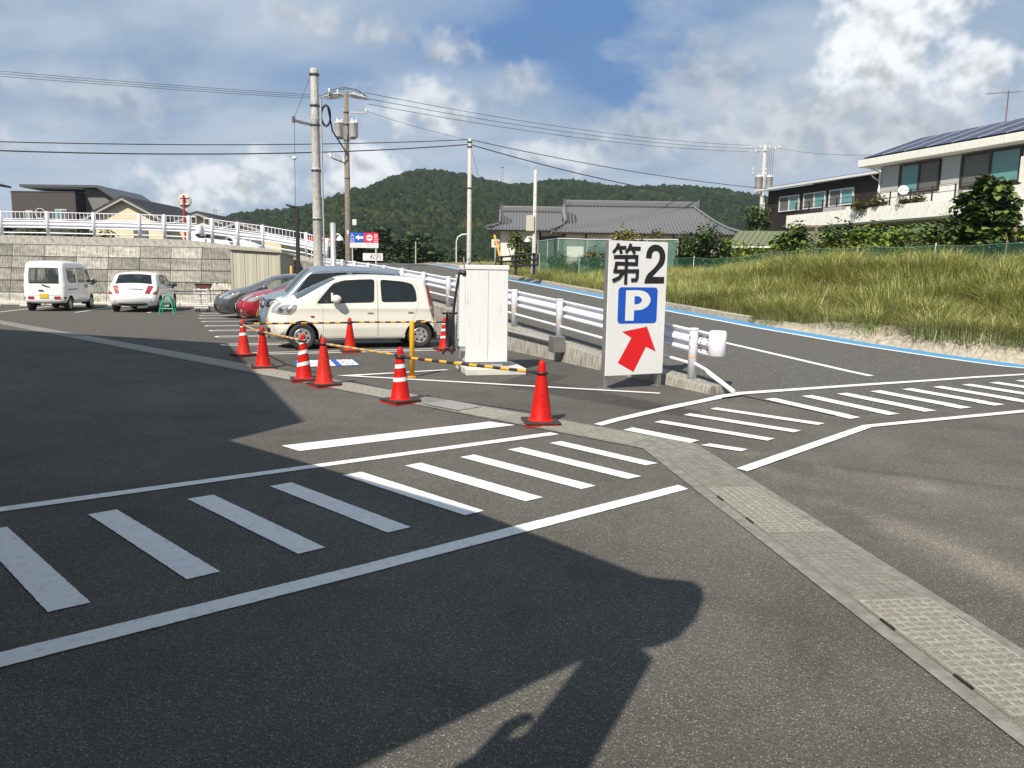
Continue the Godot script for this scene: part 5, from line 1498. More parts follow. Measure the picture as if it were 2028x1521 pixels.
func parking_sign() -> void:
	var t := thing("parking_sign", "tall white standing sign with big black character, 2, blue P and red arrow", "sign", V(1.327, 0, 10.6), atan2(0.436, 0.9))
	var panel := MB.new()
	panel.cbox(Vector3(0.5, 0.2 + 0.955, 0), Vector3(1.0, 1.91, 0.024), 0.002)
	part(t, "panel", panel, M.sign_white)
	for x in [0.028, 0.972]:
		var p := MB.new()
		p.cbox(Vector3(x, 1.055, -0.055), Vector3(0.075, 2.11, 0.075), 0.006)
		part(t, "leg", p, M.steel)
		var f := MB.new()
		f.cbox(Vector3(x, 0.008, -0.055), Vector3(0.16, 0.016, 0.16), 0.003)
		part(t, "foot_plate", f, M.steel)
	var face := Vector3(0, 0.2, 0.014)
	var dai := [[[[0.149, 1.873], [0.121, 1.805], [0.057, 1.735]], 0.051], [[[0.13, 1.811], [0.279, 1.812]], 0.057], [[[0.174, 1.785], [0.202, 1.727]], 0.051], [[[0.353, 1.872], [0.326, 1.806], [0.271, 1.74]], 0.051], [[[0.33, 1.805], [0.52, 1.808]], 0.06], [[[0.388, 1.785], [0.422, 1.731]], 0.051], [[[0.072, 1.682], [0.485, 1.694]], 0.055], [[[0.460, 1.713], [0.456, 1.567]], 0.053], [[[0.097, 1.593], [0.481, 1.590]], 0.053], [[[0.119, 1.60], [0.097, 1.46]], 0.053], [[[0.069, 1.483], [0.504, 1.494]], 0.053], [[[0.477, 1.51], [0.476, 1.402], [0.460, 1.368], [0.425, 1.364], [0.373, 1.365]], 0.053], [[[0.283, 1.699], [0.281, 1.302]], 0.053], [[[0.250, 1.49], [0.168, 1.393], [0.06, 1.348]], 0.055]]
	lettering(t, "black_character_stroke", dai, 1.0, face, M.print_black)
	var flat_part := func(called: String, pts: Array, z: float, ink: Material) -> void:
		var m := MB.new()
		m.plate(poly(pts), 0.0, Transform3D(Basis(), face + Vector3(0, 0, z)))
		part(t, called, m, ink)
	flat_part.call("black_numeral", [[0.622, 1.721], [0.630, 1.77], [0.648, 1.807], [0.674, 1.837], [0.706, 1.857], [0.74, 1.871], [0.777, 1.875], [0.82, 1.872], [0.859, 1.86], [0.895, 1.84], [0.923, 1.811], [0.945, 1.777], [0.958, 1.736], [0.962, 1.70], [0.956, 1.65], [0.944, 1.612], [0.927, 1.58], [0.868, 1.526], [0.8, 1.464], [0.747, 1.416], [0.957, 1.416], [0.957, 1.32], [0.609, 1.315], [0.612, 1.35], [0.622, 1.385], [0.640, 1.424], [0.667, 1.46], [0.702, 1.492], [0.746, 1.522], [0.788, 1.561], [0.823, 1.602], [0.845, 1.637], [0.855, 1.671], [0.859, 1.70], [0.857, 1.723], [0.848, 1.751], [0.834, 1.769], [0.812, 1.779], [0.787, 1.782], [0.762, 1.777], [0.742, 1.765], [0.727, 1.745], [0.720, 1.717], [0.719, 1.674], [0.619, 1.675]], 0.0, M.print_black)
	var sq := []
	for c in [[0.795, 1.208, 0.0], [0.225, 1.208, 90.0], [0.225, 0.80, 180.0], [0.795, 0.80, 270.0]]:
		for k in 7:
			var a := deg_to_rad(c[2] + k * 15.0)
			sq.append([c[0] + cos(a) * 0.055, c[1] + sin(a) * 0.055])
	flat_part.call("blue_square", sq, 0.0, M.print_blue)
	flat_part.call("letter_stem", [[0.299, 1.219], [0.449, 1.2215], [0.4485, 0.787], [0.298, 0.787]], 0.0012, M.sign_white)
	var po := [[0.4495, 1.2215], [0.50, 1.2212], [0.547, 1.218], [0.600, 1.209], [0.641, 1.195], [0.677, 1.174], [0.700, 1.15], [0.720, 1.12], [0.730, 1.087], [0.726, 1.055], [0.712, 1.027], [0.691, 1.00], [0.664, 0.979], [0.626, 0.960], [0.583, 0.945], [0.54, 0.939], [0.501, 0.936], [0.4495, 0.936]]
	var pi := [[0.4495, 1.136], [0.47, 1.1365], [0.49, 1.1365], [0.51, 1.135], [0.527, 1.132], [0.545, 1.124], [0.558, 1.113], [0.571, 1.10], [0.578, 1.084], [0.576, 1.069], [0.567, 1.054], [0.554, 1.042], [0.537, 1.032], [0.522, 1.026], [0.507, 1.023], [0.49, 1.021], [0.476, 1.02], [0.4495, 1.02]]
	var bowl := MB.new()
	for i in po.size() - 1:
		bowl.quad(face + Vector3(pi[i][0], pi[i][1], 0.0012), face + Vector3(pi[i + 1][0], pi[i + 1][1], 0.0012), face + Vector3(po[i + 1][0], po[i + 1][1], 0.0012), face + Vector3(po[i][0], po[i][1], 0.0012))
	for i in bowl.n.size(): bowl.n[i] = Vector3(0, 0, 1)
	part(t, "letter_bowl", bowl, M.sign_white)
	flat_part.call("red_arrow", [[0.687, 0.697], [0.863, 0.328], [0.683, 0.402], [0.48, 0.041], [0.202, 0.183], [0.421, 0.54], [0.256, 0.629]], 0.0, M.print_red)

func charger() -> void:
	var fx := Vector2(0.971, 0.235).normalized()
	var t := thing("charging_station", "white electric car charging cabinet on a concrete pad left of the big sign", "charger", V(-0.72, 0, 11.84), atan2(fx.y, fx.x))
	# x runs along the front of the pad, -z to the back
	var pad := MB.new()
	pad.cbox(Vector3(0.485, 0.055, -0.54), Vector3(0.99, 0.115, 1.06), 0.012)
	part(t, "concrete_pad", pad, M.pad)
	var foot := MB.new()
	foot.cbox(Vector3(0.36, 0.16, -0.56), Vector3(0.58, 0.1, 0.5), 0.004)
	part(t, "base_frame", foot, M.galv)
	var cab := MB.new()
	cab.cbox(Vector3(0.37, 0.20 + 0.74, -0.58), Vector3(0.70, 1.50, 0.62), 0.008)
	part(t, "cabinet", cab, M.cabinet)
	var cap := MB.new()
	cap.cbox(Vector3(0.37, 1.725, -0.58), Vector3(0.725, 0.075, 0.645), 0.008)
	part(t, "roof_cap", cap, M.cabinet)
	var seam := MB.new()
	seam.box(Vector3(0.385, 0.94, -0.2675), Vector3(0.004, 1.46, 0.004))
	part(t, "panel_seam", seam, M.panel_grey)
	var hatch := MB.new()
	hatch.cbox(Vector3(0.76, 1.02, -0.80), Vector3(0.045, 1.16, 0.06), 0.006)
	part(t, "rear_door_edge", hatch, M.cabinet)
	# the vented side
	var side := MB.new()
	side.cbox(Vector3(-0.03, 1.02, -0.50), Vector3(0.10, 1.16, 0.44), 0.008)
	part(t, "side_housing", side, M.cabinet)
	for k in 26:
		var l := MB.new()
		l.cbox(Vector3(-0.088, 0.58 + k * 0.029, -0.46), Vector3(0.03, 0.011, 0.34), 0.002, Basis(Vector3.BACK, 0.5))
		part(t, "louvre", l, M.cabinet)
	var lip := MB.new()
	lip.cbox(Vector3(-0.02, 0.40, -0.47), Vector3(0.08, 0.07, 0.36), 0.004)
	part(t, "housing_foot", lip, M.panel_grey)
	var plug := MB.new()
	plug.lathe([Vector2(0, 0), Vector2(0.05, 0), Vector2(0.05, 0.03), Vector2(0.036, 0.05), Vector2(0.036, 0.10), Vector2(0, 0.10)], 14, Transform3D(Basis(Vector3.BACK, 1.3), Vector3(0.01, 1.62, -0.30)))
	part(t, "cable_socket", plug, M.black)
	var cable := MB.new()
	var path := []
	for k in 13:
		var f := k / 12.0
		path.append(Vector3(-0.08 - 0.10 * sin(f * 2.2), 1.63 - f * 1.22, -0.30 - 0.04 * f))
	for k in 8: path.append(Vector3(-0.175 - 0.02 * k - 0.02, 0.42 + 0.10 * sin(k * 0.45) - 0.10, -0.34 - k * 0.008))
	cable.tube(path, 0.022, 10)
	part(t, "charging_cable", cable, M.black)
	var hook := MB.new()
	hook.cbox(Vector3(-0.20, 0.98, -0.40), Vector3(0.30, 0.03, 0.03), 0.004)
	part(t, "cable_hook", hook, M.black)
	for k in 5:
		var loop := MB.new()
		var ring := []
		for i in 33:
			var a := TAU * i / 32.0
			ring.append(Vector3(-0.17 - 0.020 * k + 0.015 * cos(a), 0.70 + (0.22 + 0.02 * k) * sin(a), -0.42 + 0.06 * cos(a)))
		loop.tube(ring, 0.014, 8, false)
		part(t, "cable_loop", loop, M.black)
	for x in [0.12, 0.62]:
		var an := MB.new()
		an.lathe([Vector2(0.02, 0), Vector2(0.02, 0.02), Vector2(0.006, 0.03), Vector2(0.003, 0.10), Vector2(0, 0.10)], 8, Transform3D(Basis(), Vector3(x, 1.762, -0.55)))
		part(t, "antenna", an, M.black)
	var lead := MB.new()
	lead.tube([Vector3(0.0, 1.70, -0.28), Vector3(-0.01, 1.80, -0.35), Vector3(0.1, 1.86, -0.5), Vector3(0.2, 1.87, -0.6), Vector3(0.36, 1.80, -0.8), Vector3(0.42, 1.75, -0.88)], 0.006, 6)
	part(t, "thin_lead", lead, M.black)

func make_cone(called: String, label: String, at: Vector2, turn: float, body: Material, bands: Array, tilt := 0.06) -> Node3D:
	var t := thing(called, label, "traffic cone", G(at), turn, "traffic cones round the charging bay")
	var rad := func(y: float) -> float: return lerpf(0.118, 0.036, (y - 0.075) / 0.585)
	var b := MB.new()
	b.lathe([Vector2(0.15, 0.022), Vector2(0.152, 0.040), Vector2(0.140, 0.052), Vector2(0.127, 0.058), Vector2(0.120, 0.072), Vector2(0.118, 0.075), Vector2(rad.call(0.3), 0.3), Vector2(rad.call(0.62), 0.62), Vector2(0.037, 0.66), Vector2(0.030, 0.688), Vector2(0.016, 0.70), Vector2(0.0, 0.702)], 32)
	part(t, "cone_body", b, body)
	var base := MB.new()
	base.cbox(Vector3(0, 0.012, 0), Vector3(0.375, 0.020, 0.375), 0.005)
	part(t, "cone_foot", base, body)
	var w := MB.new()
	w.cbox(Vector3(0, 0.036, 0), Vector3(0.385, 0.026, 0.385), 0.008)
	part(t, "rubber_weight", w, M.rubber)
	for q in bands:
		var m := MB.new()
		var lo := []
		var hi := []
		var n := 28
		for k in n + 1:
			var a: float = q[2] + (q[3] - q[2]) * k / n if q.size() > 3 else TAU * k / n
			var sl: float = (q[4] if q.size() > 4 else tilt) * cos(a + 0.6)
			for e in [[lo, q[0] + sl * 0.12], [hi, q[1] + sl * 0.12]]:
				var r: float = rad.call(e[1]) + 0.0015
				e[0].append(Vector3(cos(a) * r, e[1], -sin(a) * r))
		m.grid([PackedVector3Array(lo), PackedVector3Array(hi)])
		part(t, "white_band", m, M.reflective)
	return t
func make_bar(label: String, a: Vector3, b: Vector3, dark: Material, light: Material, ring_a: float, ring_b: float) -> void:
	var t := thing("barrier_bar", label, "barrier bar", a, 0.0, "striped bars between the cones")
	var d := b - a
	var u := d.normalized()
	a = Vector3.ZERO
	var n := 17
	for k in n:
		var m := MB.new()
		var f0 := lerpf(0.085, d.length() - 0.085, float(k) / n)
		var f1 := lerpf(0.085, d.length() - 0.085, float(k + 1) / n)
		var wide := 0.018
		m.bar(u * f0, u * f1, wide, 12)
		part(t, "dark_section" if k % 2 == 0 else "yellow_section", m, dark if k % 2 == 0 else light)
	for q in [[0.0, ring_a], [d.length(), ring_b]]:
		var m := MB.new()
		m.lathe([Vector2(q[1], -0.012), Vector2(q[1] + 0.012, -0.012), Vector2(q[1] + 0.014, 0.0), Vector2(q[1] + 0.012, 0.012), Vector2(q[1], 0.012)], 18, Transform3D(Basis(), u * q[0]))
		m.bar(u * (q[1] + 0.004 if q[0] == 0.0 else q[0] - q[1] - 0.004), u * (0.10 if q[0] == 0.0 else q[0] - 0.10), 0.020, 10)
		part(t, "end_ring", m, M.black)

func cones() -> void:
	var c := [Vector2(0.32, 8.02), Vector2(-1.40, 9.27), Vector2(-2.68, 10.55), Vector2(-3.10, 11.02), Vector2(-4.17, 12.42), Vector2(-5.13, 14.20), Vector2(-3.33, 15.26), Vector2(-1.45, 15.87)]
	make_cone("traffic_cone", "plain red traffic cone nearest the camera, in front of the standing sign", c[0], 0.15, M.cone, [])
	make_cone("traffic_cone", "red cone with white bands by the yellow post, next to the steel grating", c[1], 0.72, M.cone, [[0.575, 0.602], [0.44, 0.49], [0.275, 0.325]])
	make_cone("traffic_cone", "plain red cone just in front of a banded one, right of the cream car's wheel", c[2], 0.65, M.cone_faded, [])
	make_cone("traffic_cone", "red cone with slanted white bands, overlapped by the plain cone to its right", c[3], 0.35, M.cone, [[0.555, 0.605], [0.40, 0.455], [0.23, 0.285]], 0.18)
	var lettered := make_cone("traffic_cone", "red cone with a column of small white marks down its left edge", c[4], 0.4, M.cone, [])
	for k in 7:
		var y := 0.25 + k * 0.055
		var r := lerpf(0.118, 0.036, (y - 0.075) / 0.585) + 0.002
		var m := MB.new()
		m.cbox(Vector3(-r * 0.90, y, r * 0.40), Vector3(0.004, 0.030, 0.022), 0.0, Basis(Vector3.UP, -0.4))
		part(lettered, "white_mark", m, M.reflective)
	make_cone("traffic_cone", "battered red cone with a torn white band, leftmost at the edge of the shade", c[5], 0.9, M.cone_faded, [[0.56, 0.60], [0.40, 0.45], [0.20, 0.245, -1.3, -0.2, 2.2]])
	make_cone("traffic_cone", "plain red cone in front of the cream car's front door", c[6], 0.35, M.cone, [])
	make_cone("traffic_cone", "red cone with white bands behind the charger's cable, at the cream car's tail", c[7], 0.5, M.cone, [[0.56, 0.585], [0.42, 0.465], [0.27, 0.315]])
	var p := func(k: int, y: float) -> Vector3: return G(c[k], y)
	make_bar("black and yellow bar from the nearest cone to the cone by the yellow post", p.call(1, 0.575), p.call(0, 0.565), M.bar_black, M.bar_yellow, 0.052, 0.055)
	make_bar("grey and yellow bar sloping from the plain cone to the one by the yellow post", p.call(2, 0.605), p.call(1, 0.592), M.bar_grey, M.bar_yellow, 0.05, 0.05)
	make_bar("weathered grey and yellow bar in front of the cream car's front wheel", p.call(4, 0.61), p.call(3, 0.60), M.bar_grey, M.bar_yellow, 0.05, 0.05)
	make_bar("faded bar at the far left end of the cones", p.call(5, 0.60), p.call(4, 0.585), M.bar_grey, M.bar_yellow, 0.05, 0.05)
	make_bar("black and yellow bar across the cream car's nose and front door", p.call(5, 0.615), p.call(6, 0.60), M.bar_black, M.bar_yellow, 0.048, 0.05)
	make_bar("black and yellow bar across the cream car's rear door to its tail", p.call(6, 0.612), p.call(7, 0.605), M.bar_black, M.bar_yellow, 0.048, 0.05)
	var yp := thing("yellow_post", "yellow steel post standing behind a banded cone by the charging bay", "post", V(-1.57, 0, 11.62))
	var m := MB.new()
	m.lathe([Vector2(0, 0), Vector2(0.038, 0), Vector2(0.038, 0.86), Vector2(0.032, 0.875), Vector2(0, 0.878)], 16)
	part(yp, "tube", m, M.yellow)
	var f := MB.new()
	f.lathe([Vector2(0.0, 0.0), Vector2(0.07, 0.0), Vector2(0.07, 0.01), Vector2(0.0, 0.012)], 16)
	part(yp, "foot_plate", f, M.yellow)

func wire(label: String, pts: Array, r: float, sag: float, group := "overhead wires") -> void:
	var m := MB.new()
	var path := []
	for i in pts.size() - 1:
		for k in 16:
			var f := k / 16.0
			path.append((pts[i] as Vector3).lerp(pts[i + 1], f) - Vector3(0, sag * 4.0 * f * (1.0 - f), 0))
	path.append(pts[-1])
	m.tube(path, r, 5, false)
	solo("overhead_wire", m, M.wire, label, "wire", group)
func dome_camera(label: String, at: Vector3, arm: Vector3) -> void:
	var t := thing("dome_camera", label, "camera", at)
	var a := MB.new()
	a.tube([arm, arm * 0.5 + Vector3(0, 0.16, 0), Vector3(0, 0.2, 0), Vector3(0, 0.12, 0)], 0.03, 8)
	part(t, "bracket", a, M.insulator)
	var h := MB.new()
	h.lathe([Vector2(0.16, -0.02), Vector2(0.15, 0.0), Vector2(0.11, 0.10), Vector2(0.05, 0.16), Vector2(0.0, 0.17)], 20)
	part(t, "hood", h, M.alu)
	var d := MB.new()
	d.lathe([Vector2(0.0, -0.28), Vector2(0.07, -0.265), Vector2(0.12, -0.21), Vector2(0.145, -0.13), Vector2(0.145, -0.02)], 20)
	part(t, "dark_dome", d, M.lamp_dark)
func transformer(t: Node3D, at: Vector3, h: float, r: float) -> void:
	var c := MB.new()
	c.lathe([Vector2(0, 0), Vector2(r * 0.9, 0), Vector2(r, 0.03), Vector2(r, h - 0.06), Vector2(r * 1.06, h - 0.05), Vector2(r * 1.04, h), Vector2(r * 0.5, h + 0.08), Vector2(0, h + 0.09)], 18, Transform3D(Basis(), at))
	var can := part(t, "transformer", c, M.alu)
	for k in 3:
		var i := MB.new()
		var a := TAU * k / 3.0
		i.lathe([Vector2(0.035, 0), Vector2(0.05, 0.05), Vector2(0.03, 0.07), Vector2(0.045, 0.12), Vector2(0.02, 0.16), Vector2(0, 0.17)], 8, Transform3D(Basis(), at + Vector3(cos(a) * r * 0.6, h + 0.04, sin(a) * r * 0.6)))
		part(can, "bushing", i, M.insulator)
func crossarm(t: Node3D, at: Vector3, half: float, dir: Vector3, pins: int) -> void:
	var c := MB.new()
	c.cbox(at, Vector3(half * 2, 0.075, 0.075), 0.006, Basis(dir, Vector3.UP, dir.cross(Vector3.UP)))
	var arm := part(t, "crossarm", c, M.galv)
	for k in pins:
		var i := MB.new()
		i.lathe([Vector2(0.03, 0), Vector2(0.085, 0.04), Vector2(0.04, 0.09), Vector2(0.08, 0.13), Vector2(0.035, 0.18), Vector2(0.06, 0.22), Vector2(0.0, 0.26)], 10, Transform3D(Basis(), at + dir * lerpf(-half * 0.92, half * 0.92, k / maxf(pins - 1, 1)) + Vector3(0, 0.03, 0)))
		part(arm, "insulator", i, M.insulator)

func poles() -> void:
	# the thick segmented pole on the lot
	var a := thing("steel_pole", "tallest thick pale grey pole of ringed segments beside the black lamp", "pole", V(-7.5, 0, 29.0))
	for k in 5:
		var m := MB.new()
		var y0 := k * 1.82
		var r := 0.185 - k * 0.009
		m.lathe([Vector2(r, y0), Vector2(r - 0.006, y0 + 1.78), Vector2(r + 0.004, y0 + 1.80), Vector2(r + 0.004, y0 + 1.83), Vector2(r - 0.01, y0 + 1.835)] if k < 4 else [Vector2(r, y0), Vector2(r - 0.006, 9.0), Vector2(r - 0.02, 9.06), Vector2(0.0, 9.08)], 20)
		part(a, "segment", m, M.pole)
	var con := MB.new()
	con.tube([Vector3(0.26, 0, 0.05), Vector3(0.25, 3.0, 0.05), Vector3(0.23, 7.9, 0.05), Vector3(0.20, 8.0, 0.05)], 0.035, 8)
	part(a, "conduit", con, M.galv)
	for y in [8.85, 7.75, 7.05, 3.6, 5.4]:
		var b := MB.new()
		b.lathe([Vector2(0.14, y - 0.03), Vector2(0.19, y - 0.03), Vector2(0.19, y + 0.03), Vector2(0.14, y + 0.03)], 16)
		part(a, "strap", b, M.dark_steel)
	var arm := MB.new()
	arm.cbox(Vector3(-0.42, 7.12, 0.02), Vector3(0.80, 0.10, 0.08), 0.006, Basis(Vector3.BACK, -0.22))
	arm.cbox(Vector3(-0.80, 7.24, 0.02), Vector3(0.10, 0.22, 0.12), 0.01)
	part(a, "bracket_arm", arm, M.dark_steel)
	wire("thin stay from the top of the thick pole to its bracket arm", [V(-7.62, 8.86, 29), V(-8.28, 7.3, 29)], 0.008, 0.02, "")
	wire("thin cord hanging from the bracket arm of the thick pole", [V(-8.28, 7.2, 29), V(-8.33, 3.0, 29)], 0.009, 0.0, "")
	var ball := MB.new()
	ball.lathe([Vector2(0, -0.08), Vector2(0.06, -0.06), Vector2(0.08, 0), Vector2(0.06, 0.06), Vector2(0, 0.08)], 14, Transform3D(Basis(), V(-8.31, 5.85, 29)))
	solo("cord_insulator", ball, M.insulator, "white round insulator on the cord left of the thick pole", "insulator")
	# the weathered pole with transformers
	var b := thing("utility_pole", "weathered brown utility pole with two grey transformers behind the thick pole", "utility pole", V(-10.05, 2.0, 46.0))
	var pm := MB.new()
	pm.lathe([Vector2(0.19, 0), Vector2(0.13, 10.2), Vector2(0.0, 10.22)], 18)
	part(b, "shaft", pm, M.pole_brown)
	transformer(b, Vector3(-0.42, 7.55, 0.1), 0.85, 0.26)
	transformer(b, Vector3(0.45, 7.55, 0.1), 0.85, 0.26)
	var cra := Vector3(0.83, 0, -0.55)
	crossarm(b, Vector3(0, 9.95, 0), 1.1, cra, 5)
	crossarm(b, Vector3(0.55, 9.0, 0), 0.7, Vector3(1, 0, 0), 2)
	crossarm(b, Vector3(0.0, 7.5, 0), 0.55, Vector3(1, 0, 0), 2)
	for s in [-1.0, 1.0]:
		for k in 3:
			var st := MB.new()
			var z0 := 0.5 * (k - 1)
			st.tube([Vector3(s * 0.25, 9.98, z0 * 0.5), Vector3(s * 0.6, 9.93, z0 * 0.8), Vector3(s * 1.3, 9.86 - 0.06 * k, z0)], [0.05, 0.075, 0.04], 8)
			part(b, "strain_insulator", st, M.panel_grey)
		var jump := MB.new()
		jump.tube([Vector3(-1.25, 9.9, 0.3 * s), Vector3(-0.7, 10.25, 0.2 * s), Vector3(0, 10.38, 0.15 * s), Vector3(0.7, 10.25, 0.2 * s), Vector3(1.25, 9.9, 0.3 * s)], 0.02, 6, false)
		part(b, "jumper_cable", jump, M.wire)
	var ar := MB.new()
	ar.cbox(Vector3(-0.45, 6.2, 0.1), Vector3(0.9, 0.08, 0.1), 0.006, Basis(Vector3.BACK, -0.35))
	part(b, "lower_bracket", ar, M.dark_steel)
	for q in [[-0.35, 6.35], [-0.5, 6.42], [-0.65, 6.48]]:
		var g := MB.new()
		g.cbox(Vector3(q[0], q[1], 0.12), Vector3(0.07, 0.32, 0.05), 0.006, Basis(Vector3.BACK, 0.2))
		part(b, "small_antenna", g, M.panel_grey)
	var fl := MB.new()
	fl.cbox(Vector3(-0.95, 6.55, 0.15), Vector3(0.16, 0.3, 0.16), 0.02, Basis(Vector3.BACK, 0.3))
	part(b, "floodlight", fl, M.alu)
	for y in [7.4, 8.3, 9.0, 5.2]:
		var st := MB.new()
		st.lathe([Vector2(0.13, y - 0.03), Vector2(0.175, y - 0.03), Vector2(0.175, y + 0.03), Vector2(0.13, y + 0.03)], 14)
		part(b, "strap", st, M.dark_steel)
	var bx := MB.new()
	bx.cbox(Vector3(0.42, 2.62, 0.1), Vector3(0.26, 0.36, 0.12), 0.03)
	part(b, "grey_box", bx, M.panel_grey if false else M.alu)
	var lb := MB.new()
	lb.box(Vector3(0.02, 2.05, 0.176), Vector3(0.09, 0.24, 0.006))
	part(b, "white_label", lb, M.sign_white)
	# black cable coiled between the two
	var loop := MB.new()
	var lp := []
	for i in 40:
		var q := TAU * i / 18.0
		lp.append(V(-7.12 + 0.17 * cos(q), 7.45 + 0.36 * sin(q) - 0.01 * i * 0.2, 29.1))
	lp.append(V(-7.0, 6.95, 29.6)); lp.append(V(-7.3, 6.8, 33)); lp.append(V(-8.2, 7.2, 38)); lp.append(V(-9.4, 8.4, 43)); lp.append(V(-9.95, 9.7, 45.9))
	loop.tube(lp, 0.03, 7, false)
	solo("coiled_cable", loop, M.black, "black cable coiled beside the thick pole and slung to the brown pole", "cable")
	# the two slim poles
	var c := thing("utility_pole", "slim pale concrete pole carrying two wires in front of the hill", "utility pole", V(-2.97, 1.9, 50.0))
	var cm := MB.new()
	cm.lathe([Vector2(0.16, 0), Vector2(0.115, 8.4), Vector2(0.0, 8.42)], 16)
	part(c, "shaft", cm, M.pole)
	for y in [5.3, 7.9, 8.2]:
		var st := MB.new()
		st.lathe([Vector2(0.11, y - 0.04), Vector2(0.17, y - 0.04), Vector2(0.17, y + 0.04), Vector2(0.11, y + 0.04)], 12)
		part(c, "strap", st, M.dark_steel)
	for k in 9:
		var rg := MB.new()
		rg.bar(Vector3(-0.2 if k % 2 else 0.1, 2.6 + k * 0.45, 0.0), Vector3(-0.1 if k % 2 else 0.22, 2.6 + k * 0.45, 0.0), 0.012, 5)
		part(c, "step_bolt", rg, M.dark_steel)
	var d := thing("camera_pole", "slim grey pole with a beige box and a dome camera left of the tiled house", "pole", V(0.945, 1.8, 36.0))
	var dm := MB.new()
	dm.lathe([Vector2(0.105, 0), Vector2(0.075, 4.7), Vector2(0.0, 4.71)], 14)
	part(d, "shaft", dm, M.pole)
	var dk := MB.new()
	dk.lathe([Vector2(0.125, -0.1), Vector2(0.12, 0.85), Vector2(0.10, 0.87)], 14)
	part(d, "thick_foot", dk, M.galv)
	var db := MB.new()
	db.cbox(Vector3(-0.21, 2.25, 0.1), Vector3(0.38, 0.72, 0.2), 0.015)
	part(d, "beige_box", db, M.shed)
	dome_camera("black dome camera with a silver hood on the slim pole by the tiled house", V(0.62, 3.22, 36.0), Vector3(0.32, 0.1, 0))
	# by the ramp
	var e := thing("camera_pole", "short grey steel pole with a dome camera right of the thick pole", "pole", V(-7.37, 0, 30.9))
	var em := MB.new()
	em.lathe([Vector2(0.12, 0), Vector2(0.115, 3.6), Vector2(0.0, 3.62)], 16)
	part(e, "shaft", em, M.galv)
	dome_camera("black dome camera with a silver hood on the short grey pole by the ramp", V(-7.10, 2.93, 30.95), Vector3(-0.18, 0.16, 0))
	var f := thing("lamp_post", "black lamp post with a small floodlight behind the beige shed", "street lamp", V(-8.55, 0, 30.0))
	var fm := MB.new()
	fm.cbox(Vector3(0, 2.08, 0), Vector3(0.13, 4.16, 0.13), 0.012)
	part(f, "post", fm, M.black)
	var fh := MB.new()
	fh.cbox(Vector3(-0.22, 4.16, 0.06), Vector3(0.34, 0.08, 0.24), 0.02, Basis(Vector3.BACK, -0.25))
	fh.cbox(Vector3(-0.04, 4.14, 0.0), Vector3(0.16, 0.08, 0.08), 0.01)
	part(f, "lamp_head", fh, M.black)
	var fg := MB.new()
	fg.box(Vector3(-0.215, 4.118, 0.06), Vector3(0.24, 0.006, 0.18), Basis(Vector3.BACK, -0.25))
	part(f, "lamp_lens", fg, M.lamp_glass)
	# the far pole behind the wooden house
	var g := thing("utility_pole", "far utility pole with crossarms and transformers behind the dark wooden house", "utility pole", V(24.15, 3.0, 75.0))
	var gm := MB.new()
	gm.lathe([Vector2(0.2, 0), Vector2(0.14, 11.5), Vector2(0.0, 11.52)], 14)
	part(g, "shaft", gm, M.pole)
	crossarm(g, Vector3(0, 11.2, 0), 1.5, Vector3(1, 0, 0), 4)
	crossarm(g, Vector3(0, 10.9, 0.2), 1.1, Vector3(0.7, 0, 0.71), 3)
	crossarm(g, Vector3(-0.4, 8.7, 0), 0.7, Vector3(1, 0, 0), 2)
	crossarm(g, Vector3(-0.4, 9.1, 0), 0.7, Vector3(1, 0, 0), 2)
	transformer(g, Vector3(-0.45, 7.2, 0.2), 1.3, 0.36)
	transformer(g, Vector3(0.55, 7.2, 0.2), 1.3, 0.32)
	for k in 4:
		var dr := MB.new()
		dr.tube([Vector3(0.3 + 0.18 * k, 11.1, 0.1), Vector3(0.32 + 0.16 * k, 8.7, 0.15)], 0.016, 5)
		part(g, "drop_cable", dr, M.wire)
	# wires
	for k in 3:
		var o := (k - 1) * 0.55
		wire(["topmost", "middle", "lowest"][k] + " of the three high wires running left from the brown pole", [V(-34.0, 11.80 - 0.24 * k, 38.0 - o), V(-11.3, 12.05 - 0.22 * k, 46.0 - o)], 0.013, 0.12)
		wire(["topmost", "middle", "lowest"][k] + " of the three high wires from the brown pole to the far pole", [V(-8.8, 12.0 - 0.20 * k, 46.0 + o), V(22.7, 14.35 - 0.20 * k, 75.0 + o)], 0.016, 0.55)
	wire("upper low wire from the left edge over the slim pole to the wooden house", [V(-30.0, 7.05, 33.0), V(-2.97, 10.25, 50.0), V(21.0, 9.1, 64.0)], 0.026, 0.35)
	wire("thick lower wire from the left edge over the slim pole to the wooden house", [V(-30.0, 6.78, 33.0), V(-2.97, 9.95, 50.0), V(21.4, 7.7, 64.0)], 0.034, 0.55)
	wire("thin drop wire from the far pole to the white house", [V(25.6, 14.2, 75.0), V(27.2, 10.6, 55.0)], 0.014, 0.3)
	wire("thin wire from the brown pole's arm to the slim pole", [V(-8.9, 11.1, 46.0), V(-2.97, 10.2, 50.0)], 0.011, 0.1)
	wire("stay wire from the slim pole down to its yellow sleeve", [V(-2.85, 9.6, 50.0), V(-1.20, 3.9, 46.0)], 0.012, 0.0, "")
	var ys := MB.new()
	ys.tube([V(-1.20, 4.0, 46.0), V(-0.78, 2.5, 45.5)], 0.075, 10)
	solo("stay_sleeve", ys, M.bar_yellow, "yellow plastic sleeve leaning on the stay wire of the slim pole", "stay sleeve")
	# road sign behind it
	var rs := thing("road_sign", "small white no-entry sign with a red disc behind the yellow sleeve", "sign", V(-1.18, 1.9, 48.0), 0.1)
	var rb := MB.new()
	rb.cbox(Vector3(0, 1.7, 0), Vector3(0.5, 0.5, 0.02), 0.004)
	part(rs, "board", rb, M.sign_white)
	var rp := MB.new()
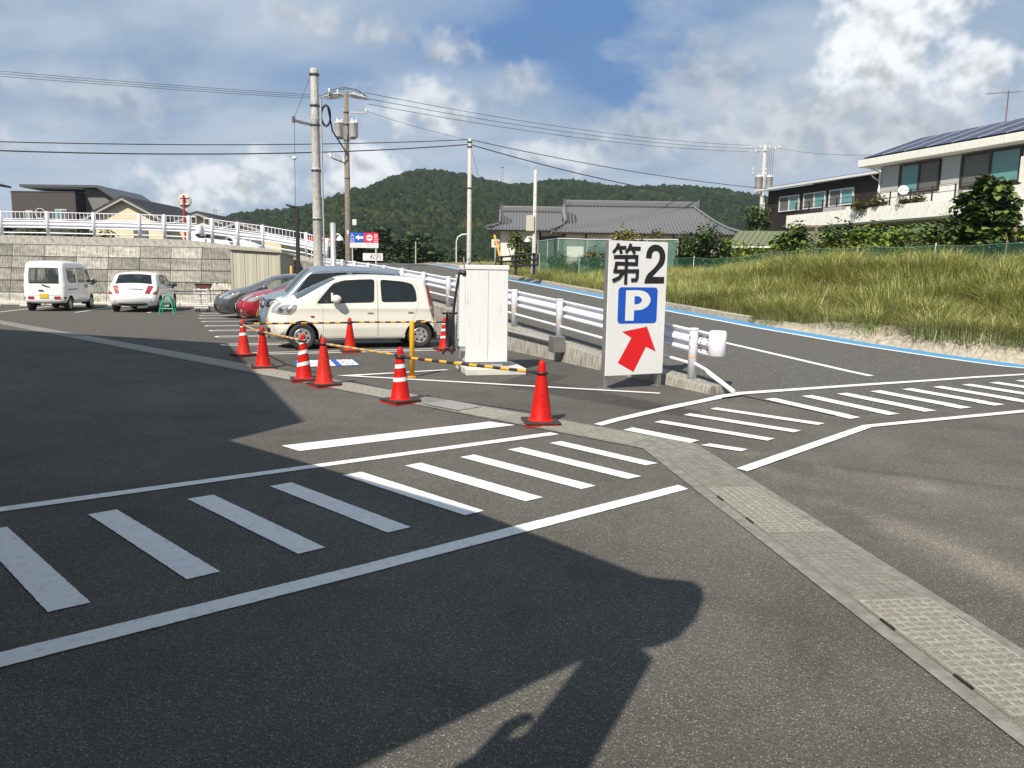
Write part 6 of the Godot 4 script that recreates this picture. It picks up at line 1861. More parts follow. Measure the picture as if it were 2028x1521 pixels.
	rp.bar(Vector3(0, -0.2, -0.04), Vector3(0, 1.9, -0.04), 0.05, 8)
	part(rs, "post", rp, M.galv)
	var rd := MB.new()
	rd.plate(circle(Vector2(0.06, 1.72), 0.17, 24), 0.0, Transform3D(Basis(), Vector3(0, 0, 0.0115)))
	part(rs, "red_disc", rd, M.print_red)
	lettering(rs, "white_bar", [[[[-0.06, 1.72], [0.18, 1.72]], 0.05]], 1.0, Vector3(0, 0, 0.013), M.sign_white)
	# entrance and exit board
	var io := thing("entrance_sign", "blue and red board with an arrow and a no-entry disc beyond the ramp guardrail", "sign", V(-9.08, 3.0, 42.0), 0.04)
	for q in [["blue_field", 0.0, 0.78, 0.27, 0.82, M.print_blue], ["red_field", 0.78, 1.56, 0.27, 0.82, M.print_pink], ["white_field", 0.0, 1.56, 0.0, 0.27, M.sign_white]]:
		var m := MB.new()
		m.box(Vector3((q[1] + q[2]) / 2, (q[3] + q[4]) / 2, 0), Vector3(q[2] - q[1], q[4] - q[3], 0.03))
		part(io, q[0], m, q[5])
	for x in [0.12, 1.42]:
		var m := MB.new()
		m.bar(Vector3(x, -1.2, -0.04), Vector3(x, 0.8, -0.04), 0.035, 8)
		part(io, "post", m, M.alu)
	var fz := Vector3(0, 0, 0.017)
	lettering(io, "white_stroke", [[[[0.10, 0.76], [0.13, 0.74], [0.12, 0.66], [0.05, 0.57]], 0.028], [[[0.128, 0.70], [0.22, 0.58]], 0.028], [[[0.06, 0.50], [0.06, 0.33]], 0.028], [[[0.21, 0.50], [0.21, 0.33]], 0.028], [[[0.046, 0.49], [0.224, 0.49]], 0.028], [[[0.046, 0.34], [0.224, 0.34]], 0.028]], 1.0, fz, M.sign_white)
	var arrow := MB.new()
	arrow.plate(poly([[0.28, 0.56], [0.50, 0.71], [0.50, 0.62], [0.74, 0.62], [0.74, 0.49], [0.50, 0.49], [0.50, 0.40]]), 0.0, Transform3D(Basis(), fz))
	part(io, "white_arrow", arrow, M.sign_white)
	var disc := MB.new()
	disc.plate(circle(Vector2(1.07, 0.55), 0.175, 28), 0.0, Transform3D(Basis(), fz))
	part(io, "white_disc", disc, M.sign_white)
	lettering(io, "red_bar", [[[[0.94, 0.55], [1.20, 0.55]], 0.07]], 1.0, fz + Vector3(0, 0, 0.002), M.print_pink)
	lettering(io, "white_stroke", [[[[1.43, 0.77], [1.43, 0.58]], 0.026], [[[1.36, 0.74], [1.36, 0.68], [1.50, 0.68], [1.50, 0.74]], 0.024], [[[1.35, 0.66], [1.35, 0.585], [1.51, 0.585], [1.51, 0.66]], 0.024], [[[1.35, 0.49], [1.35, 0.33]], 0.026], [[[1.51, 0.49], [1.51, 0.33]], 0.026], [[[1.337, 0.48], [1.523, 0.48]], 0.026], [[[1.337, 0.34], [1.523, 0.34]], 0.026]], 1.0, fz, M.sign_white)
	var tiny := []
	for row in 2:
		for k in 22:
			if (k * 7 + row * 3) % 5 == 0: continue
			var x := 0.12 + k * 0.062
			tiny.append([[[x, 0.19 - row * 0.085], [x + 0.036, 0.19 - row * 0.085]], 0.028 if row == 0 else 0.018])
	lettering(io, "small_print", tiny, 1.0, fz, M.panel_grey)
	# white banner with black characters under it
	var bn := thing("shop_banner", "white banner with black characters below the blue and red board", "banner", V(-8.75, 2.35, 44.0), 0.03)
	var bp := MB.new()
	bp.cbox(Vector3(0.55, 0.2, 0), Vector3(1.15, 0.42, 0.02), 0.003)
	part(bn, "panel", bp, M.sign_white)
	var pine := [[[[0.0, 0.22], [0.16, 0.22]], 0.03], [[[0.08, 0.34], [0.08, 0.04]], 0.03], [[[0.08, 0.2], [0.01, 0.1]], 0.024], [[[0.20, 0.33], [0.16, 0.22]], 0.026], [[[0.26, 0.33], [0.31, 0.22]], 0.026], [[[0.24, 0.2], [0.18, 0.07], [0.30, 0.08]], 0.026]]
	var ten := [[[[0.0, 0.30], [0.30, 0.30]], 0.03], [[[0.12, 0.30], [0.10, 0.18], [0.02, 0.05]], 0.03], [[[0.11, 0.19], [0.26, 0.19], [0.25, 0.05], [0.20, 0.05]], 0.028]]
	lettering(bn, "black_stroke", pine, 1.0, Vector3(0.38, 0.02, 0.012), M.print_black)
	lettering(bn, "black_stroke", ten, 1.0, Vector3(0.74, 0.02, 0.012), M.print_black)
	# red and white board half hidden by the thick pole
	var rw := thing("notice_board", "red and white notice board half hidden behind the thick pole", "sign", V(-11.15, 3.02, 41.0), 0.0)
	for q in [["red_field", 0.21, 0.44, M.print_red], ["white_field", 0.0, 0.21, M.sign_white]]:
		var m := MB.new()
		m.box(Vector3(0.65, (q[1] + q[2]) / 2, 0), Vector3(1.3, q[2] - q[1], 0.03))
		part(rw, q[0], m, q[3])
	for x in [0.2, 1.1]:
		var m := MB.new()
		m.bar(Vector3(x, -1.1, -0.03), Vector3(x, 0.4, -0.03), 0.03, 8)
		part(rw, "post", m, M.alu)
	var sh := [[[[0.0, 0.15], [0.18, 0.15]], 0.022], [[[0.09, 0.18], [0.09, 0.0]], 0.022], [[[0.03, 0.11], [0.15, 0.11], [0.15, 0.06], [0.03, 0.06], [0.03, 0.11]], 0.02], [[[0.0, 0.03], [0.18, 0.03]], 0.02]]
	var susumu := [[[[0.02, 0.16], [0.04, 0.13]], 0.022], [[[0.03, 0.1], [0.05, 0.04], [0.18, 0.01]], 0.022], [[[0.08, 0.17], [0.07, 0.05]], 0.02], [[[0.07, 0.14], [0.18, 0.14]], 0.018], [[[0.07, 0.10], [0.17, 0.10]], 0.018], [[[0.07, 0.06], [0.18, 0.06]], 0.018], [[[0.125, 0.16], [0.125, 0.06]], 0.018]]
	var iru := [[[[0.07, 0.18], [0.10, 0.15], [0.02, 0.0]], 0.024], [[[0.09, 0.12], [0.18, 0.0]], 0.024]]
	lettering(rw, "white_stroke", sh, 1.0, Vector3(0.64, 0.24, 0.017), M.sign_white)
	lettering(rw, "white_stroke", susumu, 1.0, Vector3(0.86, 0.24, 0.017), M.sign_white)
	lettering(rw, "white_stroke", iru, 1.0, Vector3(1.08, 0.24, 0.017), M.sign_white)
	var no := [[[[0.09, 0.13], [0.07, 0.03], [0.02, 0.05], [0.02, 0.11], [0.08, 0.15], [0.15, 0.12], [0.15, 0.05], [0.11, 0.01]], 0.02]]
	var mi := [[[[0.03, 0.14], [0.10, 0.14], [0.05, 0.03], [0.01, 0.05], [0.05, 0.08], [0.16, 0.05]], 0.02], [[[0.14, 0.10], [0.12, 0.01]], 0.02]]
	lettering(rw, "black_stroke", no, 1.0, Vector3(0.66, 0.03, 0.017), M.print_black)
	lettering(rw, "black_stroke", mi, 1.0, Vector3(0.87, 0.03, 0.017), M.print_black)
	lettering(rw, "black_stroke", [[[[0.02, 0.16], [0.02, 0.05], [0.09, 0.05]], 0.018], [[[0.02, 0.11], [0.08, 0.11]], 0.016], [[[0.12, 0.16], [0.12, 0.01]], 0.018], [[[0.10, 0.12], [0.18, 0.12]], 0.018], [[[0.10, 0.02], [0.19, 0.02]], 0.018]], 1.0, Vector3(1.08, 0.03, 0.017), M.print_black)
	# traffic mirror seen from behind
	var tm := thing("traffic_mirror", "round traffic mirror on a red post seen from behind, above the bridge fence", "traffic mirror", V(-16.45, 3.0, 38.0))
	var tp := MB.new()
	tp.tube([Vector3(0, 0, 0), Vector3(0, 2.3, 0)], 0.05, 10)
	part(tm, "post", tp, M.red_steel)
	var td := MB.new()
	td.lathe([Vector2(0.0, 0.05), Vector2(0.20, 0.045), Vector2(0.33, 0.0), Vector2(0.35, -0.02), Vector2(0.33, -0.03), Vector2(0.0, -0.06)], 28, Transform3D(Basis(Vector3.RIGHT, PI / 2), Vector3(0, 2.04, -0.12)))
	part(tm, "disc", td, M.shed)
	for y in [1.87, 2.2]:
		var br := MB.new()
		br.cbox(Vector3(0, y, -0.05), Vector3(0.46, 0.05, 0.06), 0.006)
		part(tm, "bracket", br, M.sign_white)

func lot_things() -> void:
	# the storage shed against the wall
	var t := thing("storage_shed", "beige ribbed metal storage shed against the block wall behind the red car", "shed", V(-12.42, 0, 33.2))
	var w := 2.18
	var d := 2.1
	var h := [2.62, 2.50, 2.34]   # front left, front right, back right
	var core := MB.new()
	core.quad(Vector3(0.03, 0, -0.03), Vector3(w - 0.03, 0, -0.03), Vector3(w - 0.03, h[1], -0.03), Vector3(0.03, h[0], -0.03))
	core.quad(Vector3(w - 0.03, 0, -0.03), Vector3(w - 0.03, 0, -d), Vector3(w - 0.03, h[2], -d), Vector3(w - 0.03, h[1], -0.03))
	core.quad(Vector3(0.03, 0, -d), Vector3(0.03, 0, -0.03), Vector3(0.03, h[0], -0.03), Vector3(0.03, h[0] - 0.1, -d))
	part(t, "wall_sheet", core, M.shed)
	for k in 4:
		var x0 := 0.10 + k * 0.52
		var p := MB.new()
		p.cbox(Vector3(x0 + 0.25, 1.24, -0.015), Vector3(0.495, 2.34, 0.03), 0.004)
		part(t, "front_panel", p, M.shed)
		for q in [0.08, 0.13, 0.30, 0.36, 0.42]:
			var r := MB.new()
			r.cbox(Vector3(x0 + q, 1.24, 0.004), Vector3(0.018, 2.30, 0.016), 0.004)
			part(t, "rib", r, M.shed)
	for k in 14:
		var r := MB.new()
		r.cbox(Vector3(w - 0.02, 1.18, -0.15 - k * 0.14), Vector3(0.03, 2.2, 0.05), 0.008)
		part(t, "rib", r, M.shed)
	for x in [0.05, w - 0.05]:
		var p := MB.new()
		p.cbox(Vector3(x, 1.24, 0.0), Vector3(0.10, 2.48, 0.06), 0.006)
		part(t, "corner_post", p, M.shed_trim)
	var roof := MB.new()
	var ra := [Vector3(-0.12, h[0] + 0.02, 0.12), Vector3(w + 0.1, h[1] + 0.02, 0.12), Vector3(w + 0.1, h[2] + 0.02, -d - 0.05), Vector3(-0.12, h[0] - 0.10, -d - 0.05)]
	roof.quad(ra[0], ra[1], ra[2], ra[3])
	for i in 4:
		var a: Vector3 = ra[i]
		var b: Vector3 = ra[(i + 1) % 4]
		roof.quad(a - Vector3(0, 0.09, 0), b - Vector3(0, 0.09, 0), b, a)
	roof.quad(ra[3] - Vector3(0, 0.09, 0), ra[2] - Vector3(0, 0.09, 0), ra[1] - Vector3(0, 0.09, 0), ra[0] - Vector3(0, 0.09, 0))
	part(t, "roof", roof, M.shed_trim)
	var stake := MB.new()
	stake.lathe([Vector2(0, 0), Vector2(0.045, 0), Vector2(0.045, 1.85), Vector2(0, 1.87)], 12, Transform3D(Basis(), V(-9.43, 0, 32.0)))
	solo("marker_post", stake, M.bar_yellow, "thin amber marker post between the shed and the blue-grey car", "post")
	# carts with a basket
	var c := thing("hand_cart", "silver wire cart with a dark red basket on top, left of the grey car", "cart", V(-12.3, 0, 29.7), 0.15)
	for x in [-0.24, 0.24]:
		var p := MB.new()
		p.tube([Vector3(x, 0.12, 0.2), Vector3(x, 0.15, -0.3), Vector3(x, 0.5, -0.34), Vector3(x, 0.86, -0.3), Vector3(x, 0.92, 0.16), Vector3(x, 0.86, 0.2), Vector3(x, 0.12, 0.2)], 0.018, 6)
		part(c, "side_frame", p, M.alu)
	for q in [[0.15, 0.2], [0.52, 0.2], [0.86, 0.2], [0.72, 0.2], [0.24, 0.2], [0.9, -0.28], [0.2, -0.3]]:
		var p := MB.new()
		p.bar(Vector3(-0.24, q[0], q[1]), Vector3(0.24, q[0], q[1]), 0.016, 6)
		part(c, "cross_bar", p, M.alu)
	for k in 5:
		var p := MB.new()
		p.bar(Vector3(-0.16 + k * 0.08, 0.24, 0.2), Vector3(-0.16 + k * 0.08, 0.52, 0.2), 0.012, 5)
		part(c, "wire_rod", p, M.alu)
	var tray := MB.new()
	tray.cbox(Vector3(0, 0.19, -0.05), Vector3(0.46, 0.05, 0.5), 0.01)
	part(c, "tray", tray, M.panel_grey)
	for x in [-0.2, 0.2]:
		for z in [-0.26, 0.16]:
			var p := MB.new()
			p.lathe([Vector2(0.0, -0.018), Vector2(0.06, -0.018), Vector2(0.06, 0.018), Vector2(0.0, 0.018)], 12, Transform3D(Basis(Vector3.BACK, PI / 2), Vector3(x, 0.06, z)))
			part(c, "castor", p, M.black)
	var bk := thing("shopping_basket", "dark red shopping basket lying on the silver cart", "basket", V(-12.24, 0.90, 29.72), 0.15)
	var bm := MB.new()
	bm.plate(poly([[-0.24, 0.0], [0.24, 0.0], [0.29, 0.16], [-0.29, 0.16]]), 0.34, Transform3D(Basis(), Vector3(0, 0.02, 0.16)))
	part(bk, "tub", bm, mat(0.10, 0.022, 0.018, 0.6))
	var rim := MB.new()
	rim.tube([Vector3(-0.3, 0.19, 0.17), Vector3(0.3, 0.19, 0.17), Vector3(0.3, 0.19, -0.19), Vector3(-0.3, 0.19, -0.19), Vector3(-0.3, 0.19, 0.17)], 0.018, 6)
	part(bk, "rim", rim, M.black)
	var nest := thing("nested_carts", "row of nested carts with curved black handles beside the silver cart", "carts", V(-11.75, 0, 30.3), 0.15)
	for k in 6:
		var p := MB.new()
		p.tube([Vector3(0.14 * k, 0.1, 0), Vector3(0.14 * k, 0.72, 0.05), Vector3(0.14 * k + 0.02, 0.83, 0.02), Vector3(0.14 * k + 0.07, 0.84, -0.04), Vector3(0.14 * k + 0.12, 0.74, -0.08)], 0.020, 6)
		part(nest, "curved_handle", p, M.black)
		var b := MB.new()
		b.cbox(Vector3(0.14 * k, 0.30, -0.1), Vector3(0.10, 0.36, 0.4), 0.02)
		part(nest, "cart_body", b, M.panel_grey)
	var op := MB.new()
	op.cbox(Vector3(0.02, 0.52, 0.12), Vector3(0.16, 0.44, 0.05), 0.02)
	part(nest, "orange_panel", op, M.orange_plastic)
	# rail along the wall, green stand
	var rail := thing("low_rail", "thin dark rail between the white hatchback and the carts", "rail", V(-14.4, 0, 31.9), -0.1)
	var rb := MB.new()
	rb.bar(Vector3(0, 0.72, 0), Vector3(2.4, 0.80, 0), 0.03, 8)
	part(rail, "pipe", rb, M.dark_steel)
	for x in [0.05, 1.2, 2.35]:
		var p := MB.new()
		p.bar(Vector3(x, 0, 0), Vector3(x, 0.78, 0), 0.025, 8)
		part(rail, "post", p, M.dark_steel)
	var g := thing("green_stand", "small green steel A-shaped stand at the white hatchback's front", "stand", V(-12.72, 0, 27.6), 0.1)
	for s in [-1.0, 1.0]:
		var p := MB.new()
		p.tube([Vector3(-0.27, 0, 0.16 * s), Vector3(-0.15, 0.52, 0.07 * s), Vector3(-0.09, 0.66, 0.04 * s), Vector3(0, 0.70, 0.03 * s), Vector3(0.09, 0.66, 0.04 * s), Vector3(0.15, 0.52, 0.07 * s), Vector3(0.27, 0, 0.16 * s)], 0.022, 8)
		part(g, "bent_tube", p, M.green_steel)
		var q := MB.new()
		q.bar(Vector3(-0.22, 0.2, 0.122 * s), Vector3(0.22, 0.2, 0.122 * s), 0.016, 6)
		part(g, "cross_bar", q, M.green_steel)
		var q2 := MB.new()
		q2.bar(Vector3(-0.17, 0.46, 0.08 * s), Vector3(0.17, 0.46, 0.08 * s), 0.014, 6)
		part(g, "cross_bar", q2, M.green_steel)
	# the black barrier by the field
	var bl := thing("road_barrier", "low black steel barrier of three rails beside the field behind the charger", "barrier")
	var a := V(-0.78, 1.72, 37.2)
	var b := V(0.95, 1.78, 33.0)
	for f in [0.1, 0.5, 0.96]:
		var p := MB.new()
		p.cbox(a.lerp(b, f) + Vector3(0, 0.36, 0), Vector3(0.13, 0.92, 0.13), 0.01)
		part(bl, "post", p, M.black)
	for y in [0.30, 0.53, 0.76]:
		var p := MB.new()
		p.tube([a + Vector3(0, y, 0.1), b + Vector3(0, y, 0.1)], 0.045, 8)
		part(bl, "rail", p, M.black)
	var en := MB.new()
	var en2 := MB.new()
	en.tube([a + Vector3(0, 0.76, 0.1), a + Vector3(-0.1, 0.72, 0.14), a + Vector3(-0.1, 0.34, 0.14), a + Vector3(0, 0.30, 0.1)], 0.04, 8)
	en2.tube([b + Vector3(0, 0.76, 0.1), b + Vector3(0.08, 0.72, 0.14), b + Vector3(0.08, 0.34, 0.14), b + Vector3(0, 0.30, 0.1)], 0.04, 8)
	part(bl, "rounded_end", en, M.black)
	part(bl, "rounded_end", en2, M.black)

# ---------- hills, trees, bushes, grass
func blob_mesh(seed_: int, rings: int, sides: int, rough: float) -> ArrayMesh:   # a leafy crown about the origin, radius one
	var f := FastNoiseLite.new()
	f.noise_type = FastNoiseLite.TYPE_SIMPLEX; f.frequency = 1.6; f.fractal_octaves = 3; f.seed = seed_
	var r := RandomNumberGenerator.new()
	r.seed = seed_
	var m := MB.new()
	m.use_col = true
	var pts := []
	for j in rings + 1:
		var row := []
		for i in sides:
			var a := TAU * (i + 0.5 * (j % 2)) / sides
			var b := -PI * 0.5 + PI * j / rings
			var d := Vector3(cos(b) * cos(a), sin(b), cos(b) * sin(a))
			row.append(d * (1.0 + f.get_noise_3dv(d * 1.3) * rough + r.randf_range(-0.5, 0.5) * rough * 0.5) * Vector3(1, 0.85, 1))
		pts.append(row)
	for j in rings:
		for i in sides:
			var k := (i + 1) % sides
			var g := r.randf_range(0.65, 1.15)
			m.c = Color(g, g, g * r.randf_range(0.8, 1.0))
			m.tri(pts[j][i], pts[j + 1][k], pts[j][k])
			g = r.randf_range(0.65, 1.15)
			m.c = Color(g, g, g * r.randf_range(0.8, 1.0))
			m.tri(pts[j][i], pts[j + 1][i], pts[j + 1][k])
	for i in range(0, m.v.size(), 3):   # outwards
		if m.n[i].dot(m.v[i]) < 0:
			for k in 3: m.n[i + k] = -m.n[i + k]
			var x := m.v[i + 1]; m.v[i + 1] = m.v[i + 2]; m.v[i + 2] = x
	return m.mesh()
func scatter(parent: Node, called: String, mesh: Mesh, material: Material, places: Array, tints: Array) -> MultiMeshInstance3D:
	var mm := MultiMesh.new()
	mm.transform_format = MultiMesh.TRANSFORM_3D
	mm.use_colors = true
	mm.mesh = mesh
	mm.instance_count = places.size()
	for i in places.size():
		mm.set_instance_transform(i, places[i])
		mm.set_instance_color(i, tints[i])
	var o := MultiMeshInstance3D.new()
	o.name = called if parent != self else numbered(called)
	o.multimesh = mm
	o.material_override = material
	parent.add_child(o, true)
	return o
const RIDGE := [[-420.0, 14.0], [-300.0, 30.0], [-215.0, 38.0], [-190.0, 40.5], [-170.0, 43.0], [-140.0, 48.5], [-117.0, 55.5], [-98.0, 63.0], [-83.0, 70.5], [-68.0, 74.5], [-54.0, 75.4], [-35.0, 72.8], [-20.0, 69.2], [-5.0, 65.8], [10.0, 67.0], [24.5, 70.6], [43.0, 69.7], [65.0, 66.3], [84.0, 65.9], [106.0, 67.3], [125.0, 66.8], [151.0, 63.8], [173.0, 60.2], [200.0, 57.0], [260.0, 46.0], [340.0, 30.0], [460.0, 12.0]]
func hill_height(x: float, ahead: float) -> float:
	var k := 550.0 / 550.0
	var top := table(x * k, RIDGE) - 3.2
	var f := smoothstep(215.0, 560.0, ahead) if ahead < 560.0 else smoothstep(900.0, 560.0, ahead)
	f = lerpf(f, clampf((ahead - 215.0) / 345.0, 0.0, 1.0), 0.55) if ahead < 560.0 else f
	return 1.0 + top * f + 3.5 * nz.get_noise_2d(x * 1.6, ahead * 1.6) * smoothstep(215.0, 300.0, ahead) * smoothstep(560.0, 470.0, ahead)
func hills() -> void:
	var rows := []
	for j in 36:
		var ahead := 205.0 + j * 20.0
		var r := PackedVector3Array()
		for i in 81: r.append(V(-560.0 + i * 14.0, hill_height(-560.0 + i * 14.0, ahead), ahead))
		rows.append(r)
	var m := MB.new()
	m.grid(rows)
	var hill := struct("wooded_hill", m, mat(0.03, 0.045, 0.016, 0.95))
	var meshes := [blob_mesh(1, 6, 9, 0.5), blob_mesh(2, 6, 9, 0.6), blob_mesh(3, 7, 10, 0.55)]
	var lists := [[], [], []]
	var tints := [[], [], []]
	var ahead := 212.0
	while ahead < 592.0:
		var gap := lerpf(2.2, 3.1, clampf((ahead - 220.0) / 330.0, 0.0, 1.0))
		var half := ahead * 0.44 + 20.0
		var x := -half * 1.02
		while x < minf(half, 235.0):
			var q := Vector2(x + rng.randf_range(-1.6, 1.6), ahead + rng.randf_range(-1.8, 1.8))
			var n := nz.get_noise_2d(q.x * 2.4 + 300.0, q.y * 2.4)
			var size := rng.randf_range(1.1, 2.5) * (1.0 + 0.35 * n)
			var kind := rng.randi_range(0, 2)
			var y := hill_height(q.x, q.y) + size * 0.45
			var b := Basis(Vector3.UP, rng.randf() * TAU).scaled(Vector3(size, size * rng.randf_range(0.85, 1.5), size))
			lists[kind].append(Transform3D(b, V(q.x, y, q.y)))
			var g := rng.randf_range(0.6, 1.25) * (1.0 + 0.35 * n)
			var c := Color(0.017 * g, 0.032 * g, 0.0095 * g)
			var u := rng.randf()
			if u < 0.06: c = Color(0.030 * g, 0.046 * g, 0.012 * g)
			elif u < 0.08: c = Color(0.034 * g, 0.042 * g, 0.014 * g)
			elif u > 0.8: c = Color(0.012 * g, 0.025 * g, 0.011 * g)
			# the paler bamboo and scrub on the flank
			var flank := Vector2((q.x + 42.0) / 45.0, (q.y - 330.0) / 28.0).length_squared()
			if flank < 1.0 and rng.randf() < 0.5: c = Color(0.044 * g, 0.050 * g, 0.017 * g)
			tints[kind].append(c)
			x += gap * rng.randf_range(0.8, 1.2)
		ahead += gap * 0.95
	for k in 3:
		scatter(hill, "woodland", meshes[k], M.crown, lists[k], tints[k]).set_meta("kind", "stuff")
	# masts on the ridge
	for q in [[-10.2, 69.0, 600.0, 18.5, "lattice mast standing on the hill's saddle"], [15.5, 69.5, 590.0, 13.0, "smaller mast on the ridge behind the slim camera pole"]]:
		var t := thing("lattice_mast", q[4], "mast", V(q[0], q[1] - 2.0, q[2]))
		var h: float = q[3]
		for c in [[-1, -1], [1, -1], [1, 1], [-1, 1]]:
			var l := MB.new()
			l.bar(Vector3(c[0] * 1.3, 0, c[1] * 1.3), Vector3(c[0] * 0.7, h, c[1] * 0.7), 0.16, 4)
			part(t, "leg", l, M.panel_grey)
		for k in 8:
			var y0 := h * k / 8.0
			var y1 := h * (k + 1) / 8.0
			var w0 := lerpf(1.3, 0.7, k / 8.0)
			var w1 := lerpf(1.3, 0.7, (k + 1) / 8.0)
			for s in [-1.0, 1.0]:
				var l := MB.new()
				l.bar(Vector3(-w0 * s, y0, w0), Vector3(w1 * s, y1, w1), 0.11, 4)
				part(t, "brace", l, M.panel_grey)
		var p := MB.new()
		p.cbox(Vector3(0, h, 0), Vector3(2.6, 1.1, 2.6), 0.1)
		part(t, "platform", p, M.panel_grey)
	var ty := thing("pylon", "distant power pylon on the left above the sloping fence", "pylon", V(-196.0, 20.0, 500.0))
	for s in [-1.0, 1.0]:
		var l := MB.new()
		l.bar(Vector3(2.6 * s, 0, 0), Vector3(0.5 * s, 22, 0), 0.2, 4)
		part(ty, "leg", l, M.panel_grey)
	for k in 3:
		var l := MB.new()
		l.bar(Vector3(-3.4, 14.0 + k * 3.5, 0), Vector3(3.4, 14.0 + k * 3.5, 0), 0.16, 4)
		part(ty, "crossarm", l, M.panel_grey)

func leaves(seed_: int, n: int, size: float, shape: Callable, tones: Array, droop := 0.3) -> ArrayMesh:   # many small bent leaves spread through a volume; shape gives a point for three random numbers
	var r := RandomNumberGenerator.new()
	r.seed = seed_
	var m := MB.new()
	m.use_col = true
	for i in n:
		var p: Vector3 = shape.call(r)
		var a := r.randf() * TAU
		var d := Vector3(cos(a), r.randf_range(-0.7, 0.7) - droop, sin(a)).normalized()
		var s := d.cross(Vector3(r.randf_range(-0.5, 0.5), 1, r.randf_range(-0.5, 0.5))).normalized()
		var l := size * r.randf_range(0.6, 1.3)
		var w := l * r.randf_range(0.28, 0.42)
		var up := s.cross(d).normalized()
		var t: Color = tones[r.randi_range(0, tones.size() - 1)]
		var g := r.randf_range(0.7, 1.25)
		m.c = Color(t.r * g, t.g * g, t.b * g)
		var mid := p + d * l * 0.5 + up * l * 0.08
		m.tri(p, mid + s * w, mid - s * w)
		m.tri(mid + s * w, p + d * l, mid - s * w)
	return m.mesh()
func crown_shape(lobes: Array) -> Callable:   # lobes: [centre, radius]; leaves lie towards the outside of each lobe
	return func(r: RandomNumberGenerator) -> Vector3:
		var q: Array = lobes[r.randi_range(0, lobes.size() - 1)]
		var d := Vector3(r.randfn(), r.randfn(), r.randfn()).normalized()
		return q[0] + d * q[1] * pow(r.randf(), 0.45)
func lobes_in(seed_: int, n: int, half: Vector3, rad: float) -> Array:
	var r := RandomNumberGenerator.new()
	r.seed = seed_
	var out := []
	for i in n:
		var d := Vector3(r.randfn(), r.randfn(), r.randfn()).normalized() * pow(r.randf(), 0.4)
		out.append([Vector3(d.x * half.x, half.y + d.y * half.y, d.z * half.z), rad * r.randf_range(0.6, 1.3)])
	return out
func ground_at(x: float, ahead: float) -> float:
	var d := Vector2(x, ahead) - RO
	return field_height(d.dot(RU), d.dot(RW))
func plant(called: String, label: String, category: String, at: Vector3, crown: Mesh, stems: int, h: float, group := "", scale_ := 1.0) -> Node3D:
	var t := thing(called, label, category, at, rng.randf() * TAU, group)
	t.scale = Vector3.ONE * scale_
	part(t, "foliage", crown, M.leaf)
	for k in stems:
		var s := MB.new()
		var a := rng.randf() * TAU
		s.tube([Vector3(cos(a) * 0.1, -0.2, sin(a) * 0.1), Vector3(cos(a) * 0.2 * h, h * 0.45, sin(a) * 0.2 * h), Vector3(cos(a) * 0.32 * h, h * 0.85, sin(a) * 0.32 * h)], [0.05, 0.035, 0.015], 6)
		part(t, "trunk" if stems == 1 else "stem", s, M.timber)
	return t

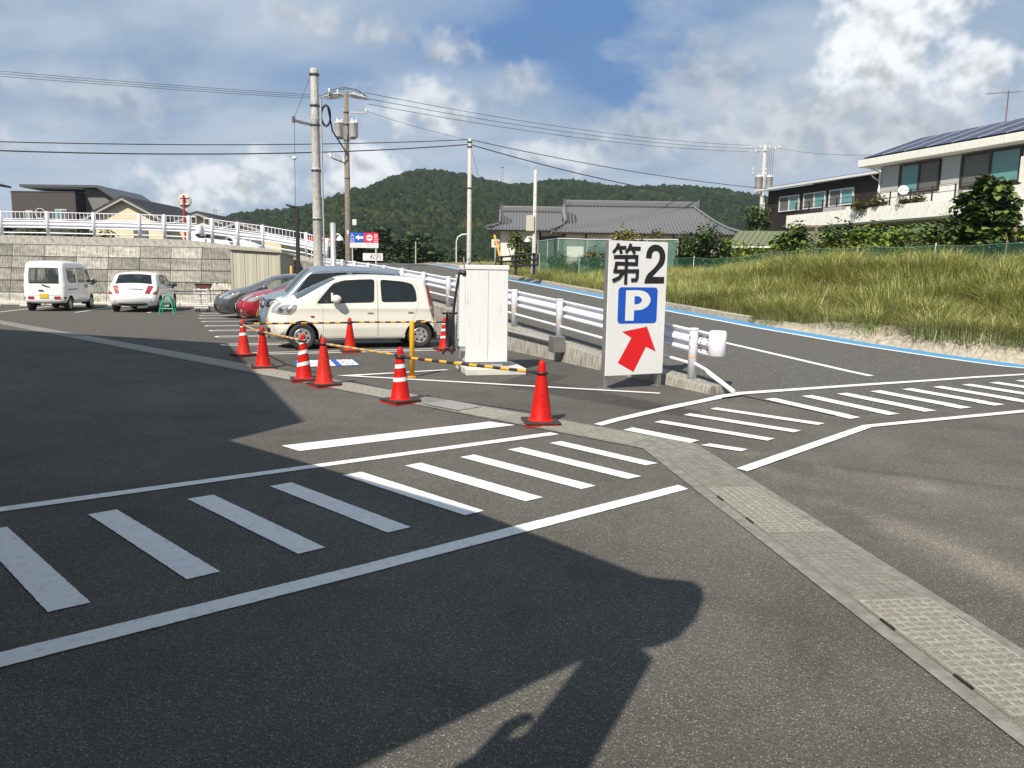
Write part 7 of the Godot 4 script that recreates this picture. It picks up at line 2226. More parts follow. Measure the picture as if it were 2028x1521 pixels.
func greenery() -> void:
	var dark := [Color(0.020, 0.045, 0.012), Color(0.035, 0.065, 0.016), Color(0.055, 0.085, 0.020)]
	var mid := [Color(0.045, 0.085, 0.016), Color(0.075, 0.12, 0.022), Color(0.11, 0.15, 0.03)]
	var lime := [Color(0.09, 0.14, 0.014), Color(0.13, 0.19, 0.018), Color(0.17, 0.22, 0.025)]
	var dry := [Color(0.10, 0.085, 0.03), Color(0.14, 0.105, 0.04), Color(0.075, 0.08, 0.02), Color(0.17, 0.13, 0.05)]
	# bushes between the green net and the houses on the right
	var wide := leaves(11, 2600, 0.17, crown_shape(lobes_in(11, 14, Vector3(1.3, 0.75, 0.8), 0.5)), mid + dark)
	var wide2 := leaves(12, 2600, 0.16, crown_shape(lobes_in(12, 12, Vector3(1.4, 0.6, 0.8), 0.45)), lime)
	var round_ := leaves(13, 2600, 0.16, crown_shape(lobes_in(13, 12, Vector3(1.0, 1.0, 0.9), 0.5)), dark + dark + mid)
	var drybush := leaves(14, 1300, 0.15, crown_shape(lobes_in(14, 10, Vector3(1.1, 0.8, 0.7), 0.45)), dry)
	var viny := leaves(15, 1200, 0.20, crown_shape(lobes_in(15, 12, Vector3(1.0, 0.8, 0.5), 0.4)), lime + mid + mid)
	var spots := [
		[9.0, 35.6, round_, 0.85, "dense dark green citrus bush behind the green net, right of the big sign"], [7.5, 39.2, drybush, 0.95, "sparse brown bush in front of the tiled house, just right of the sign"],
		[4.4, 37.2, drybush, 0.75, "withered brown bush partly behind the left edge of the big sign"], [8.3, 37.2, round_, 0.7, "small dark bush left of the citrus bush, against the tiled roof's eaves"],
		[10.6, 36.2, wide2, 0.75, "low bright yellow-green hedge at the foot of the olive roof"], [11.5, 34.8, wide2, 0.7, "low bright hedge right of the first one, under the olive roof"],
		[12.35, 31.4, viny, 1.0, "tall straggling green shrub by the wooden stake"], [11.7, 32.4, viny, 0.95, "leafy shrub before the olive roof, left of the wooden stake"], [12.95, 29.9, wide, 0.85, "leafy green shrub right of the wooden stake under the terrace"],
		[13.6, 28.4, wide2, 0.85, "broad lime green hedge below the white terrace, left half"], [14.5, 27.0, wide2, 0.85, "broad lime green hedge below the white terrace, right half"], [14.7, 25.7, wide, 0.75, "darker green shrub between the lime hedge and the fig tree"],
		[12.6, 30.6, viny, 0.7, "low yellow-green shrub at the foot of the wooden stake"], [15.5, 23.4, viny, 0.7, "straggling shrub by the pale door at the right edge"], [15.6, 24.4, round_, 0.55, "dark low shrub under the fig tree"],
		[9.7, 36.6, viny, 0.75, "leafy shrub between the citrus bush and the bright hedge"], [13.3, 29.2, viny, 0.9, "green shrub with upright shoots below the terrace's left end"],
	]
	for q in spots:
		plant("bush", q[4], "bush", V(q[0], ground_at(q[0], q[1]) + 0.15, q[1]), q[2], 3, 1.3, "bushes behind the green net", q[3] * 1.25)
	# the fig tree, with large leaves
	var fig_lobes := []
	for k in 22:
		var f := k / 21.0
		var a := k * 2.4
		var rr := 0.95 * sqrt(1.0 - pow(f * 1.5 - 0.5, 2.0) * 0.95) * (0.55 + 0.45 * fmod(k * 0.37, 1.0))
		fig_lobes.append([Vector3(cos(a) * rr, 0.4 + f * 2.25, sin(a) * rr), 0.34])
	var fig := leaves(21, 3400, 0.27, crown_shape(fig_lobes), dark + mid, 0.45)
	plant("fig_tree", "tall fig tree with large dark leaves in front of the white house", "tree", V(15.25, ground_at(15.25, 24.7) + 0.1, 24.7), fig, 5, 2.6)
	# by the tiled house
	var peach := leaves(22, 2200, 0.20, crown_shape(lobes_in(22, 14, Vector3(0.85, 1.25, 0.8), 0.42)), [Color(0.06, 0.10, 0.02), Color(0.10, 0.13, 0.03), Color(0.16, 0.16, 0.05), Color(0.05, 0.075, 0.02)], 0.6)
	plant("small_tree", "small yellowish green tree in front of the smaller tiled house", "tree", V(0.22, ground_at(0.22, 41.0), 41.0), peach, 3, 2.2, "", 0.85)
	var scrub := leaves(23, 900, 0.15, crown_shape(lobes_in(23, 12, Vector3(1.5, 0.5, 0.5), 0.35)), dry + mid)
	for q in [[2.2, 37.5, "brown scrub tangled in the pale net, nearest the slim pole"], [3.7, 36.6, "brown scrub tangled in the pale net, in its middle"], [5.1, 35.8, "brown scrub against the green net beside the big sign"]]:
		plant("scrub", q[2], "bush", V(q[0], ground_at(q[0], q[1]) + 0.2, q[1]), scrub, 2, 1.0, "scrub by the net fence", 0.9)
	var yb := leaves(24, 1100, 0.15, crown_shape(lobes_in(24, 10, Vector3(0.8, 0.7, 0.6), 0.4)), [Color(0.20, 0.19, 0.04), Color(0.13, 0.14, 0.03), Color(0.24, 0.18, 0.06)])
	plant("bush", "yellowing bush just left of the big sign's top", "bush", V(5.4, ground_at(5.4, 36.8) + 0.8, 36.8), yb, 2, 1.2)
	# the terrace's planting
	var juniper := leaves(25, 1900, 0.16, crown_shape(lobes_in(25, 12, Vector3(1.7, 0.35, 0.5), 0.38)), [Color(0.09, 0.085, 0.02), Color(0.13, 0.105, 0.03), Color(0.06, 0.075, 0.018)], 0.5)
	var ha := house_point(6.4, 2.2, 6.05)
	plant("juniper", "brownish green juniper hanging over the terrace wall, left one", "bush", ha, juniper, 1, 0.5).rotation.y = 1.94
	plant("juniper", "brownish green juniper behind the satellite dish, right one", "bush", house_point(3.4, 2.1, 6.15), juniper, 1, 0.5, "", 0.75).rotation.y = 1.94
	plant("bush", "round dark bush at the dark wooden house's left window", "bush", house_point(18.6, 1.3, 4.6), leaves(26, 2600, 0.2, crown_shape(lobes_in(26, 14, Vector3(1.7, 1.5, 1.2), 0.6)), dark + mid), 1, 2.0)
	# trees of the middle distance beyond the crest
	var big := leaves(31, 5200, 0.85, crown_shape(lobes_in(31, 26, Vector3(5.2, 3.6, 4.0), 1.7)), dark + [Color(0.05, 0.055, 0.018)], 0.1)
	for q in [[-20.5, 112.0, 1.0, "broad dark tree behind the blue and red board"], [-13.5, 104.0, 0.85, "dark round tree at the end of the road"], [-27.5, 120.0, 0.95, "dark tree behind the brown utility pole"], [-8.0, 118.0, 0.68, "low dark tree left of the slim pale pole"], [-2.5, 126.0, 0.55, "low dark tree right of the slim pale pole"], [-36.0, 118.0, 0.8, "dark tree behind the thick pole"], [-46.0, 112.0, 0.7, "dark tree behind the sloping fence"], [5.0, 128.0, 0.55, "low dark tree left of the smaller tiled house"]]:
		var t := plant("broad_tree", q[3], "tree", V(q[0], 0.2, q[1]), big, 1, 3.5, "trees beyond the crest of the road", q[2])
	# green by the left houses
	plant("garden_tree", "bright green garden tree at the corner of the dark grey house", "tree", V(-41.6, 3.0, 60.0), leaves(33, 1800, 0.3, crown_shape(lobes_in(33, 12, Vector3(1.6, 1.5, 1.3), 0.7)), lime + mid), 1, 1.5)
	plant("hedge", "dark green hedge behind the bridge fence at the far left", "hedge", V(-25.5, 3.0, 41.0), leaves(34, 2200, 0.18, crown_shape(lobes_in(34, 16, Vector3(3.4, 0.45, 0.5), 0.45)), dark + mid), 3, 0.8)
	grass()

func tuft(seed_: int, n: int, spread: float, h: float, tones: Array) -> ArrayMesh:
	var r := RandomNumberGenerator.new()
	r.seed = seed_
	var m := MB.new()
	m.use_col = true
	for i in n:
		var a := r.randf() * TAU
		var p := Vector3(cos(a), 0, sin(a)) * spread * sqrt(r.randf())
		var b := a + r.randf_range(-1.0, 1.0)
		var o := Vector3(cos(b), 0, sin(b))
		var l := h * r.randf_range(0.55, 1.15)
		var w := r.randf_range(0.003, 0.007)
		var s := o.cross(Vector3.UP) * w
		var lean := r.randf_range(0.3, 1.5)
		var t: Color = tones[r.randi_range(0, tones.size() - 1)]
		var g := r.randf_range(0.75, 1.3)
		m.c = Color(t.r * g, t.g * g, t.b * g)
		var q := []
		for k in 4:
			var f := k / 3.0
			q.append(p + o * l * lean * f * f + Vector3(0, l * (f - 0.42 * lean * f * f), 0))
		for k in 3:
			var w0 := s * (1.0 - k / 3.0)
			var w1 := s * (1.0 - (k + 1) / 3.0)
			m.tri(q[k] - w0, q[k] + w0, q[k + 1] + w1)
			if k < 2: m.tri(q[k] - w0, q[k + 1] + w1, q[k + 1] - w1)
	return m.mesh()
func grass() -> void:
	var green := [Color(0.18, 0.25, 0.06), Color(0.24, 0.29, 0.08), Color(0.31, 0.34, 0.12), Color(0.13, 0.19, 0.045)]
	var straw := [Color(0.46, 0.40, 0.20), Color(0.55, 0.48, 0.26), Color(0.40, 0.37, 0.17), Color(0.33, 0.33, 0.14)]
	var kinds := [tuft(1, 60, 0.30, 0.52, green + green + straw), tuft(2, 60, 0.32, 0.54, green + straw), tuft(3, 55, 0.32, 0.56, straw + green), tuft(4, 40, 0.26, 0.20, straw + green)]
	var lists := [[], [], [], []]
	var tints := [[], [], [], []]
	for i in 26000:
		var s := rng.randf_range(-10.0, 36.0)
		var d := pow(rng.randf(), 1.15) * 13.0
		if s > 6.0 and d < 0.35: continue
		var w := edge_w(s) + 0.75 + d + (0.42 if s < 5.5 else 0.18)
		var n := nz.get_noise_2d(s * 14.0, w * 14.0)
		var tall := smoothstep(10.5, 7.0, d + n * 3.0) * lerpf(0.55, 1.0, smoothstep(17.0, 9.0, s + n * 4.0))
		if tall < 0.12 and rng.randf() < 0.55: continue
		var pick := 3 if tall < 0.3 else (0 if n + rng.randfn(0.0, 0.25) > 0.12 else (1 if rng.randf() < 0.72 else 2))
		var k := rng.randf_range(0.6, 1.35) * (1.0 + 0.7 * nz.get_noise_2d(s * 55.0, w * 55.0 + 30.0)) * (lerpf(0.55, 1.12, tall) if pick < 3 else 1.0)
		var p := sw(s, w)
		var b := Basis(Vector3.UP, rng.randf() * TAU).scaled(Vector3(k, k * rng.randf_range(0.8, 1.2), k))
		lists[pick].append(Transform3D(b, G(p, field_height(s, w) - 0.04)))
		var g := rng.randf_range(0.8, 1.2)
		tints[pick].append(Color(g, g, g * 0.95))
	var root := Node3D.new()
	root.name = "grass"; root.set_meta("kind", "stuff"); add_child(root)
	for k in 4:
		if lists[k].size(): scatter(root, ["green_grass", "mixed_grass", "straw_grass", "low_grass"][k], kinds[k], M.grass_blade, lists[k], tints[k]).set_meta("kind", "stuff")

# ---------- houses and what stands about them
const HB := Vector2(26.9, 43.5)
const HD := Vector2(-0.347, 0.938)
const HN := Vector2(-0.938, -0.347)
func house_point(t: float, off: float, y: float) -> Vector3: return G(HB + HD * t + HN * off, y)
func slab(t0: float, t1: float, o0: float, o1: float, y0: float, y1: float, ch := 0.0) -> MB:   # a box along the white house's front
	var m := MB.new()
	m.cbox(house_point((t0 + t1) / 2, (o0 + o1) / 2, (y0 + y1) / 2), Vector3(absf(t1 - t0), y1 - y0, absf(o1 - o0)), ch, Basis(Vector3.UP, atan2(HD.y, HD.x)))
	return m
func sash(t: Node3D, t0: float, t1: float, off: float, y0: float, y1: float, frame: Material, pane_a: Material, pane_b: Material, fw := 0.07) -> void:   # a two-leaf sliding window
	var f := MB.new()
	for q in [[t0, t0 + fw, y0, y1], [t1 - fw, t1, y0, y1], [t0 + fw, t1 - fw, y0, y0 + fw], [t0 + fw, t1 - fw, y1 - fw, y1], [(t0 + t1) / 2 - fw / 2, (t0 + t1) / 2 + fw / 2, y0 + fw, y1 - fw]]:
		var b := slab(q[0], q[1], off - 0.06, off + 0.06, q[2], q[3])
		f.v.append_array(b.v); f.n.append_array(b.n)
	var w := part(t, "window", f, frame)
	part(w, "pane", slab(t0 + fw, (t0 + t1) / 2 - fw / 2, off - 0.02, off - 0.01, y0 + fw, y1 - fw), pane_a)
	part(w, "pane", slab((t0 + t1) / 2 + fw / 2, t1 - fw, off - 0.02, off - 0.01, y0 + fw, y1 - fw), pane_b)

func white_house() -> void:
	var t := thing("white_house", "white two-storey house with solar panels and a long terrace at the right edge", "house")
	M.curtain_glass = M.curtain.duplicate()
	M.curtain_glass.clearcoat_enabled = true; M.curtain_glass.clearcoat = 1.0; M.curtain_glass.clearcoat_roughness = 0.03
	M.screen_glass = M.screen.duplicate()
	part(t, "wall", slab(-9.0, 7.95, -6.0, -0.12, 2.0, 9.1), M.plaster)
	for q in [[6.45, 7.9], [2.05, 3.3]]: part(t, "grey_panel", slab(q[0], q[1], -0.12, 0.02, 7.45, 9.05), M.grey_panel)
	for q in [[6.4, 7.95, 5.4, 7.43], [2.0, 3.34, 5.4, 7.43], [-1.75, 1.99, 5.4, 7.06], [3.36, 6.38, 5.4, 7.12]]: part(t, "wall_panel", slab(q[0], q[1], -0.12, 0.0, q[2], q[3]), M.plaster)
	sash(t, 3.38, 6.34, 0.03, 7.14, 9.0, M.frame_brown, M.screen_glass, M.curtain_glass, 0.11)
	sash(t, -1.7, 1.97, 0.03, 7.08, 9.02, M.frame_brown, M.curtain_glass, M.screen_glass, 0.13)
	part(t, "side_column", slab(-2.6, -1.78, -0.1, 0.1, 5.4, 9.08), M.grey_panel)
	part(t, "eaves_fascia", slab(-9.0, 8.95, -1.2, 1.0, 9.1, 9.56, 0.02), M.plaster)
	# roof and solar panels
	var e := [house_point(-9, 0.92, 9.57), house_point(8.88, 0.92, 9.57), house_point(8.88, -4.5, 11.42), house_point(-9, -4.5, 11.42)]
	var r := MB.new()
	r.quad(e[1], e[0], e[3], e[2])
	r.tri(e[1], e[2], house_point(8.88, -4.5, 9.5))
	r.quad(e[3], house_point(-9, -10, 9.57), house_point(8.88, -10, 9.57), e[2])
	part(t, "roof", r, M.dark_steel)
	var slope: Vector3 = e[3] - e[0]
	var up := slope.normalized()
	var flank: Vector3 = e[1] - e[0]
	var along := flank.normalized()
	var nor := along.cross(up)
	if nor.y < 0: nor = -nor
	for i in 10:
		for j in 3:
			var c: Vector3 = house_point(7.9 - i * 1.66, 0.92, 9.57) + up * (0.98 + j * 1.72) + nor * 0.07
			var p := MB.new()
			p.cbox(c, Vector3(1.60, 0.04, 1.66), 0.008, Basis(along, nor, along.cross(nor)))
			part(t, "solar_panel", p, M.solar)
		var s := MB.new()
		var c2: Vector3 = house_point(7.9 - i * 1.66 + 0.83, 0.92, 9.57) + up * 2.7 + nor * 0.075
		s.cbox(c2, Vector3(0.05, 0.045, 5.1), 0.004, Basis(along, nor, along.cross(nor)))
		part(t, "panel_rail", s, M.alu)
	# terrace
	part(t, "terrace_floor", slab(-9.0, 13.8, -2.9, 2.35, 5.25, 5.42), M.plaster)
	var k := 0
	var pt := -9.0
	while pt < 13.8:
		var l := minf(1.9, 13.9 - pt)
		part(t, "terrace_parapet", slab(pt, pt + l - 0.006, 2.36, 2.52, 5.33, 6.22, 0.012), M.plaster)
		pt += l
	part(t, "inner_parapet", slab(9.4, 13.2, 0.9, 1.02, 5.6, 6.62), M.plaster)
	for q in [13.2, 11.9, 10.6, 9.3, 7.9, 6.4, 4.9, 3.4, 1.9, 0.4, -1.2]:
		var m := MB.new()
		m.cbox(house_point(q, 2.2, 6.62), Vector3(0.07, 0.95, 0.07), 0.006, Basis(Vector3.UP, 0.36))
		part(t, "railing_post", m, M.black)
	for y in [7.05, 6.72]:
		var m := MB.new()
		m.bar(house_point(13.3, 2.2, y), house_point(-2.4, 2.2, y), 0.018, 6)
		part(t, "railing_wire", m, M.black)
	var dp := MB.new()
	dp.tube([house_point(8.3, 0.9, 9.05), house_point(8.05, 0.5, 8.9), house_point(7.85, 0.12, 8.7), house_point(7.85, 0.12, 5.4)], 0.06, 8)
	part(t, "downpipe", dp, M.insulator)
	part(t, "side_block", slab(-9.0, -3.5, 0.0, 2.58, 5.3, 8.0, 0.01), M.plaster)
	# under the terrace
	part(t, "shaded_lower_wall", slab(-2.0, 13.6, -0.3, -0.1, 2.0, 5.25), mat(0.06, 0.055, 0.05, 0.9))  # near-black colour paints in the shade of the recess
	var pales := [[-9.0, -2.4, 2.9, 3.2, 2.0, 5.24]]
	part(t, "garage_wall", slab(-9.0, -2.7, 2.6, 3.3, 2.0, 5.26), M.plaster)
	part(t, "garage_lintel", slab(-9.0, -3.0, 3.3, 3.4, 4.15, 4.4), M.grey_panel)
	for i in 9: part(t, "garage_door_slat", slab(-3.3 - i * 0.5, -3.3 - i * 0.5 - 0.48, 3.31, 3.36, 2.05, 4.14, 0.008), mat(0.42, 0.50, 0.53, 0.5))
	# green lean-to roof below
	for i in 26:
		var a := 12.0 - i * 0.52
		var m := MB.new()
		m.quad(house_point(a, 5.0, 4.28), house_point(a - 0.50, 5.0, 4.28), house_point(a - 0.50, 2.6, 4.72), house_point(a, 2.6, 4.72))
		m.cbox(house_point(a, 3.8, 4.53), Vector3(0.06, 0.06, 2.45), 0.0, Basis(Vector3.UP, atan2(HD.y, HD.x)) * Basis(Vector3.RIGHT, 0.18))
		part(t, "green_roof_sheet", m, mat(0.10, 0.145, 0.085, 0.5))
	for q in [[11.6, 9.0], [8.6, 5.6], [5.2, 2.2], [1.8, -1.0]]:
		part(t, "shed_boards", slab(q[0], q[1], 4.4, 4.5, 2.6, 4.2), M.timber)
	# dishes and aerial
	for q in [[4.15, 1, "white round satellite dish on the terrace railing"], [6.1, 0, "second satellite dish seen edge on, left of the round one"]]:
		var d := thing("satellite_dish", q[2], "satellite dish", house_point(q[0], 2.0, 6.3))
		var m := MB.new()
		m.lathe([Vector2(0.0, 0.0), Vector2(0.14, 0.015), Vector2(0.26, 0.06), Vector2(0.30, 0.09), Vector2(0.26, 0.07), Vector2(0.0, 0.012)], 24, Transform3D(Basis(Vector3.UP, -0.3 if q[1] else 1.2) * Basis(Vector3.RIGHT, 1.25).scaled(Vector3(1, 1, 1.15)), Vector3(0, 0.78, 0)))
		part(d, "dish", m, M.insulator)
		var s := MB.new()
		s.bar(Vector3(0, 0, 0), Vector3(0, 0.78, 0), 0.03, 8)
		part(d, "mast", s, M.galv)
		var l := MB.new()
		l.tube([Vector3(0, 0.6, 0.05), Vector3(-0.05, 0.7, 0.45)], 0.015, 6)
		l.cbox(Vector3(-0.05, 0.72, 0.45), Vector3(0.06, 0.06, 0.1), 0.01)
		part(d, "feed_arm", l, M.panel_grey)
	var ae := thing("roof_aerial", "television aerial on a rusty mast above the solar roof", "aerial", house_point(2.9, -4.4, 11.3))
	var mm := MB.new()
	mm.bar(Vector3(0, 0, 0), Vector3(0, 1.95, 0), 0.035, 8)
	part(ae, "mast", mm, mat(0.16, 0.08, 0.06, 0.7))
	var bo := MB.new()
	bo.bar(Vector3(-1.35, 1.74, 0), Vector3(1.05, 1.92, 0), 0.022, 6)
	part(ae, "boom", bo, M.panel_grey)
	for i in 14:
		var el := MB.new()
		var f := i / 13.0
		el.bar(Vector3(lerpf(-1.3, 0.6, f), 1.745 + 0.14 * f, -0.22), Vector3(lerpf(-1.3, 0.6, f), 1.745 + 0.14 * f, 0.22), 0.012, 4)
		part(ae, "element", el, M.panel_grey)
	for s in [-1.0, 1.0]:
		var rf := MB.new()
		rf.tube([Vector3(0.95, 1.9, 0), Vector3(1.05, 1.9 + 0.28 * s, 0.1), Vector3(1.02, 1.9 + 0.34 * s, -0.1)], 0.014, 5)
		part(ae, "reflector", rf, M.panel_grey)
	for q in [[12.9, 11.9, M.black, "black box on the terrace wall, leftmost of three"], [11.8, 10.6, M.bar_black, "dark grey box on the terrace wall, middle of three"], [10.5, 8.9, M.panel_grey, "pale grey planter on the terrace wall, right of the dark boxes"]]:
		solo("terrace_box", slab(q[0], q[1], 1.75, 2.25, 5.9, 6.52, 0.03), q[2], q[3], "box", "boxes on the terrace")

func wooden_house() -> void:
	var t := thing("wooden_house", "dark board-clad house with three white windows left of the white house", "house")
	part(t, "wall", slab(10.9, 23.0, -11.0, -3.12, 2.0, 9.12), M.wood_dark)
	for i in 30: part(t, "board", slab(10.95, 22.98, -3.12, -3.09, 2.5 + i * 0.222, 2.5 + i * 0.222 + 0.214, 0.006), M.wood_dark)
	for q in [[19.0, 21.4], [16.1, 18.5], [13.25, 15.7]]:
		sash(t, q[0], q[1], -3.02, 7.25, 8.5, M.alu, M.curtain_glass, M.screen_glass, 0.07)
	part(t, "eaves_gutter", slab(10.2, 23.9, -2.45, -2.3, 9.1, 9.3, 0.03), M.alu)
	var r := MB.new()
	r.quad(house_point(23.9, -2.4, 9.32), house_point(10.2, -2.4, 9.32), house_point(10.2, -8.5, 10.15), house_point(23.9, -8.5, 10.15))
	r.quad(house_point(23.9, -8.5, 10.15), house_point(10.2, -8.5, 10.15), house_point(10.2, -12.0, 9.4), house_point(23.9, -12.0, 9.4))
	r.quad(house_point(23.9, -3.1, 9.2), house_point(10.2, -3.1, 9.2), house_point(10.2, -2.4, 9.2), house_point(23.9, -2.4, 9.2))
	part(t, "roof", r, M.panel_grey)
	for i in 7: part(t, "solar_panel", roof_plate(22.6 - i * 1.7, 1.62, -3.2, -7.9, 9.50, 10.14), M.solar)
	for q in [[23.6, -2.35], [11.1, -2.4]]:
		var d := MB.new()
		d.tube([house_point(q[0], q[1], 9.12), house_point(q[0] + 0.05, q[1] - 0.25, 8.95), house_point(q[0] - 0.3, -2.98, 8.6), house_point(q[0] - 0.3, -2.98, 3.0)], 0.055, 8)
		part(t, "downpipe", d, M.insulator)
	# the olive ribbed roof of the low shed in front
	var s := thing("low_shed", "low shed with an olive ribbed metal roof left of the terrace", "shed", V(13.9, 0, 47.0), -0.12)
	for i in 15:
		var m := MB.new()
		var x := i * 0.36
		var a := Vector3(x - 0.7 + 0.0, 3.65, 0.0)
		m.quad(a, a + Vector3(0.355, 0, 0), Vector3(x + 0.355 + 0.5, 4.75, -3.2), Vector3(x + 0.5, 4.75, -3.2))
		m.bar(a + Vector3(0, 0.02, 0), Vector3(x + 0.5, 4.77, -3.2), 0.03, 5)
		part(s, "roof_sheet", m, mat(0.125, 0.145, 0.075, 0.55))
	var w := MB.new()
	w.cbox(Vector3(2.5, 2.7, -2.0), Vector3(5.0, 2.0, 2.4), 0.0)
	part(s, "wall", w, M.timber)
	var e := MB.new()
	e.cbox(Vector3(1.9, 3.58, 0.02), Vector3(5.4, 0.1, 0.06), 0.01)
	part(s, "eaves_board", e, M.plaster)
func roof_plate(t0: float, l: float, o0: float, o1: float, y0: float, y1: float) -> MB:
	var m := MB.new()
	m.quad(house_point(t0, o0, y0), house_point(t0 - l, o0, y0), house_point(t0 - l, o1, y1), house_point(t0, o1, y1))
	m.quad(house_point(t0, o0, y0 - 0.05), house_point(t0 - l, o0, y0 - 0.05), house_point(t0 - l, o0, y0), house_point(t0, o0, y0))
	return m

func tiled_house(label: String, at: Vector3, turn: float, len: float, deep: float, ridge: float, eave: float, left_gable: bool) -> void:   # x along the ridge from its left end; hipped, with a small gable above the hip
	var t := thing("tiled_house", label, "house", at, turn)
	var half := deep / 2.0
	var hip := half * 0.62   # how far the hips reach past the ridge ends
	var gb := 0.42
	var gx := -(hip * (1.0 - gb) - 0.22)   # where the gable stands above the left hip
	var left_end := func(f: float) -> float: return -hip * (1.0 - f) if f < gb or not left_gable else gx - 0.25
	var wall := MB.new()
	wall.cbox(Vector3(len / 2, eave / 2 - 0.1, -half), Vector3(len + hip * 1.1, eave, deep - 1.6), 0.0)
	part(t, "wall", wall, M.plaster)
	var curve := func(f: float) -> float: return lerpf(eave, ridge, f) - 0.22 * sin(f * PI) * 0.9   # f from the eaves to the ridge, slightly hollow
	# under-sheet
	var under_ := MB.new()
	var n := 8
	for side in [1.0, -1.0]:
		var rows := []
		for j in n + 1:
			var f := float(j) / n
			var z: float = lerpf(half, 0.0, f) * side - half
			var ex := hip * (1.0 - f)
			rows.append([Vector3(left_end.call(f), curve.call(f) - 0.03, z), Vector3(len + ex, curve.call(f) - 0.03, z)])
		for j in n:
			if side > 0: under_.quad(rows[j][0], rows[j][1], rows[j + 1][1], rows[j + 1][0])
			else: under_.quad(rows[j][1], rows[j][0], rows[j + 1][0], rows[j + 1][1])
	part(t, "roof_sheet", under_, M.tile)
	# rolls of tiles running down the front
	var cols := int((len + hip * 2) / 0.265)
	for i in cols:
		var x := -hip + 0.13 + i * 0.265
		var top := 1.0
		if x < 0: top = 1.0 - (-x) / hip if not left_gable or x < gx - 0.25 else 1.0
		if x > len: top = 1.0 - (x - len) / hip
		if top < 0.08: continue
		var m := MB.new()
		var path := []
		for j in 9:
			var f := top * j / 8.0
			path.append(Vector3(x, curve.call(f) + 0.005 + (0.018 if j % 2 else 0.0), lerpf(half, 0.0, f) - half))
		var pts := []
		for k in path.size(): pts.append(path[k])
		m.tube(pts, 0.062, 6)
		part(t, "tile_row", m, M.tile)
	# hips at both ends
	for e in [[0.0, -1.0], [len, 1.0]]:
		var m := MB.new()
		for j in n:
			var f0 := float(j) / n
			var f1 := float(j + 1) / n
			if e[1] < 0 and left_gable and f0 > gb: continue
			var p := func(f: float, s: float) -> Vector3: return Vector3(e[0] + e[1] * hip * (1.0 - f), curve.call(f) - 0.02, lerpf(half, 0.0, f) * s - half)
			if e[1] < 0: m.quad(p.call(f0, -1.0), p.call(f0, 1.0), p.call(f1, 1.0), p.call(f1, -1.0))
			else: m.quad(p.call(f0, 1.0), p.call(f0, -1.0), p.call(f1, -1.0), p.call(f1, 1.0))
		part(t, "hip_sheet", m, M.tile)
		for i in int(deep / 0.3):
			var z := -deep + 0.15 + i * 0.3
			var top := 1.0 - absf(z + half) / half
			if top < 0.1: continue
			var q := MB.new()
			var pts := []
			for j in 6:
				var f := top * j / 5.0
				if e[1] < 0 and left_gable and f > gb: continue
				pts.append(Vector3(e[0] + e[1] * hip * (1.0 - f), curve.call(f) + 0.01, z))
			q.tube(pts, 0.062, 5)
			part(t, "tile_row", q, M.tile)
		for s in [1.0, -1.0]:
			var rr := MB.new()
			var pts := []
			for j in 9:
				var f := j / 8.0
				if e[1] < 0 and left_gable: f *= gb * 1.1
				pts.append(Vector3(e[0] + e[1] * hip * (1.0 - f) * 1.02, curve.call(f) + 0.09 + (0.10 * (1.0 - f * 4.0) if f < 0.25 else 0.0), (lerpf(half, 0.0, f) * s) * 1.01 - half))
			rr.tube(pts, 0.10, 7)
			part(t, "hip_ridge", rr, M.tile)
	# small gable with white boards
	if left_gable:
		var g := MB.new()
		var y0: float = curve.call(gb) + 0.05
		g.tri(Vector3(gx, y0, half * (1 - gb) - half), Vector3(gx, ridge - 0.12, -half), Vector3(gx, y0, -half * (1 - gb) - half))
		g.quad(Vector3(gx, y0, half * (1 - gb) - half), Vector3(0.4, y0 - 0.25, half * (1 - gb) - half), Vector3(0.4, ridge - 0.25, -half), Vector3(gx, ridge - 0.12, -half))
		part(t, "gable", g, M.cabin if M.has("cabin") else M.black)
		for s in [1.0, -1.0]:
			var b := MB.new()
			b.tube([Vector3(gx - 0.24, y0 - 0.12, s * half * (1 - gb) * 1.06 - half), Vector3(gx - 0.24, ridge - 0.12, -half)], 0.09, 4)
			part(t, "white_gable_board", b, M.plaster)
			var rl := MB.new()
			rl.tube([Vector3(gx - 0.22, y0 + 0.06, s * half * (1 - gb) * 1.12 - half), Vector3(gx - 0.22, ridge + 0.10, -half)], 0.11, 7)
			part(t, "gable_ridge", rl, M.tile)
	var rd := MB.new()
	var rx0: float = gx - 0.2 if left_gable else -0.3
	rd.cbox(Vector3((len + 0.3 + rx0) / 2, ridge + 0.16, -half), Vector3(len + 0.3 - rx0, 0.36, 0.26), 0.05)
	part(t, "ridge_course", rd, M.tile)
	var rt := MB.new()
	rt.bar(Vector3(rx0, ridge + 0.36, -half), Vector3(len + 0.35, ridge + 0.36, -half), 0.10, 8)
	part(t, "ridge_cap", rt, M.tile)
	for x in [rx0, len + 0.35]:
		var fin := MB.new()
		fin.cbox(Vector3(x, ridge + 0.24, -half), Vector3(0.14, 0.62, 0.44), 0.05)
		part(t, "ridge_end_tile", fin, M.tile)
	# timber posts and openings under the eaves
	var zf := -0.79
	var cnt := int(len / 1.85)
	for i in cnt + 1:
		var m := MB.new()
		m.cbox(Vector3(i * len / cnt, eave / 2, zf + 0.005), Vector3(0.14, eave, 0.05), 0.0)
		part(t, "timber_post", m, M.wood_dark)
	for i in cnt:
		if i % 3 == 1:
			var m := MB.new()
			m.cbox(Vector3((i + 0.5) * len / cnt, eave - 1.2, zf), Vector3(len / cnt - 0.16, 1.5, 0.06), 0.0)
			part(t, "window", m, M.lamp_dark)
	var wb := MB.new()
	wb.cbox(Vector3(len / 2, (eave - 1.0) / 2, zf), Vector3(len + 0.3, eave - 1.0, 0.07), 0.0)
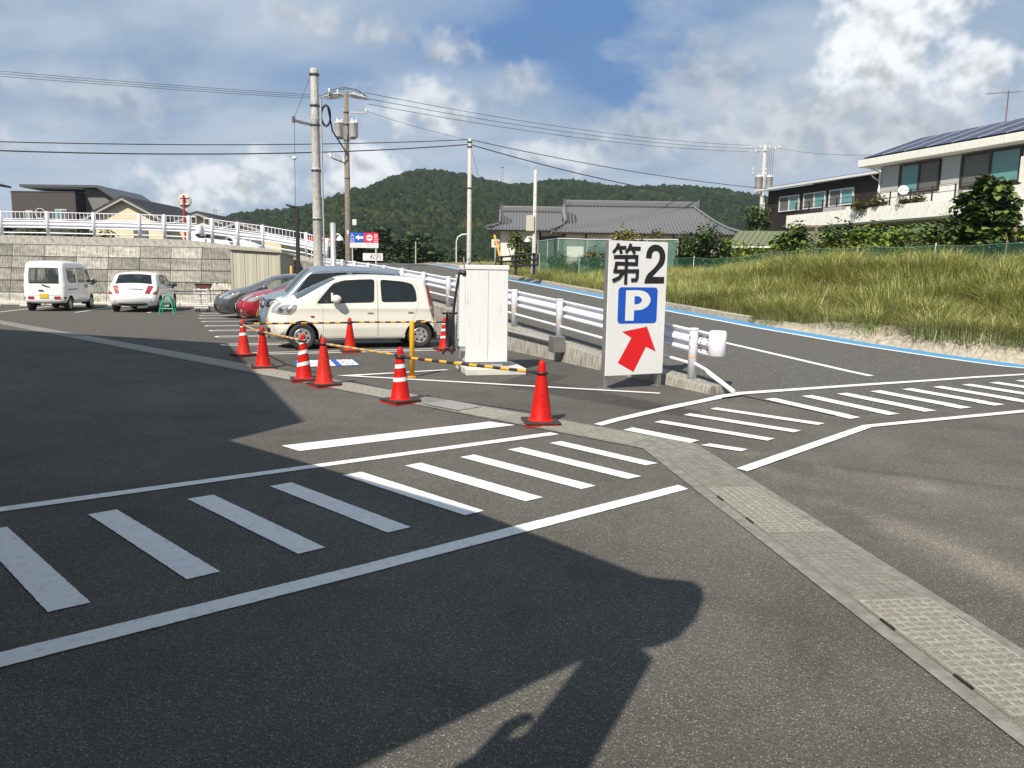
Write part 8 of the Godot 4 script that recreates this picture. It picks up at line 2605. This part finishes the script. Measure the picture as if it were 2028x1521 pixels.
	part(t, "board_wall", wb, M.wood_dark)
	var ev := MB.new()
	ev.cbox(Vector3(len / 2, eave - 0.10, -0.1), Vector3(len + hip * 1.8, 0.10, 0.10), 0.0)
	part(t, "eaves_board", ev, M.wood_dark)

func net_fences() -> void:
	var t := thing("green_net_fence", "low green net fence on thin stakes along the field's far side", "net fence")
	var s := 2.6
	var last := Vector3.ZERO
	var k := 0
	while s < 24.0:
		var p := G(sw(s, 15.5 + 0.12 * sin(s)), field_height(s, 15.5) - 0.05)
		var st := MB.new()
		st.bar(p, p + Vector3(0.02, 0.9, 0.0), 0.022, 6)
		part(t, "stake", st, M.insulator if k in [2, 7] else M.timber)
		if k > 0:
			var m := MB.new()
			for i in 6:
				var f0 := i / 6.0
				var f1 := (i + 1) / 6.0
				var d := func(f: float) -> float: return 0.80 - 0.05 * sin(f * PI)
				var a: Vector3 = last.lerp(p, f0)
				var b := last.lerp(p, f1)
				m.quad(b, a, a + Vector3(0, d.call(f0), 0), b + Vector3(0, d.call(f1), 0))
			part(t, "net", m, M.net)
			var c := MB.new()
			c.tube([last + Vector3(0, 0.82, 0), last.lerp(p, 0.5) + Vector3(0, 0.77, 0), p + Vector3(0, 0.82, 0)], 0.014, 5)
			part(t, "top_cord", c, M.net_pale)
		last = p
		k += 1
		s += 2.35
	var g := thing("pale_net_fence", "tall pale green net enclosure in front of the tiled houses", "net fence")
	var pts := [V(1.30, 1.85, 41.5), V(1.75, 1.85, 39.6), V(2.2, 1.85, 37.8), V(3.6, 1.8, 37.4), V(5.0, 1.8, 37.0), V(6.4, 1.8, 36.6), V(7.8, 1.8, 36.2)]
	for i in pts.size():
		var h := 1.62
		var st := MB.new()
		st.bar(pts[i], pts[i] + Vector3(0, h + 0.02, 0), 0.03, 6)
		part(g, "post", st, M.galv)
		if i:
			var m := MB.new()
			m.quad(pts[i - 1], pts[i], pts[i] + Vector3(0, h, 0), pts[i - 1] + Vector3(0, h, 0))
			part(g, "net", m, M.net_pale)
			var c := MB.new()
			c.bar(pts[i - 1] + Vector3(0, h, 0), pts[i] + Vector3(0, h, 0), 0.03, 6)
			part(g, "top_rail", c, M.galv)
	var low := thing("green_net_fence", "dark green net low in front of the pale enclosure, left of the sign", "net fence")
	var q := [V(1.2, 1.7, 35.6), V(3.0, 1.68, 34.8), V(4.8, 1.66, 34.0), V(6.6, 1.66, 33.2)]
	for i in q.size():
		var st := MB.new()
		st.bar(q[i], q[i] + Vector3(0, 0.95, 0), 0.025, 6)
		part(low, "stake", st, M.galv)
		if i:
			var m := MB.new()
			m.quad(q[i - 1], q[i], q[i] + Vector3(0, 0.82, 0), q[i - 1] + Vector3(0, 0.82, 0))
			part(low, "net", m, M.net)
	# stakes among the bushes
	for e in [[12.15, 30.6, 2.0, 0.05, "grey wooden stake with a short crossbar among the shrubs"], [15.3, 23.1, 1.3, 0.25, "leaning pale stake by the fence's right end"]]:
		var w := thing("wooden_stake", e[4], "stake", V(e[0], ground_at(e[0], e[1]), e[1]), 0.0)
		var m := MB.new()
		m.cbox(Vector3(0, e[2] / 2, 0), Vector3(0.09, e[2], 0.09), 0.008, Basis(Vector3.BACK, e[3]))
		part(w, "post", m, M.timber)
		if e[3] < 0.1:
			var b := MB.new()
			b.cbox(Vector3(-0.25, e[2] - 0.05, 0), Vector3(0.8, 0.06, 0.06), 0.006, Basis(Vector3.BACK, -0.05))
			part(w, "crossbar", b, M.timber)

func left_houses() -> void:
	var clad := textured(mat(1, 1, 1, 0.7), noise_tex(0.03, 4, [[0.0, lin(0.038, 0.034, 0.032)], [1.0, lin(0.062, 0.056, 0.052)]], 61), Vector3(0.3, 3.0, 0.3))
	var cream := mat(0.58, 0.52, 0.36, 0.8)
	var roofm := textured(mat(1, 1, 1, 0.6), noise_tex(0.06, 3, [[0.0, grey(0.022)], [1.0, grey(0.045)]], 62), Vector3(0.6, 0.6, 0.6))
	var bx := func(t: Node3D, called: String, x0: float, x1: float, y0: float, y1: float, z0: float, z1: float, m: Material) -> MeshInstance3D:
		var b := MB.new()
		b.cbox(V((x0 + x1) / 2, (y0 + y1) / 2, (z0 + z1) / 2), Vector3(x1 - x0, y1 - y0, absf(z1 - z0)), 0.0)
		return part(t, called, b, m)
	var a := thing("grey_house", "dark grey house with a flat box and a slanting roof behind the bridge fence", "house")
	for i in 12: bx.call(a, "cladding_board", -44.1, -38.55, 3.0 + i * 0.43, 3.425 + i * 0.43, 67.0, 67.06, clad)
	bx.call(a, "front_block", -44.1, -38.56, 2.8, 8.2, 67.06, 70.6, clad)
	bx.call(a, "shaded_side_wall", -38.56, -38.5, 2.8, 8.19, 67.02, 70.6, mat(0.022, 0.021, 0.022, 0.7))  # darker than the cladding: the shade on this face is painted into its colour
	bx.call(a, "upper_block", -43.2, -37.2, 2.8, 8.62, 70.6, 75.0, M.grey_panel)
	bx.call(a, "parapet_cap", -44.15, -38.45, 8.2, 8.27, 66.96, 70.6, M.dark_steel)
	var gab := MB.new()
	gab.plate(poly([[-38.5, 2.8], [-33.6, 2.8], [-33.6, 6.3], [-37.1, 8.72], [-38.5, 8.72]]), 6.0, Transform3D(Basis(), V(0, 0, 68.6)))
	part(a, "gable_wall", gab, mat(0.145, 0.15, 0.145, 0.7))
	var rf := MB.new()
	rf.plate(poly([[-43.9, 8.72], [-37.05, 8.74], [-33.1, 6.15], [-33.1, 6.32], [-37.0, 8.96], [-43.9, 8.94]]), 8.0, Transform3D(Basis(), V(0, 0, 67.9)))
	part(a, "roof", rf, M.dark_steel)
	bx.call(a, "soffit", -43.7, -38.4, 8.66, 8.70, 68.0, 70.6, M.plaster)
	for q in [[-40.3, -39.3, 5.2, 6.75], [-42.9, -42.3, 5.2, 6.6]]:
		var w: Node3D = bx.call(a, "window", q[0], q[1], q[2], q[3], 66.92, 67.0, M.alu)
		for k in 2:
			var x0: float = lerpf(q[0], q[1], k * 0.5) + 0.05
			bx.call(w, "pane", x0, x0 + (q[1] - q[0]) * 0.5 - 0.08, q[2] + 0.07, q[3] - 0.07, 66.90, 66.92, M.curtain_glass if k == 0 else M.screen_glass)
	var ring := MB.new()
	var rp := []
	for i in 33: rp.append(V(-41.6 + 0.43 * cos(TAU * i / 32.0), 6.35 + 0.43 * sin(TAU * i / 32.0), 66.9))
	ring.tube(rp, 0.03, 6, false)
	part(a, "round_frame", ring, M.plaster)
	var dpipe := MB.new()
	dpipe.bar(V(-38.45, 3, 66.9), V(-38.45, 8.1, 66.9), 0.05, 6)
	part(a, "downpipe", dpipe, M.dark_steel)
	var gable_house := func(label: String, x: float, half: float, apex: float, eave: float, z0: float, z1: float, wallm: Material) -> Node3D:
		var t := thing("gabled_house", label, "house")
		var g := MB.new()
		g.plate(poly([[x - half, 2.5], [x + half, 2.5], [x + half, eave], [x, apex - 0.15], [x - half, eave]]), z1 - z0, Transform3D(Basis(), V(0, 0, z0)))
		part(t, "wall", g, wallm)
		for s in [-1.0, 1.0]:
			var r := MB.new()
			var p := func(f: float, y: float) -> Vector2: return Vector2(x + s * (half + 0.5) * f, lerpf(apex, eave - (apex - eave) * 0.5 / half, f) + y)
			r.plate(PackedVector2Array([p.call(0.0, -0.12), p.call(1.0, -0.12), p.call(1.0, 0.05), p.call(0.0, 0.05)]), z1 - z0 + 1.0, Transform3D(Basis(), V(0, 0, z0 - 0.5)))
			part(t, "roof_slope", r, roofm)
			var v := MB.new()
			v.plate(PackedVector2Array([p.call(0.0, -0.30), p.call(1.0, -0.30), p.call(1.0, -0.121), p.call(0.0, -0.121)]), 0.06, Transform3D(Basis(), V(0, 0, z0 - 0.48)))
			part(t, "verge_board", v, M.panel_grey)
			for k in 9:
				var c := MB.new()
				var f := (k + 1) / 10.0
				var q: Vector2 = p.call(f, 0.065)
				c.cbox(V(q.x, q.y, (z0 + z1) / 2), Vector3(0.05, 0.03, z1 - z0 + 0.98), 0.0, Basis(Vector3.BACK, -s * atan2(apex - eave, half)))
				part(t, "tile_course", c, roofm)
		return t
	var b: Node3D = gable_house.call("cream gabled house with a dark tiled roof behind the traffic mirror", -30.6, 2.9, 7.25, 5.75, 60.0, 69.0, cream)
	bx.call(b, "window", -30.0, -28.9, 3.6, 4.7, 59.9, 60.0, M.screen_glass)
	var c: Node3D = gable_house.call("low house with a dark brown roof right of the traffic mirror", -25.2, 3.4, 6.25, 5.05, 61.0, 72.0, cream)
	var d: Node3D = gable_house.call("cream walled house with two small windows behind the sloping fence", -20.2, 3.0, 5.3, 4.35, 56.0, 62.0, cream)
	for x in [-20.3, -19.4]: bx.call(d, "window", x, x + 0.72, 3.35, 4.0, 55.9, 56.0, M.screen_glass)
	# the house cut by the left edge
	var e := thing("brown_house", "house with a brown wall and tiled eaves cut off by the left edge", "house")
	bx.call(e, "wall", -46.0, -35.0, 2.5, 6.9, 50.0, 51.6, mat(0.30, 0.24, 0.18, 0.8))
	var er := MB.new()
	er.plate(poly([[-34.0, 6.9], [-34.05, 7.05], [-46.0, 9.9], [-46.0, 9.7]]), 3.0, Transform3D(Basis(), V(0, 0, 48.8)))
	part(e, "roof", er, roofm)
	bx.call(e, "eaves_soffit", -46.0, -34.3, 6.8, 6.9, 49.0, 50.0, mat(0.36, 0.30, 0.24, 0.8))
	bx.call(e, "window", -37.4, -35.6, 4.6, 6.3, 49.93, 50.0, M.screen_glass)
	# white car on the upper road, mostly hidden by the fence
	for o in get_children():
		if o.has_meta("label") and String(o.get_meta("label")).begins_with("white hatchback"):
			copy(o, V(-17.3, 2.2, 40.0), 0.0, "white car on the upper road, mostly hidden by the bridge fence")
			break
	# street lamps and stakes near the crest
	var l := thing("street_lamp", "thin curved street lamp left of the slim pale pole, beyond the crest", "street lamp", V(-4.57, 1.9, 60.0))
	var lm := MB.new()
	lm.tube([Vector3(0, 0, 0), Vector3(0, 2.3, 0), Vector3(0.12, 2.65, 0), Vector3(0.45, 2.85, 0), Vector3(0.95, 2.88, 0)], 0.05, 7)
	part(l, "arm", lm, M.alu)
	var lh := MB.new()
	lh.cbox(Vector3(1.05, 2.87, 0), Vector3(0.34, 0.08, 0.16), 0.03)
	part(l, "lamp_head", lh, M.alu)
	for q in [[-13.9, 63.0, 2.6, "thin pale post beyond the guardrail, nearest the blue and red board"], [-11.3, 62.0, 2.8, "thin pale post beyond the guardrail, between its two neighbours"], [-8.3, 64.0, 2.7, "thin pale post beyond the guardrail, rightmost of the three"], [-4.1, 62.0, 1.4, "short thin post by the curved street lamp"]]:
		var m := MB.new()
		m.bar(V(q[0], 1.2, q[1]), V(q[0], 1.6 + q[2], q[1]), 0.05, 6)
		solo("thin_post", m, M.pole, q[3], "post")

func _ready() -> void:
	rng.seed = 77
	nz.noise_type = FastNoiseLite.TYPE_SIMPLEX_SMOOTH; nz.frequency = 0.01; nz.fractal_octaves = 4; nz.seed = 5
	environment()
	make_materials()
	lot()
	road()
	drain()
	upland()
	store()
	ramp_wall()
	big_wall()
	cars()
	parking_sign()
	charger()
	cones()
	poles()
	lot_things()
	white_house()
	wooden_house()
	tiled_house("large house with a grey tiled hip roof and white walls behind the sign", V(5.35, 1.8, 56.0), 0.0, 8.7, 8.2, 5.3, 3.05, true)
	tiled_house("smaller house with a grey tiled roof left of the large tiled one", V(0.2, 1.9, 60.0), 0.0, 5.6, 7.6, 5.0, 3.3, true)
	net_fences()
	left_houses()
	hills()
	greenery()
